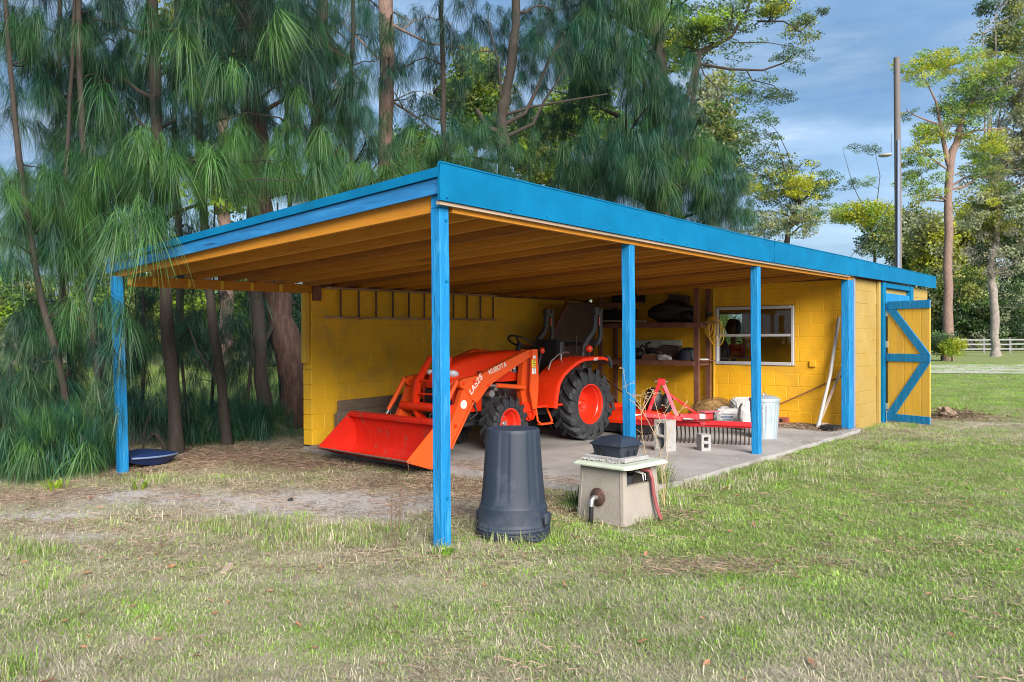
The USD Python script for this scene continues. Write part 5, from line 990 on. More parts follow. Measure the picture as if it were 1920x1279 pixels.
stalks('dry_stalks', 'tall thin brown dead stalks beside the corner post', (-0.22, 0.25), [[(-0.25, 0.24, -0.05), (-0.25, 0.25, 0.15), (-0.24, 0.25, 0.37)], [(-0.23, 0.21, -0.05), (-0.20, 0.22, 0.2), (-0.17, 0.23, 0.45)], [(-0.22, 0.25, -0.05), (-0.20, 0.26, 0.14), (-0.19, 0.27, 0.30)]], 'weed_dark', 0.005)
B0 = np.array([2.30, -0.47, -0.04])
W1 = lambda px, py, d_: W(px, py, d_)
d0 = float((B0 - CAM) @ FWD)
stalks('dry_weed', 'bare dried weed with branching pale stems beside the pump box', B0, [
    [B0, W1(1247, 895, d0), W1(1236, 840, d0), W1(1228, 815, d0), W1(1210, 780, d0 - .02), W1(1196, 762, d0 - .05), W1(1180, 748, d0 - .1)],
    [W1(1228, 815, d0), W1(1214, 788, d0 - .03), W1(1204, 770, d0 - .05), W1(1210, 745, d0 - .02), W1(1214, 735, d0)],
    [B0, W1(1225, 880, d0 - .1), W1(1210, 850, d0 - .12), W1(1204, 815, d0 - .12), W1(1202, 775, d0 - .1), W1(1201, 750, d0 - .1)],
    [W1(1204, 772, d0 - .1), W1(1220, 742, d0 - .05), W1(1226, 730, d0)],
    [W1(1226, 813, d0), W1(1238, 790, d0 + .05), W1(1228, 755, d0 + .08), W1(1224, 732, d0 + .1)],
    [W1(1240, 850, d0), W1(1255, 812, d0), W1(1262, 788, d0), W1(1276, 770, d0), W1(1290, 752, d0)],
    [W1(1245, 880, d0), W1(1252, 850, d0 + .1), W1(1250, 800, d0 + .1), W1(1246, 775, d0 + .1), W1(1256, 758, d0 + .1)],
    [W1(1202, 765, d0), W1(1190, 745, d0 - .1), W1(1175, 735, d0 - .15), W1(1168, 690, d0 - .2)],
    [B0, W1(1240, 880, d0), W1(1232, 855, d0 + .02)]], 'weed', 0.0036)

# blue plastic object at the back left post, small scraps on the lawn
bl = Thing('blue_sled', 'dark blue plastic sled lying on the ground behind the left rear post', 'sled', (0.40, 5.45, -0.03))
A_, B_ = np.array([0.13, 5.20, 0.10]), np.array([0.78, 5.42, 0.07]); rr = []
for t_ in np.linspace(0, 1, 9):
    p = A_ + (B_ - A_) * t_; w_ = 0.20 * math.sin(math.pi * (0.12 + 0.76 * t_)) ** 0.6; n_ = np.array([-0.32, 0.95, 0]); hgt = 0.10 * math.sin(math.pi * (0.15 + 0.7 * t_))
    rr.append([p - n_ * w_ + (0, 0, 0), p - n_ * w_ * 0.7 + (0, 0, -hgt), p + n_ * w_ * 0.7 + (0, 0, -hgt), p + n_ * w_, p + n_ * w_ * 0.8 + (0, 0, hgt * 0.7), p - n_ * w_ * 0.8 + (0, 0, hgt * 0.5)])
bl.part('hull', G().loft(rr), 'tarp', smooth=35); bl.part('rim', G().tube([r[0] for r in rr], 0.012, 6), 'conduit', smooth=True)
for (px, py, lbl) in ((425, 1068, 'pale split wood chip lying on the dry lawn left of the corner post'), (545, 938, 'dark clod on the sandy patch in front of the bucket')):
    c = gp(px, py); z = float(gz(*c))
    t = Thing('wood_chip' if px == 425 else 'dark_clod', lbl, 'wood chip' if px == 425 else 'clod', (c[0], c[1], z)); t.part('chip', G().box((c[0], c[1], z + 0.018), (0.14, 0.045, 0.02), RZ(0.7) @ RY(-0.15), 0.006) if px == 425 else G().ball((c[0], c[1], z + 0.015), (0.028, 0.020, 0.013), 2, 0.7), 'raw_wood' if px == 425 else 'black')

# debris heap on the lawn right of the door
dc = gp(1790, 783); dbr = Thing('debris_heap', 'small heap of twigs and dead leaves on the lawn right of the open door', 'debris', (dc[0], dc[1], -0.03))
g = G(); r_ = np.random.default_rng(5)
for _ in range(260):
    p = np.array([dc[0], dc[1], -0.02]) + r_.normal(size=3) * (0.45, 0.30, 0.0) + (0, 0, abs(r_.normal(0, 0.05))); d = r_.normal(size=3) * (1, 1, 0.4); d /= np.linalg.norm(d); ln = r_.uniform(0.05, 0.22); g.tube([p, p + d * ln * 0.5 + (0, 0, 0.01), p + d * ln], 0.006, 4)
dbr.part('twigs', g, 'weed_dark', kind='stuff')
dbr.part('clod', G().ball((dc[0] - 0.1, dc[1] + 0.1, 0.05), (0.16, 0.14, 0.13), 3, 0.9, 4), 'litter')

# ---------------------------------------------------------------- utility pole, lamp, fence
ub = W(1684, 664, 29.0); up_ = Thing('utility_pole', 'tall weathered wooden utility pole with grey conduit behind the shed', 'utility pole', (ub[0], ub[1], 0.0))
up_.part('pole_shaft', G().tube([(ub[0], ub[1], -0.2), (ub[0] + 0.02, ub[1], 5.5), (ub[0] - 0.05, ub[1] + 0.03, 11.36)], (0.135, 0.12, 0.105), 14), 'pole', smooth=40)
cpos = np.array([ub[0], ub[1]]) - _f[:2] * 0.12 - _r[:2] * 0.05
up_.part('conduit', G().tube([(cpos[0], cpos[1], 0), (cpos[0], cpos[1], 8.4)], 0.045, 10), 'conduit', smooth=40)
lh = W(1660, 291, 28.6); la = W(1672, 282, 28.9)
up_.part('lamp_arm', G().tube([la + (0, 0, 0.6), la, la + (0, 0, -0.05)], 0.025, 8), 'conduit'); up_.part('lamp_head', G().ball(lh, (0.16, 0.24, 0.07), 2), 'block_grey', smooth=True)
e0 = W(1674, 375, 28.9); up_.part('guy_wire', G().tube([e0, W(1640, 428, 28.2), W(1596, 480, 27.5), W(1590, 640, 27.5)], 0.012, 5), 'dark_metal')
fw = [W(px, 664, 66) for px in range(1796, 2300, 49)]
fc = Thing('rail_fence', 'white three rail board fence beyond the sandy drive', 'fence', (fw[0][0], fw[0][1], -0.03))
for i_, p in enumerate(fw):
    fc.part('fence_post', G().bb((p[0] - 0.07, p[1] - 0.07, -0.1), (p[0] + 0.07, p[1] + 0.07, 1.18), 0.01), 'white_wood')
    if i_:
        for z in (1.02, 0.66, 0.26):
            fc.part('fence_rail', G().beam((fw[i_ - 1][0] - 0.08, fw[i_ - 1][1], z), (p[0] - 0.08, p[1], z + rng.normal(0, 0.015)), 0.04, 0.115), 'white_wood')

# ---------------------------------------------------------------- foliage prototypes
def needle_tuft(seed, n=130, length=0.56, width=0.0060, up=0.55):
    """A drooping spray: strands leave the twig outwards and up, then hang."""
    r = np.random.default_rng(seed); V, F, c = [], [], 0
    T = np.linspace(0, 1, 5)
    for _ in range(n):
        a = r.uniform(0, 2 * math.pi); s0 = np.array([0.0, 0.0, r.uniform(-0.10, 0.10)]) + r.normal(size=3) * 0.02
        el = r.normal(up, 0.35); d = np.array([math.cos(a) * math.cos(el), math.sin(a) * math.cos(el), math.sin(el)]) * r.uniform(0.24, 0.62)
        g_ = r.uniform(0.50, 0.92); L_ = length * r.uniform(0.65, 1.15)
        p = s0 + np.outer(T, d) + np.outer(T ** 2, [0, 0, -g_]) ; p = s0 + (p - s0) * L_ / 0.75
        sd = np.array([math.cos(a + 1.57 + r.normal(0, 0.6)), math.sin(a + 1.57 + r.normal(0, 0.6)), 0]); w_ = width * r.uniform(0.6, 1.2) * np.array([0.8, 1, 0.9, 0.7, 0.25]) / 2
        v = np.empty((10, 3)); v[0::2] = p - sd * w_[:, None]; v[1::2] = p + sd * w_[:, None]
        V.append(v)
        for k in range(4): b = c + 2 * k; F += [[b, b + 1, b + 3], [b, b + 3, b + 2]]
        c += 10
    return G().add(np.vstack(V), F)


def upright_tuft(seed, n=110, height=0.62, width=0.0042):
    r = np.random.default_rng(seed); V, F, c = [], [], 0; T = np.linspace(0, 1, 4)
    for _ in range(n):
        a = r.uniform(0, 2 * math.pi); el = r.uniform(0.7, 1.5); s0 = np.array([r.normal(0, 0.06), r.normal(0, 0.06), r.uniform(0, 0.35) * height]); L_ = height * r.uniform(0.4, 0.9)
        d = np.array([math.cos(a) * math.cos(el), math.sin(a) * math.cos(el), math.sin(el)])
        p = s0 + np.outer(T, d) * L_ + np.outer(T ** 2, [math.cos(a) * 0.08, math.sin(a) * 0.08, -0.25 * L_])
        sd = np.array([math.cos(a + 1.57), math.sin(a + 1.57), 0]); w_ = width * np.array([0.9, 1, 0.7, 0.2]) / 2
        v = np.empty((8, 3)); v[0::2] = p - sd * w_[:, None]; v[1::2] = p + sd * w_[:, None]; V.append(v)
        for k in range(3): b = c + 2 * k; F += [[b, b + 1, b + 3], [b, b + 3, b + 2]]
        c += 8
    return G().add(np.vstack(V), F)


def leaf_clump(seed, n=46, rad=0.5, size=0.10, flat=0.6):
    r = np.random.default_rng(seed); V, F = [], []
    for i_ in range(n):
        u = r.normal(size=3); u /= np.linalg.norm(u); p = u * rad * r.uniform(0.25, 1.0) ** 0.6 * np.array([1, 1, flat])
        d = r.normal(size=3) + u * 0.8; d /= np.linalg.norm(d); s_ = np.cross(d, r.normal(size=3)); s_ /= np.linalg.norm(s_); n_ = np.cross(d, s_)
        L_ = size * r.uniform(0.6, 1.3); w_ = L_ * 0.30
        V.append([p, p + d * L_ * 0.45 + s_ * w_ + n_ * w_ * 0.3, p + d * L_, p + d * L_ * 0.45 - s_ * w_ + n_ * w_ * 0.3]); b = 4 * i_; F += [[b, b + 1, b + 2], [b, b + 2, b + 3]]
    return G().add(np.array(V).reshape(-1, 3), F)


TUFTS = [needle_tuft(1), needle_tuft(2, 110, 0.46, 0.0058, 0.75), needle_tuft(3, 140, 0.64, 0.0058, 0.40), needle_tuft(4, 90, 0.40, 0.0055, 0.9), needle_tuft(5, 120, 0.54, 0.006, 0.15)]
SPRAYS = [needle_tuft(s_, 60, 0.5, 0.0075, 0.2) for s_ in (11, 12)]
UPS = [upright_tuft(s_) for s_ in (21, 22)]
CL_PAD = [leaf_clump(s_, 70, 0.55, 0.135, 0.30) for s_ in (61, 62)]
CL_FINE = [leaf_clump(s_, 85, 0.50, 0.125) for s_ in (31, 32)]
CL_MID = [leaf_clump(s_, 110, 0.70, 0.20) for s_ in (41, 42)]
CL_FAR = [leaf_clump(s_, 110, 1.0, 0.30) for s_ in (51, 52)]
inside = lambda p: (-0.12 < p[0] < 14.1) and (-0.2 < p[1] < 5.45)


def tree(name, label, cat, trunk, D, r0, r1, zones, bark, protos, seed, limbs=14, base_z=None, extra_limbs=(), group=None, grow=1.0, hang=0.75, limb_r=0.4):
    """trunk: (px, py) points at depth D, lowest first; zones: (cx, cy, rx, ry, count, scale, materials, depth offset, depth radius) ellipsoids of foliage."""
    r = np.random.default_rng(seed); tp = [W(px, py, D + (dd[0] if dd else 0)) for px, py, *dd in trunk]
    b = tp[0].copy(); b[2] = float(gz(b[0], b[1])) - 0.05 if base_z is None else base_z
    if tp[0][2] > b[2] + 0.3: tp = [b] + tp
    else: tp[0] = b
    tp = np.array(tp); t = Thing(name, label, cat, b, group=group)
    fine = []
    for i_ in range(len(tp) - 1):
        for s_ in np.linspace(0, 1, 5)[:-1]: fine.append(tp[i_] * (1 - s_) + tp[i_ + 1] * s_)
    fine.append(tp[-1]); fine = np.array(fine); k3 = np.ones(3) / 3
    for _ in range(2): fine[1:-1] = (fine[:-2] + fine[1:-1] * 2 + fine[2:]) / 4
    n = len(fine); fine[1:-1] += r.normal(0, r0 * 0.10, (n - 2, 3)); rad = r0 + (r1 - r0) * np.linspace(0, 1, n); rad[0] *= 1.35; rad[1] *= 1.1
    g = G().tube(fine, rad * (1 + 0.06 * r.normal(size=n)), 12)
    att, arad = [fine], [rad]
    for pts, ra, rb in extra_limbs:
        pp = np.array([W(px, py, D + (dd[0] if dd else 0)) for px, py, *dd in pts]); u = np.linspace(0, len(pp) - 1, 4 * len(pp)); i0 = np.minimum(u.astype(int), len(pp) - 2); att.append(pp[i0] + (pp[i0 + 1] - pp[i0]) * (u - i0)[:, None]); arad.append(np.linspace(ra, rb, len(u)) * 1.6)
    att, arad = np.vstack(att), np.concatenate(arad)
    pos, sc, mt = [], [], []
    for (cx, cy, rx, ry, cnt, s_, mats, dd, dr) in zones:
        k_ = protos[0] in TUFTS; cnt = int(cnt * (2.6 if k_ and cnt > 1 else 1.0 if k_ else 1.5)); s_ = s_ * (0.70 if k_ and cnt > 1 else 0.82 if k_ else 1.0); c = W(cx, cy, D + dd); got = 0
        for _ in range(cnt):
            for _try in range(6):
                u = r.normal(size=3); u = u / np.linalg.norm(u) * r.uniform(0, 1) ** 0.42
                p = c + RIGHT * u[0] * rx * (D + dd) / FPX + UPV * u[1] * ry * (D + dd) / FPX + FWD * u[2] * dr
                if p[2] < 0.10: continue
                if inside(p) and p[2] < 2.75 + hang * s_: continue
                pos.append(p); sc.append(s_ * r.uniform(0.75, 1.25)); mt.append(mats[r.integers(len(mats))]); break
    pos, sc = np.array(pos), np.array(sc)
    Ls = []
    order = r.permutation(len(pos))[:limbs]
    for k in order:                                     # limbs run from the trunk out to foliage
        p = pos[k]; d = np.linalg.norm(att - p, axis=1) + np.abs(att[:, 2] - (p[2] - 0.25 * np.linalg.norm(att[:, :2] - p[:2], axis=1))) * 1.2
        j = int(np.argmin(d)); a = att[j]; ln = np.linalg.norm(p - a); mid = (a + p) / 2 + np.array([0, 0, 0.12 * ln]) + r.normal(0, 0.06 * ln, 3)
        q1 = (a * 0.6 + mid * 0.4) + r.normal(0, 0.03 * ln, 3); q2 = (mid * 0.5 + p * 0.5) + np.array([0, 0, 0.06 * ln]) + r.normal(0, 0.04 * ln, 3)
        if any(inside(x) and x[2] < 2.8 for x in (q1, mid, q2)): continue
        rr = max(min(arad[j] * limb_r, 0.02 + 0.02 * ln), 0.008); L_ = G(); Ls.append(L_); L_.tube([a, q1, mid, q2, p], np.array([1, 0.85, 0.65, 0.45, 0.2]) * rr, 6)
        for _ in range(2):
            e = p + r.normal(0, 0.18 * max(ln, 0.5), 3); 
            if not (inside(e) and e[2] < 2.8): L_.tube([q2, (q2 + e) / 2 + r.normal(0, 0.04, 3), e], np.array([0.4, 0.3, 0.12]) * rr, 5)
    for pts, ra, rb in extra_limbs:
        pp = np.array([W(px, py, D + (dd[0] if dd else 0)) for px, py, *dd in pts]); Ls.append(G().tube(pp, np.linspace(ra, rb, len(pp)), 8))
    tk = t.part('trunk', g, bark, smooth=50)
    if D < 30:
        for L_ in Ls: t.part('limb', L_, bark, smooth=50)
    elif Ls:
        A_ = G()
        for L_ in Ls: A_.add(*L_.mesh())
        t.part('limbs', A_, bark, smooth=50, kind='stuff')
    used = sorted(set(mt)); pl = [('foliage', q, m_) for m_ in used for q in protos]; idx = [used.index(m_) * len(protos) + int(r.integers(len(protos))) for m_ in mt]
    if len(pos): scatter(t.path + '/crown', pl, pos, yaw_quats(len(pos), 0.22, r), sc, idx, loc=b)
    return t


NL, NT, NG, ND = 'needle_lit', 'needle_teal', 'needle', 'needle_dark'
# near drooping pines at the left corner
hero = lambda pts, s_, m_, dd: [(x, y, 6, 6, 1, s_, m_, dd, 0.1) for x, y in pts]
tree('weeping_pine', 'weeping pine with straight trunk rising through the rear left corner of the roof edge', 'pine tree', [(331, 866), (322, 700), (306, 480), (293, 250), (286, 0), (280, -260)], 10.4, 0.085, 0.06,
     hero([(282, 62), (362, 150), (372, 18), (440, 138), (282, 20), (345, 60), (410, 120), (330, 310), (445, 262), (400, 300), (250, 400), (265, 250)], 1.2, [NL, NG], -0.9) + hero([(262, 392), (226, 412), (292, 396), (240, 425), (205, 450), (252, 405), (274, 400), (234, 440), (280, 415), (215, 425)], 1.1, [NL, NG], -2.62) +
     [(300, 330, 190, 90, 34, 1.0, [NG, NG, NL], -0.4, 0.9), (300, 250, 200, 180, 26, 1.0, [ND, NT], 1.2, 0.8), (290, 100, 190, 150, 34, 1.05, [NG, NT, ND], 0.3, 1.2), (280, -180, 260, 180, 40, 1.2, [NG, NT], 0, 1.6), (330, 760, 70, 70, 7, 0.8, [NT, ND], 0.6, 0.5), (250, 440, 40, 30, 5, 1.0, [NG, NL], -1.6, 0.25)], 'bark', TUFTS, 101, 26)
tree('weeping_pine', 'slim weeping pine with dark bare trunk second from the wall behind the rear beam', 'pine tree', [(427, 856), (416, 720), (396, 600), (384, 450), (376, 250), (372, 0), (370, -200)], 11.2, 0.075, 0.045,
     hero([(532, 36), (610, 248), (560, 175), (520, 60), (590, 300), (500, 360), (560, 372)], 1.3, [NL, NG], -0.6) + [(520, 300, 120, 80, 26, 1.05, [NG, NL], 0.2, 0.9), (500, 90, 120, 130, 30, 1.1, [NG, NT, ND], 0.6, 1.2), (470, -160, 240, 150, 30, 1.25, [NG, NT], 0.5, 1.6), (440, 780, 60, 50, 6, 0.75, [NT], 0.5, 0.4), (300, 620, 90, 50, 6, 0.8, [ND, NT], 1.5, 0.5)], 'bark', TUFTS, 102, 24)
tree('weeping_pine', 'thin leaning pine at the far left edge with low hanging sprays', 'pine tree', [(137, 872), (120, 720), (76, 560), (50, 400), (24, 200), (5, -100)], 9.5, 0.045, 0.025,
     hero([(92, 690), (95, 800), (60, 20), (98, 332), (20, 360), (50, 700)], 1.1, [NL, NG], -0.4) + [(60, 420, 100, 120, 30, 1.0, [NG, NL, NT], 0.2, 0.8), (40, 120, 120, 150, 22, 1.1, [NG, NT, ND], 0.8, 1.0), (60, 680, 90, 110, 34, 0.85, [NG, NT, ND], 0.3, 0.7), (60, -160, 180, 130, 20, 1.3, [NG, NT], 0.6, 1.4)], 'bark', TUFTS, 103, 16)
tree('weeping_pine', 'thin pine with a bent stem between the left edge and the rear post', 'pine tree', [(152, 862), (136, 700), (121, 590), (110, 450), (130, 250), (140, 0)], 10.1, 0.045, 0.02,
     hero([(188, 172), (182, 258), (188, 392), (160, 330), (200, 300)], 1.2, [NL, NG], -0.3) + [(150, 430, 90, 70, 22, 1.0, [NG, NL], 0, 0.7), (170, 280, 110, 110, 22, 1.0, [NG, NT], 0.6, 0.9), (130, 760, 90, 80, 16, 0.85, [NG, NT], -0.2, 0.6), (150, 40, 120, 120, 16, 1.1, [NT, ND], 1.0, 1.0)], 'bark', TUFTS, 104, 14)
tree('weeping_pine', 'thin straight pine just left of the rear blue post', 'pine tree', [(206, 880), (181, 690), (166, 520), (160, 350), (150, 150), (146, -100)], 10.0, 0.05, 0.03,
     hero([(228, 590), (240, 608)], 0.95, [NL, NG], -1.95) + hero([(190, 640), (185, 720), (190, 520), (186, 790), (212, 650), (220, 690), (208, 740), (222, 780), (204, 560)], 0.85, [NG, NT], -1.75) + hero([(205, 640), (150, 560), (95, 815), (120, 840), (222, 610)], 1.0, [NL, NG], -0.9) + [(150, 620, 110, 100, 36, 0.85, [NG, NT, ND], 0.4, 0.8), (120, 840, 110, 50, 20, 0.8, [NG, NL], -0.5, 0.5), (190, 120, 130, 140, 20, 1.1, [NT, ND, NG], 0.9, 1.0)], 'bark', TUFTS, 105, 12)
tree('pine_tree', 'thick leaning red brown trunk beside the end of the block wall', 'pine tree', [(568, 808), (548, 690), (518, 560), (494, 430), (470, 200), (455, -60)], 13.6, 0.26, 0.17,
     [(480, 160, 150, 130, 26, 1.2, [NT, ND, NG], 0.5, 1.4), (600, 60, 110, 120, 24, 1.2, [NT, NG], 0.3, 1.4), (600, 330, 80, 60, 18, 1.1, [NG, NL], 0.3, 1.0), (450, -180, 260, 140, 24, 1.5, [NT, NG], 0.5, 1.6)], 'bark_red', TUFTS, 106, 18)
tree('pine_tree', 'dark upright trunk left of the thick leaning trunk', 'pine tree', [(496, 802), (490, 680), (481, 560), (470, 400), (466, 150), (462, -100)], 13.0, 0.115, 0.08,
     [(430, 60, 140, 150, 20, 1.2, [NT, ND], 1.0, 1.3), (540, 640, 50, 80, 8, 0.9, [ND, NT], 2.0, 0.6)], 'bark', TUFTS, 107, 12)
tree('pine_tree', 'tall pine with thick pinkish plated trunk standing behind the left half of the roof', 'pine tree', [(724, 640), (722, 300), (725, 150), (722, 0), (718, -300)], 20.0, 0.215, 0.17,
     [(720, 90, 60, 90, 16, 0.9, [NT, ND, NG], -1.2, 0.5), (735, 260, 50, 60, 12, 0.9, [NG, NT], -1.2, 0.5), (800, 130, 110, 110, 30, 0.85, [ND, NT], 1.2, 1.5), (640, 60, 90, 120, 20, 1.1, [ND, NT], 1.0, 1.8), (830, 130, 110, 100, 16, 1.2, [ND, NT], 1.5, 2.0), (760, -220, 300, 150, 40, 1.9, [NT, NG], 0, 2.5), (680, 250, 70, 60, 10, 1.2, [NT, NG], -0.5, 1.0)], 'bark_pine', SPRAYS, 108, 22,
     extra_limbs=[([(722, 40), (800, 80), (900, 96), (960, 98)], 0.035, 0.012), ([(722, 300), (640, 190), (610, 90), (660, 20)], 0.03, 0.01), ([(735, 190), (790, 225), (830, 260), (870, 300)], 0.03, 0.012), ([(720, 120), (660, 60), (630, 30)], 0.03, 0.01)])
tree('pine_tree', 'forked pine with spreading bare limbs behind the roof front corner', 'pine tree', [(950, 600), (946, 330), (940, 215), (946, 190), (964, 90), (968, 0), (970, -200)], 16.8, 0.16, 0.075,
     [(870, 260, 90, 70, 26, 1.0, [NG, NT], -0.5, 1.2), (1010, 100, 70, 70, 16, 1.1, [NG, NT, ND], 0.2, 1.2), (930, 310, 90, 40, 16, 1.0, [NG, NT], -0.6, 1.0), (800, 290, 80, 45, 16, 1.0, [NL, NG], -1.0, 1.0), (960, 60, 110, 80, 20, 1.1, [ND, NT], 0.8, 1.3), (980, 220, 70, 60, 12, 0.9, [NT, NG], 0.8, 1.0), (960, -180, 200, 130, 24, 1.5, [NT, NG], 0, 2.0)], 'bark', TUFTS, 109, 14,
     extra_limbs=[([(944, 235), (985, 212), (1010, 160), (1030, 110), (1060, 60)], 0.05, 0.02), ([(944, 250), (915, 240), (893, 205)], 0.07, 0.05), ([(948, 215), (1000, 200), (1080, 186), (1140, 176)], 0.035, 0.012), ([(942, 260), (1000, 232), (1020, 190), (1060, 130)], 0.045, 0.015), ([(942, 205), (935, 120), (915, 40)], 0.03, 0.012)])
tree('weeping_pine', 'broad teal green weeping pine hanging over the middle of the blue roof', 'pine tree', [(1225, 560), (1222, 330), (1228, 150), (1232, 0), (1236, -250)], 21.0, 0.20, 0.13,
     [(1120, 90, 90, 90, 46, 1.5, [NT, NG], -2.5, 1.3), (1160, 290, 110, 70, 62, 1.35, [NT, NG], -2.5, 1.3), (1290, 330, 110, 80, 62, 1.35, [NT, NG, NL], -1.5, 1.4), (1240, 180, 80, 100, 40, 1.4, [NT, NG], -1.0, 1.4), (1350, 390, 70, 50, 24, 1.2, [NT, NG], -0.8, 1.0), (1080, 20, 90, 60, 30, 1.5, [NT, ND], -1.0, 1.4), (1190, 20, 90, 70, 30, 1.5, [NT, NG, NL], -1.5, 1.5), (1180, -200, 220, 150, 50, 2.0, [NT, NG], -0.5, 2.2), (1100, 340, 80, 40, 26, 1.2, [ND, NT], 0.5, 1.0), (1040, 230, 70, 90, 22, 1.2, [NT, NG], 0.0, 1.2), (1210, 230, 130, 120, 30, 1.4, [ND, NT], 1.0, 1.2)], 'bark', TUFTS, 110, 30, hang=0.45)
tree('pine_tree', 'pale sunlit pine trunk partly hidden behind the weeping pine', 'pine tree', [(1246, 600), (1244, 300), (1240, 100), (1240, -200)], 27.0, 0.22, 0.18, [(1255, 70, 50, 60, 16, 1.3, ['leaf_lime', 'leaf'], 0, 1.5), (1240, -200, 200, 120, 30, 2.0, ['leaf', 'leaf_olive'], 0, 2.5)], 'bark_pine', CL_FINE, 111, 10)
tree('pine_tree', 'slender dark trunk between the plated pine and the forked pine', 'pine tree', [(836, 600), (834, 330), (830, 120), (826, -60)], 18.5, 0.075, 0.05, [(850, 40, 80, 50, 14, 1.1, [ND, NT], 0, 1.2), (880, 330, 60, 30, 10, 1.0, [NG, NT], -0.4, 0.8), (760, 150, 80, 90, 12, 1.0, [ND, NT], 1.0, 1.2)], 'bark', SPRAYS, 112, 10)
tree('pine_tree', 'dark trunk at the top of the picture left of the plated pine', 'pine tree', [(588, 620), (590, 330), (600, 110), (606, 0), (612, -200)], 14.5, 0.13, 0.09, [(640, 200, 80, 90, 18, 1.1, [NG, NT], -0.4, 1.0), (560, 60, 80, 90, 16, 1.2, [NG, NT, ND], 0.2, 1.2), (690, 330, 70, 36, 14, 1.0, [NL, NG], -0.8, 0.8), (620, -180, 160, 130, 20, 1.4, [NT, NG], 0, 1.6)], 'bark', TUFTS, 113, 14)
tree('pine_tree', 'far pine with pink trunk seen under the rear beam', 'pine tree', [(424, 672), (424, 560), (420, 400), (416, 200)], 32.0, 0.28, 0.24, [(430, 330, 60, 60, 16, 1.3, ['leaf_lime', 'leaf'], 0, 2.0), (420, 60, 120, 100, 24, 1.6, ['leaf', 'leaf_olive'], 0, 2.0)], 'bark_pine', CL_MID, 114, 8)

for k, (px, D, lean, lbl) in enumerate(((262, 12.6, 10, 'thin dark young pine behind the blue sled'), (352, 13.4, -14, 'thin young pine in the gap between the two bare trunks'), (458, 13.0, 16, 'thin young pine right of the second bare trunk'), (395, 15.5, 8, 'thin far young pine behind the bare trunks'), (236, 14.5, -8, 'thin far young pine behind the rear left post'), (530, 15.5, -10, 'thin dark young pine beside the thick leaning trunk'))):
    tree('young_pine', lbl, 'pine tree', [(px, 800), (px + lean, 650), (px + lean * 0.5, 520), (px + lean, 380)], D, 0.030, 0.015, [(px, 640, 52, 110, 34, 0.75, [ND, NT, NG, ND], 0.2, 0.6), (px + lean, 480, 50, 60, 8, 0.85, [NT, ND], 0.2, 0.6), (px, 770, 45, 30, 8, 0.6, [NT, NG], 0, 0.5)], 'bark', SPRAYS, 150 + k, 9)
for k, (px, D, zz, lbl) in enumerate(((110, 16.0, [(110, 120, 130, 130, 34, 0.9, [ND, NT], 0, 1.0), (130, 330, 120, 80, 24, 0.9, [ND, NT], 0, 1.0)], 'dark fine needled pine deep behind the leaning edge pines'), (330, 17.0, [(340, 230, 120, 120, 40, 0.95, [ND, NT], 0, 1.2), (330, 430, 90, 60, 20, 0.9, [ND, NT], 0, 1.0)], 'dark pine deep behind the straight weeping pine'), (540, 18.5, [(540, 230, 110, 110, 40, 1.0, [ND, NT], 0, 1.2)], 'dark pine deep behind the slim weeping pine'), (660, 17.5, [(660, 270, 70, 80, 20, 0.9, [ND, NT, NG], 0, 1.0), (650, 90, 60, 90, 12, 0.9, [ND, NT], 0, 1.0)], 'dark fine pine beside the plated trunk'))):
    tree('dark_pine', lbl, 'pine tree', [(px, 700), (px + 8, 500), (px - 4, 250), (px + 3, 0), (px, -150)], D, 0.07, 0.04, zz, 'bark', SPRAYS, 170 + k, 16)
# saplings and low growth at the left corner
for k, (px, py, D, lbl, zs_) in enumerate(((60, 905, 8.6, 'low pine sapling at the far left edge of the picture', [(50, 840, 75, 50, 26, 0.8, [NG, NL, NT], 0, 0.4)]), (160, 900, 8.9, 'bushy pine sapling in front of the rear left post', [(140, 840, 75, 55, 30, 0.8, [NG, NL, NT], 0, 0.4)]),
        (270, 880, 11.0, 'dark sapling behind the blue sled', [(290, 800, 60, 70, 12, 0.9, [NT, ND], 0.4, 0.5)]), (380, 870, 11.4, 'feathery sapling between the two pine trunks', [(380, 810, 60, 50, 14, 0.85, [NT, NG], 0, 0.5)]), (500, 850, 11.8, 'feathery sapling near the end of the block wall', [(490, 800, 60, 50, 12, 0.85, [NT, NG], 0, 0.5)]), (20, 780, 10.5, 'tall sapling mass at the left picture edge behind the low one', [(20, 760, 70, 80, 16, 1.0, [NG, NT], 0, 0.6)]))):
    tree('pine_sapling', lbl, 'sapling', [(px, py), (px - 3, py - 40), (px + 4, py - 85)], D, 0.02, 0.006, zs_, 'bark', UPS[:1] + SPRAYS + SPRAYS, 130 + k, 5)

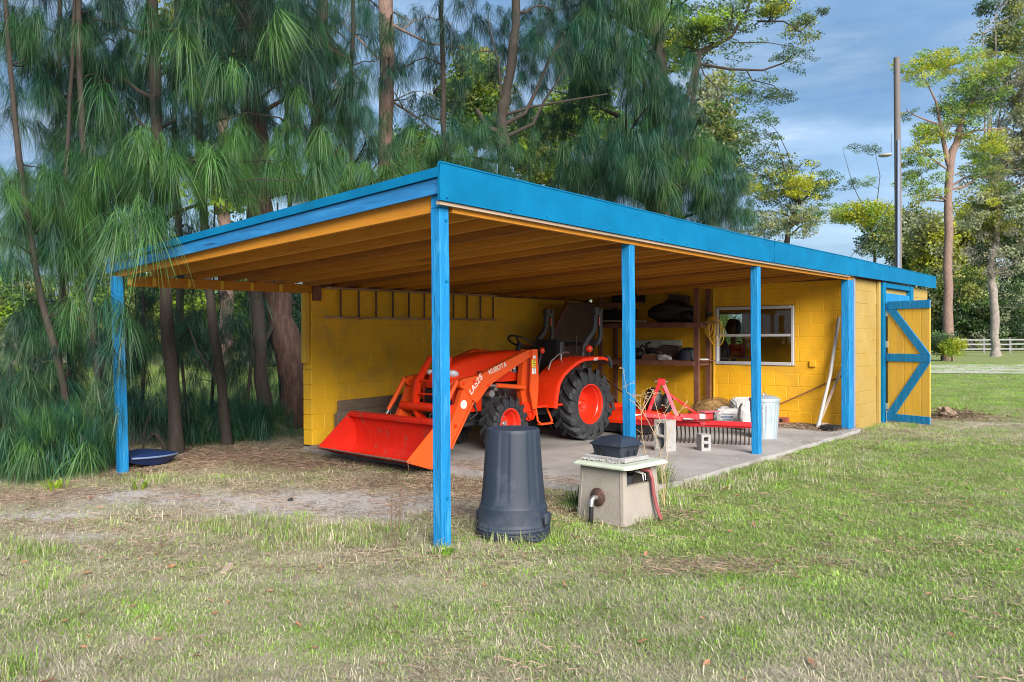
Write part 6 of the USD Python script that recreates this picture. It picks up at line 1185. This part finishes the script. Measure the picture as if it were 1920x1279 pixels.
# broadleaf trees right of the roof
LF, LD, LY, LM, LG, LO, MO = 'leaf', 'leaf_dark', 'leaf_yellow', 'leaf_lime', 'leaf_grey', 'leaf_olive', 'moss'
tree('oak_tree', 'oak with long crooked limbs reaching over the sky above the roof', 'oak tree', [(1262, 620), (1266, 400), (1274, 330), (1290, 250)], 25.0, 0.22, 0.12,
     [(1330, 40, 70, 45, 41, 0.53, [LF, LD, LM], 0, 1.0), (1420, 20, 70, 35, 30, 0.50, [LD, LF, LM], 0, 1.0), (1452, 15, 26, 18, 15, 0.50, [LY], 0, 0.5), (1505, 55, 35, 25, 17, 0.43, [LO, LF], 0, 0.6), (1545, 22, 18, 14, 7, 0.31, [LD], 0, 0.3), (1490, 110, 40, 25, 17, 0.37, [LD, LF], 0, 0.6), (1325, 45, 22, 18, 15, 0.50, [LM], -0.5, 0.5), (1390, 165, 60, 35, 17, 0.37, [LF, LD], 0, 0.7), (1440, 170, 45, 25, 13, 0.37, [LD, LF], 0, 0.6), (1460, 185, 30, 18, 9, 0.31, [LD], 0, 0.4), (1430, 220, 30, 20, 11, 0.34, [LF], 0, 0.5), (1390, 165, 15, 10, 5, 0.43, [LM], 0, 0.3), (1290, 90, 50, 60, 30, 0.50, [LM, LF, LY], 0.5, 0.8), (1380, 85, 50, 40, 15, 0.37, [LF, LD], 0, 0.8), (1290, -120, 200, 90, 57, 0.74, [LF, LD], 0, 2.0)], 'bark', CL_PAD, 201, 46,
     extra_limbs=[([(1290, 250), (1312, 100), (1370, 70), (1400, 20), (1420, -30)], 0.09, 0.03), ([(1285, 200), (1310, 95), (1360, 76), (1372, 40), (1375, 10)], 0.07, 0.02), ([(1300, 118), (1370, 130), (1430, 132), (1470, 118), (1490, 100)], 0.05, 0.015), ([(1420, 40), (1470, 40), (1500, 60), (1530, 30)], 0.035, 0.012), ([(1310, 110), (1320, 140), (1345, 165), (1345, 190)], 0.03, 0.01), ([(1400, 132), (1410, 150), (1450, 160), (1470, 180)], 0.025, 0.01), ([(1372, 80), (1440, 80), (1500, 90)], 0.02, 0.01)])
tree('oak_tree', 'olive leaved oak low behind the middle of the roof edge', 'oak tree', [(1478, 640), (1474, 470), (1480, 420), (1500, 380)], 38.0, 0.18, 0.08,
     [(1430, 330, 63, 57, 52, 0.65, [LD, LF, LO], 0, 1.8), (1490, 350, 63, 46, 52, 0.65, [LO, LY, LF], 0, 1.8), (1540, 345, 40, 32, 23, 0.58, [LD, LF], 0, 1.2), (1480, 410, 69, 46, 52, 0.65, [LG, LO, LF], 0, 1.6), (1405, 345, 25, 20, 13, 0.58, [LY, LM], -0.5, 0.8), (1495, 352, 29, 25, 18, 0.58, [LY], -1.0, 0.8), (1540, 400, 34, 34, 18, 0.50, [LF, LO], 0, 1.2), (1425, 430, 57, 41, 39, 0.65, [LG, LD], 0, 1.4), (1410, 265, 51, 46, 23, 0.58, [LF, LD], 0, 1.4)], 'bark', CL_PAD, 202, 22)
tree('young_tree', 'yellow green young tree over the roof left of the utility pole', 'tree', [(1640, 640), (1640, 470), (1630, 420)], 44.0, 0.14, 0.06,
     [(1630, 405, 55, 24, 40, 0.95, [LM, LY], 0, 1.6), (1590, 400, 30, 18, 16, 0.85, [LM, LY], 0, 1.2), (1650, 450, 40, 35, 30, 0.95, [LF, LO, LD], 0, 1.5), (1600, 345, 22, 8, 5, 0.6, [LF, LD], 0, 0.6), (1625, 340, 18, 8, 4, 0.5, [LM], 0, 0.4), (1640, 280, 20, 12, 5, 0.5, [LF, LD], 0, 0.5), (1610, 275, 25, 10, 5, 0.5, [LF], 0, 0.5)], 'bark', CL_FINE, 203, 16,
     extra_limbs=[([(1640, 430), (1600, 350), (1580, 280)], 0.03, 0.008), ([(1640, 420), (1650, 330), (1640, 280)], 0.03, 0.008)])
tree('tall_tree', 'tall tree with pinkish trunk and yellow green crown right of the utility pole', 'tree', [(1778, 668), (1777, 540), (1779, 400), (1779, 310), (1797, 255), (1800, 240)], 47.0, 0.27, 0.17,
     [(1728, 130, 52, 33, 42, 0.70, [LY, LM], 0, 1.5), (1762, 112, 38, 17, 19, 0.70, [LY, LM], 0, 1.2), (1812, 122, 52, 33, 33, 0.70, [LY, LM], 0, 1.4), (1860, 125, 38, 24, 25, 0.70, [LY, LM, LO], 0, 1.4), (1845, 165, 52, 37, 42, 0.74, [LF, LM], 0, 1.4), (1805, 195, 63, 44, 56, 0.74, [LF, LM, LD], 0, 1.6), (1795, 225, 72, 37, 42, 0.74, [LM, LF, LO], 0, 1.5), (1740, 255, 33, 24, 28, 0.70, [LM, LY], 0, 1.2), (1720, 300, 44, 27, 33, 0.70, [LM, LY, LF], 0, 1.3), (1840, 270, 44, 27, 36, 0.70, [LM, LY], 0, 1.3), (1845, 320, 44, 38, 42, 0.70, [LM, LF, LO], 0, 1.3), (1730, 340, 49, 24, 30, 0.66, [LM, LF], 0, 1.3), (1735, 365, 33, 15, 16, 0.62, [LY, LM], 0, 1.0), (1700, 215, 22, 11, 7, 0.47, [LM, LD], 0, 0.6)], 'bark_pine', CL_PAD, 204, 34,
     extra_limbs=[([(1779, 310), (1770, 270), (1765, 240), (1755, 190), (1735, 150)], 0.16, 0.03), ([(1797, 258), (1830, 245), (1885, 240)], 0.09, 0.03), ([(1779, 320), (1740, 292), (1710, 282)], 0.06, 0.02), ([(1800, 240), (1806, 215), (1830, 180), (1850, 140)], 0.12, 0.03)])
tree('mossy_oak', 'grey leaved oak hung with moss at the right edge of the picture', 'oak tree', [(1868, 655), (1862, 560), (1856, 500), (1872, 440), (1866, 360)], 55.0, 0.31, 0.18,
     [(1895, 60, 45, 70, 42, 0.86, [LG, LO, LF], 0, 2.5), (1915, 180, 50, 80, 51, 0.86, [LG, MO, LO], 0, 2.5), (1900, 300, 55, 70, 51, 0.86, [LG, MO, LO], 0, 2.5), (1890, 400, 60, 60, 51, 0.86, [LG, LO, LF], 0, 2.5), (1830, 390, 40, 50, 28, 0.79, [LO, LY, LG], 0, 2.0), (1980, 200, 60, 200, 59, 1.01, [LG, LO], 0, 3.0), (1880, 470, 60, 50, 34, 0.79, [MO, LG, LD], 0, 2.0), (1845, 15, 12, 10, 4, 0.8, [LD], 0, 0.5)], 'bark_grey', CL_MID, 205, 26)
wood = np.random.default_rng(77)
RW = [('dark evergreen bush behind the fence under the mossy oak', (1895, 590, 50, 60, 40, 0.9, [LG, LF, LD])), ('grey green bush between the tall trunk and the mossy oak', (1825, 560, 34, 60, 40, 0.9, [LF, LG, LO])), ('dark shrub at the right picture edge behind the fence', (1960, 600, 60, 70, 40, 1.1, [LG, LF])), ('olive thicket left of the tall pink trunk', (1745, 560, 26, 70, 50, 1.0, [LO, LG, LF]))]
for k, (lbl, (cx, cy, rx, ry, n, s_, ms)) in enumerate(RW):
    tree('woodland_bush', lbl, 'bush', [(cx, 655), (cx + 2, cy + 20), (cx - 4, cy)], 73.0 + 2 * k, 0.12, 0.05, [(cx, cy, rx, ry, n, s_, ms, 0, 2.5), (cx, cy + ry * 0.7, rx * 1.1, 30, n // 2, s_, [LD, ms[0]], 0, 2.0)], 'bark_grey', CL_FAR, 300 + k, 6)
RT = [('slim grey tree behind the thicket left of the tall trunk', 1752, 470, 34, 70, [LG, LO, LY]), ('pale olive tree between the tall trunk and the mossy oak', 1822, 450, 40, 60, [LO, LY, LG]), ('dark tree beyond the mossy oak trunk', 1930, 480, 60, 80, [LD, LG]), ('tree with thin crown behind the utility pole', 1700, 440, 40, 50, [LF, LO, LG])]
for k, (lbl, cx, cy, rx, ry, ms) in enumerate(RT):
    tree('woodland_tree', lbl, 'tree', [(cx, 655), (cx + 3, 560), (cx - 2, cy)], 80.0 + 3 * k, 0.25, 0.12, [(cx, cy, rx, ry, 60, 1.2, ms, 0, 3.0), (cx, cy + 60, rx, 40, 24, 1.1, ms, 0, 2.5)], 'bark_grey', CL_FAR, 320 + k, 10)
tree('bush', 'dark green bush at the foot of the tall pink trunk', 'bush', [(1765, 668), (1765, 650), (1768, 630)], 46.0, 0.05, 0.02, [(1765, 645, 22, 24, 34, 0.75, [LF, LD], 0, 0.8)], 'bark', CL_FINE, 340, 4)
tree('bush', 'bright yellow bush beside the dark bush at the pink trunk', 'bush', [(1785, 670), (1785, 655), (1788, 640)], 45.2, 0.04, 0.02, [(1786, 652, 17, 17, 30, 0.7, [LY, LM], 0, 0.7)], 'bark', CL_FINE, 341, 4)

# woods far behind at the left, seen between the pines
LT = [(30, 560, 90, 60, 46, 'bright tree beyond the lawn at the far left edge'), (210, 540, 70, 60, 50, 'rounded tree beyond the lawn behind the thin pines'), (330, 560, 60, 70, 44, 'yellow green tree seen left of the pink far trunk'), (470, 565, 60, 70, 42, 'yellow green tree seen right of the pink far trunk'), (560, 600, 40, 60, 40, 'dark tree seen just left of the block wall'), (640, 430, 70, 60, 50, 'pale tree seen over the rear of the roof beside the plated pine'), (780, 300, 70, 60, 44, 'yellow tree between the plated pine and the slender trunk'), (890, 180, 60, 90, 40, 'lime green tree behind the forked pine'), (1010, 270, 60, 80, 42, 'lime tree right of the forked pine above the roof'), (1090, 200, 60, 70, 46, 'yellow green tree behind the left side of the weeping pine'), (120, 400, 60, 50, 48, 'tall thin far tree rising behind the left pines'), (1330, 230, 60, 90, 44, 'lime tree behind the crooked oak limbs')]
for k, (cx, cy, rx, ry, D, lbl) in enumerate(LT):
    ms = ([LM, LF, LO], [LF, LO, LM], [LM, LO, LF], [LM, LF], [LD, LF], [LO, LF, LG])[k % 6]
    tree('far_tree', lbl, 'tree', [(cx, 664), (cx + 4, (cy + 664) / 2), (cx, cy - ry * 0.4)], D, 0.22, 0.08, [(cx, cy, rx, ry, 54, 1.0, ms, 0, 2.4), (cx + rx * 0.3, cy + ry * 0.6, rx * 0.9, ry * 0.5, 22, 0.95, ms[:2], 0, 2.0)], 'bark_grey', CL_MID, 400 + k, 14)

# a far wood that closes the horizon all round the view
fr_ = np.random.default_rng(88); n_ = 1500; px_ = fr_.uniform(-350, 2300, n_); D_ = fr_.uniform(85, 115, n_); hgt = 1.0 + 5.5 * meshkit.fbm(np.stack([px_ / 130, px_ * 0, px_ * 0], 1), 4, 12) + 2.0
P_ = np.array([W(a, 650, d) for a, d in zip(px_, D_)]); P_[:, 2] = fr_.uniform(0, 1, n_) ** 1.3 * hgt
pi = scatter('/World/far_wood', [('foliage', g, m_) for m_ in (LG, LF, LO) for g in CL_FAR], P_, yaw_quats(n_, 0.3, fr_), fr_.uniform(1.0, 1.7, n_), fr_.integers(6, size=n_)); tag(pi.GetPrim(), 'distant band of woodland closing the horizon', 'woods', kind='stuff')

# small green plants
def herb(name, label, cat, px, py, n, h_, mt, seed, spread=0.06, z=None):
    c = gp(px, py); r = np.random.default_rng(seed); zb_ = float(gz(*c)) if z is None else z; t = Thing(name, label, cat, (c[0], c[1], zb_)); g = G(); s_ = G()
    for _ in range(n):
        a = r.uniform(0, 2 * math.pi); d = np.array([math.cos(a), math.sin(a), 0]); b = np.array([c[0], c[1], zb_]) + d * r.uniform(0, spread * 0.5); hh_ = h_ * r.uniform(0.5, 1.1); lean = r.uniform(0.2, 0.9) * hh_
        p0, p1, p2 = b, b + d * lean * 0.4 + (0, 0, hh_ * 0.75), b + d * lean + (0, 0, hh_ * r.uniform(0.6, 1.0)); sd = np.cross(d, (0, 0, 1)) * 0.006 * (1.8 if h_ < 0.15 else 1)
        g.add([p0 - sd * 0.5, p0 + sd * 0.5, p1 - sd, p1 + sd, p2], [[0, 1, 3], [0, 3, 2], [2, 3, 4]])
    t.part('blades', g, mt, kind='stuff'); t.part('stem', s_.tube([(c[0], c[1], zb_ - 0.02), (c[0], c[1], zb_ + h_ * 0.4)], 0.004, 5), mt); return t
herb('grass_clump', 'clump of long green and straw blades right of the pump box', 'grass clump', 1242, 915, 70, 0.30, 'grass_pale', 61, 0.14)
herb('grass_clump', 'low bright green tuft growing in front of the corner post', 'grass clump', 834, 1040, 24, 0.07, 'grass', 62, 0.10)
herb('weed_plant', 'small bright weed at the far left under the pines', 'weed', 105, 918, 30, 0.14, 'leaf_lime', 63, 0.2)
herb('weed_plant', 'small bright weed left of the rear blue post foot', 'weed', 262, 916, 22, 0.10, 'leaf_lime', 64, 0.15)
herb('weed_plant', 'weed with green leaves at the left side of the pump box', 'weed', 1082, 950, 40, 0.22, 'leaf', 65, 0.15)
herb('weed_plant', 'green weed against the front of the pump box by the pipe', 'weed', 1135, 955, 18, 0.10, 'leaf_lime', 66, 0.08)
herb('weed_plant', 'tiny yellow green weed at the right foot of the pump box', 'weed', 1160, 962, 16, 0.16, 'leaf_lime', 67, 0.08)

# ---------------------------------------------------------------- grass, litter, leaves
def grass_tuft(seed, n, h_, spread, width, lay):
    r = np.random.default_rng(seed); V, F = [], []
    for i_ in range(n):
        a = r.uniform(0, 2 * math.pi); d = np.array([math.cos(a), math.sin(a), 0]); rr = spread * math.sqrt(r.uniform()); q_ = r.uniform(0, 2 * math.pi); b = np.array([math.cos(q_) * rr, math.sin(q_) * rr, -0.01])
        L_ = h_ * r.uniform(0.5, 1.3); l_ = lay * r.uniform(0.3, 1.2); p1 = b + d * L_ * 0.35 * l_ + (0, 0, L_ * 0.6); p2 = b + d * L_ * l_ + (0, 0, L_ * max(0.15, 1.0 - 0.5 * l_)); sd = np.cross(d, (0, 0, 1)) * width * r.uniform(0.6, 1.2) / 2
        V += [b - sd, b + sd, p1 - sd * 0.8, p1 + sd * 0.8, p2]; k = 5 * i_; F += [[k, k + 1, k + 3], [k, k + 3, k + 2], [k + 2, k + 3, k + 4]]
    return G().add(np.array(V), F)
def straw(seed, n, L_, spread, width):
    r = np.random.default_rng(seed); V, F = [], []
    for i_ in range(n):
        a = r.uniform(0, 2 * math.pi); d = np.array([math.cos(a), math.sin(a), r.normal(0, 0.12)]); b = np.array([*(r.normal(0, spread, 2)), r.uniform(0.002, 0.015)]); ln = L_ * r.uniform(0.5, 1.2); sd = np.cross(d, (0, 0, 1)); sd = sd / np.linalg.norm(sd) * width / 2
        m_ = b + d * ln * 0.5 + sd * 2 + (0, 0, 0.004); e = b + d * ln; V += [b - sd, b + sd, m_ + sd + (0, 0, 0.003), m_ - sd, e]; k = 5 * i_; F += [[k, k + 1, k + 2], [k, k + 2, k + 3], [k + 3, k + 2, k + 4]]
    return G().add(np.array(V), F)


gr = np.random.default_rng(19)
def field(n, d0, d1, power, margin=1.12):
    u = gr.uniform(size=n); D = (d0 ** (2 - power) + u * (d1 ** (2 - power) - d0 ** (2 - power))) ** (1 / (2 - power)); s_ = gr.uniform(-1, 1, n) * 0.6325 * margin * D
    p = CAM[:2] + D[:, None] * _f[:2] + s_[:, None] * _r[:2]; return p[:, 0], p[:, 1], D
SLAB = lambda x, y: (x > 2.32) & (x < 14.0) & (y > -0.09) & (y < 5.1)
def lay_out(x, y, D, keep): k = keep & ~SLAB(x, y); return x[k], y[k], D[k]
x, y, D = field(76000, 3.0, 42.0, 1.3); S_, Li, Gr = cover(x, y); w_ = gr.uniform(size=len(x)); bare = np.clip(np.maximum(S_ * 1.15, Li * 1.15) - 0.10, 0, 1)
patch = meshkit.fbm(np.stack([x * 1.7, y * 1.7, x * 0], -1), 4, 31)
green = (w_ < Gr * 0.9) & (gr.uniform(size=len(x)) > bare)
dry = ~green & (gr.uniform(size=len(x)) > bare * 1.0) & (gr.uniform(size=len(x)) < 0.15 + 0.9 * patch)
def put(name, label, mask, protos, s0, tilt):
    X, Y, DD = lay_out(x, y, D, mask); n = len(X); sc = s0 * gr.uniform(0.7, 1.3, n) * (1 + 0.035 * np.clip(DD - 5, 0, 38)); Z = gz(X, Y)
    pi = scatter('/World/' + name, protos, np.stack([X, Y, Z], 1), yaw_quats(n, tilt, gr), sc, gr.integers(len(protos), size=n)); tag(pi.GetPrim(), label, 'grass', kind='stuff'); return n
GT = [grass_tuft(s_, 30, 0.038, 0.12, 0.0046, 1.8) for s_ in (1, 2, 3)]; DT = [grass_tuft(s_, 30, 0.038, 0.13, 0.0040, 2.4) for s_ in (4, 5, 6)]
n1 = put('grass', 'short green grass of the lawn', green, [('tuft', g, m_) for g, m_ in zip(GT + GT[:1], ('grass', 'grass', 'grass_pale', 'grass_pale'))], 1.0, 0.1)
n2 = put('dry_grass', 'dry straw coloured grass between the green patches', dry, [('tuft', g, m_) for g, m_ in zip(DT + DT[:1], ('grass_dry', 'grass_pale', 'grass_dry', 'grass_dry'))], 1.0, 0.1)
# taller straw and green tussocks on the left, and along the slab and pump box
tx, ty, ts = [], [], []
for (px, py, rx, ry, n) in ((620, 1005, 190, 22, 150), (430, 980, 120, 18, 70), (1130, 930, 30, 40, 40), (1450, 880, 260, 20, 200), (1330, 905, 120, 16, 110), (60, 1035, 60, 12, 40), (90, 1100, 40, 15, 25), (20, 1260, 40, 20, 30), (1640, 800, 120, 8, 60), (300, 900, 200, 10, 60), (1260, 935, 30, 30, 40), (1085, 945, 20, 30, 24), (1050, 1000, 60, 10, 20), (1130, 968, 40, 8, 30), (1200, 972, 24, 8, 22), (970, 1014, 60, 4, 34), (905, 990, 10, 6, 10), (835, 1036, 20, 5, 14), (1600, 806, 50, 4, 40), (1700, 800, 50, 3, 30)):
    for _ in range(n):
        c = gp(px + gr.normal(0, rx * 0.5), py + gr.normal(0, ry * 0.5))
        if not SLAB(*c): tx.append(c[0]); ty.append(c[1])
tx, ty = np.array(tx), np.array(ty); TT = [grass_tuft(s_, 20, 0.10, 0.10, 0.005, 0.7) for s_ in (7, 8)]
pi = scatter('/World/tussocks', [('tuft', TT[0], 'grass_dry'), ('tuft', TT[1], 'grass'), ('tuft', TT[0], 'grass_pale')], np.stack([tx, ty, gz(tx, ty)], 1), yaw_quats(len(tx), 0.12, gr), gr.uniform(0.6, 1.2, len(tx)), gr.integers(3, size=len(tx))); tag(pi.GetPrim(), 'taller straw and green tussocks along the shed and bare sand', 'grass', kind='stuff')
# pine litter
lx, ly, lD = field(26000, 3.2, 16.0, 0.9); S_, Li, Gr = cover(lx, ly); k = gr.uniform(size=len(lx)) < np.clip(Li * 1.3 + 0.10 * (lD > 5), 0, 1) * (1 - 0.6 * S_)
k &= ~((lx > 2.32) & (lx < 14) & (ly > 0) & (ly < 5.1) & (gr.uniform(size=len(lx)) < 0.97)); lx, ly = lx[k], ly[k]; lz = np.where((lx > 2.34) & (lx < 9.0) & (ly > -0.1) & (ly < 4.9), 0.02, gz(lx, ly))
ex = gr.uniform(8.35, 9.03, 420); ey = gr.uniform(0.1, 1.6, 420); e2 = gr.normal(2.5, 0.12, 120), gr.uniform(0.2, 4.8, 120)
lx, ly, lz = np.concatenate([lx, ex, e2[0]]), np.concatenate([ly, ey, e2[1]]), np.concatenate([lz, np.full(540, 0.02)])
ST = [straw(s_, 16, 0.11, 0.08, 0.0035) for s_ in (1, 2, 3)]
pi = scatter('/World/pine_litter', [('needles', ST[0], 'litter'), ('needles', ST[1], 'litter'), ('needles', ST[2], 'weed_dark')], np.stack([lx, ly, lz], 1), yaw_quats(len(lx), 0.05, gr), gr.uniform(0.7, 1.3, len(lx)), gr.integers(3, size=len(lx))); tag(pi.GetPrim(), 'brown pine needle litter under the trees and round the bucket', 'leaf litter', kind='stuff')
# fallen leaves
fx, fy, fD = field(150, 3.3, 8.0, 0.8); k = ~SLAB(fx, fy); fx, fy = fx[k], fy[k]
lf = []
for s_ in (1, 2, 3):
    r = np.random.default_rng(s_); a = np.linspace(0, 2 * math.pi, 9)[:-1]; rr = (0.03 + 0.006 * r.normal(size=8)) * np.where(np.abs(np.cos(a)) > 0.9, 1.35, 0.75); v = np.stack([rr * np.cos(a), rr * np.sin(a), 0.012 * r.uniform(size=8)], 1); lf.append(G().add(np.vstack([v, [0, 0, 0.0]]), [[i_, (i_ + 1) % 8, 8] for i_ in range(8)]))
pi = scatter('/World/fallen_leaves', [('leaf', g, 'dead_leaf') for g in lf], np.stack([fx, fy, gz(fx, fy) + 0.022], 1), yaw_quats(len(fx), 0.3, gr), gr.uniform(0.35, 0.85, len(fx)), gr.integers(3, size=len(fx))); tag(pi.GetPrim(), 'small brown dead leaves scattered over the lawn', 'leaves', kind='stuff')
# needles caught on the rear end of the roof edge
g = G(); r_ = np.random.default_rng(3)
for _ in range(16):
    y = 5.2 - abs(r_.normal(0, 0.7)); z = 2.645 - 0.0545 * (y + 0.03); p = np.array([-0.068, y, z + 0.01]); g.tube([p + (0.06, r_.normal(0, 0.03), 0.0), p, p + (-0.006, r_.normal(0, 0.01), -0.05), p + (-0.004, r_.normal(0, 0.03), -r_.uniform(0.08, 0.22))], 0.0014, 4)
single('caught_needles', g, 'weed', 'pale dead needles hanging over the rear end of the blue roof edge', 'needles', kind='stuff')
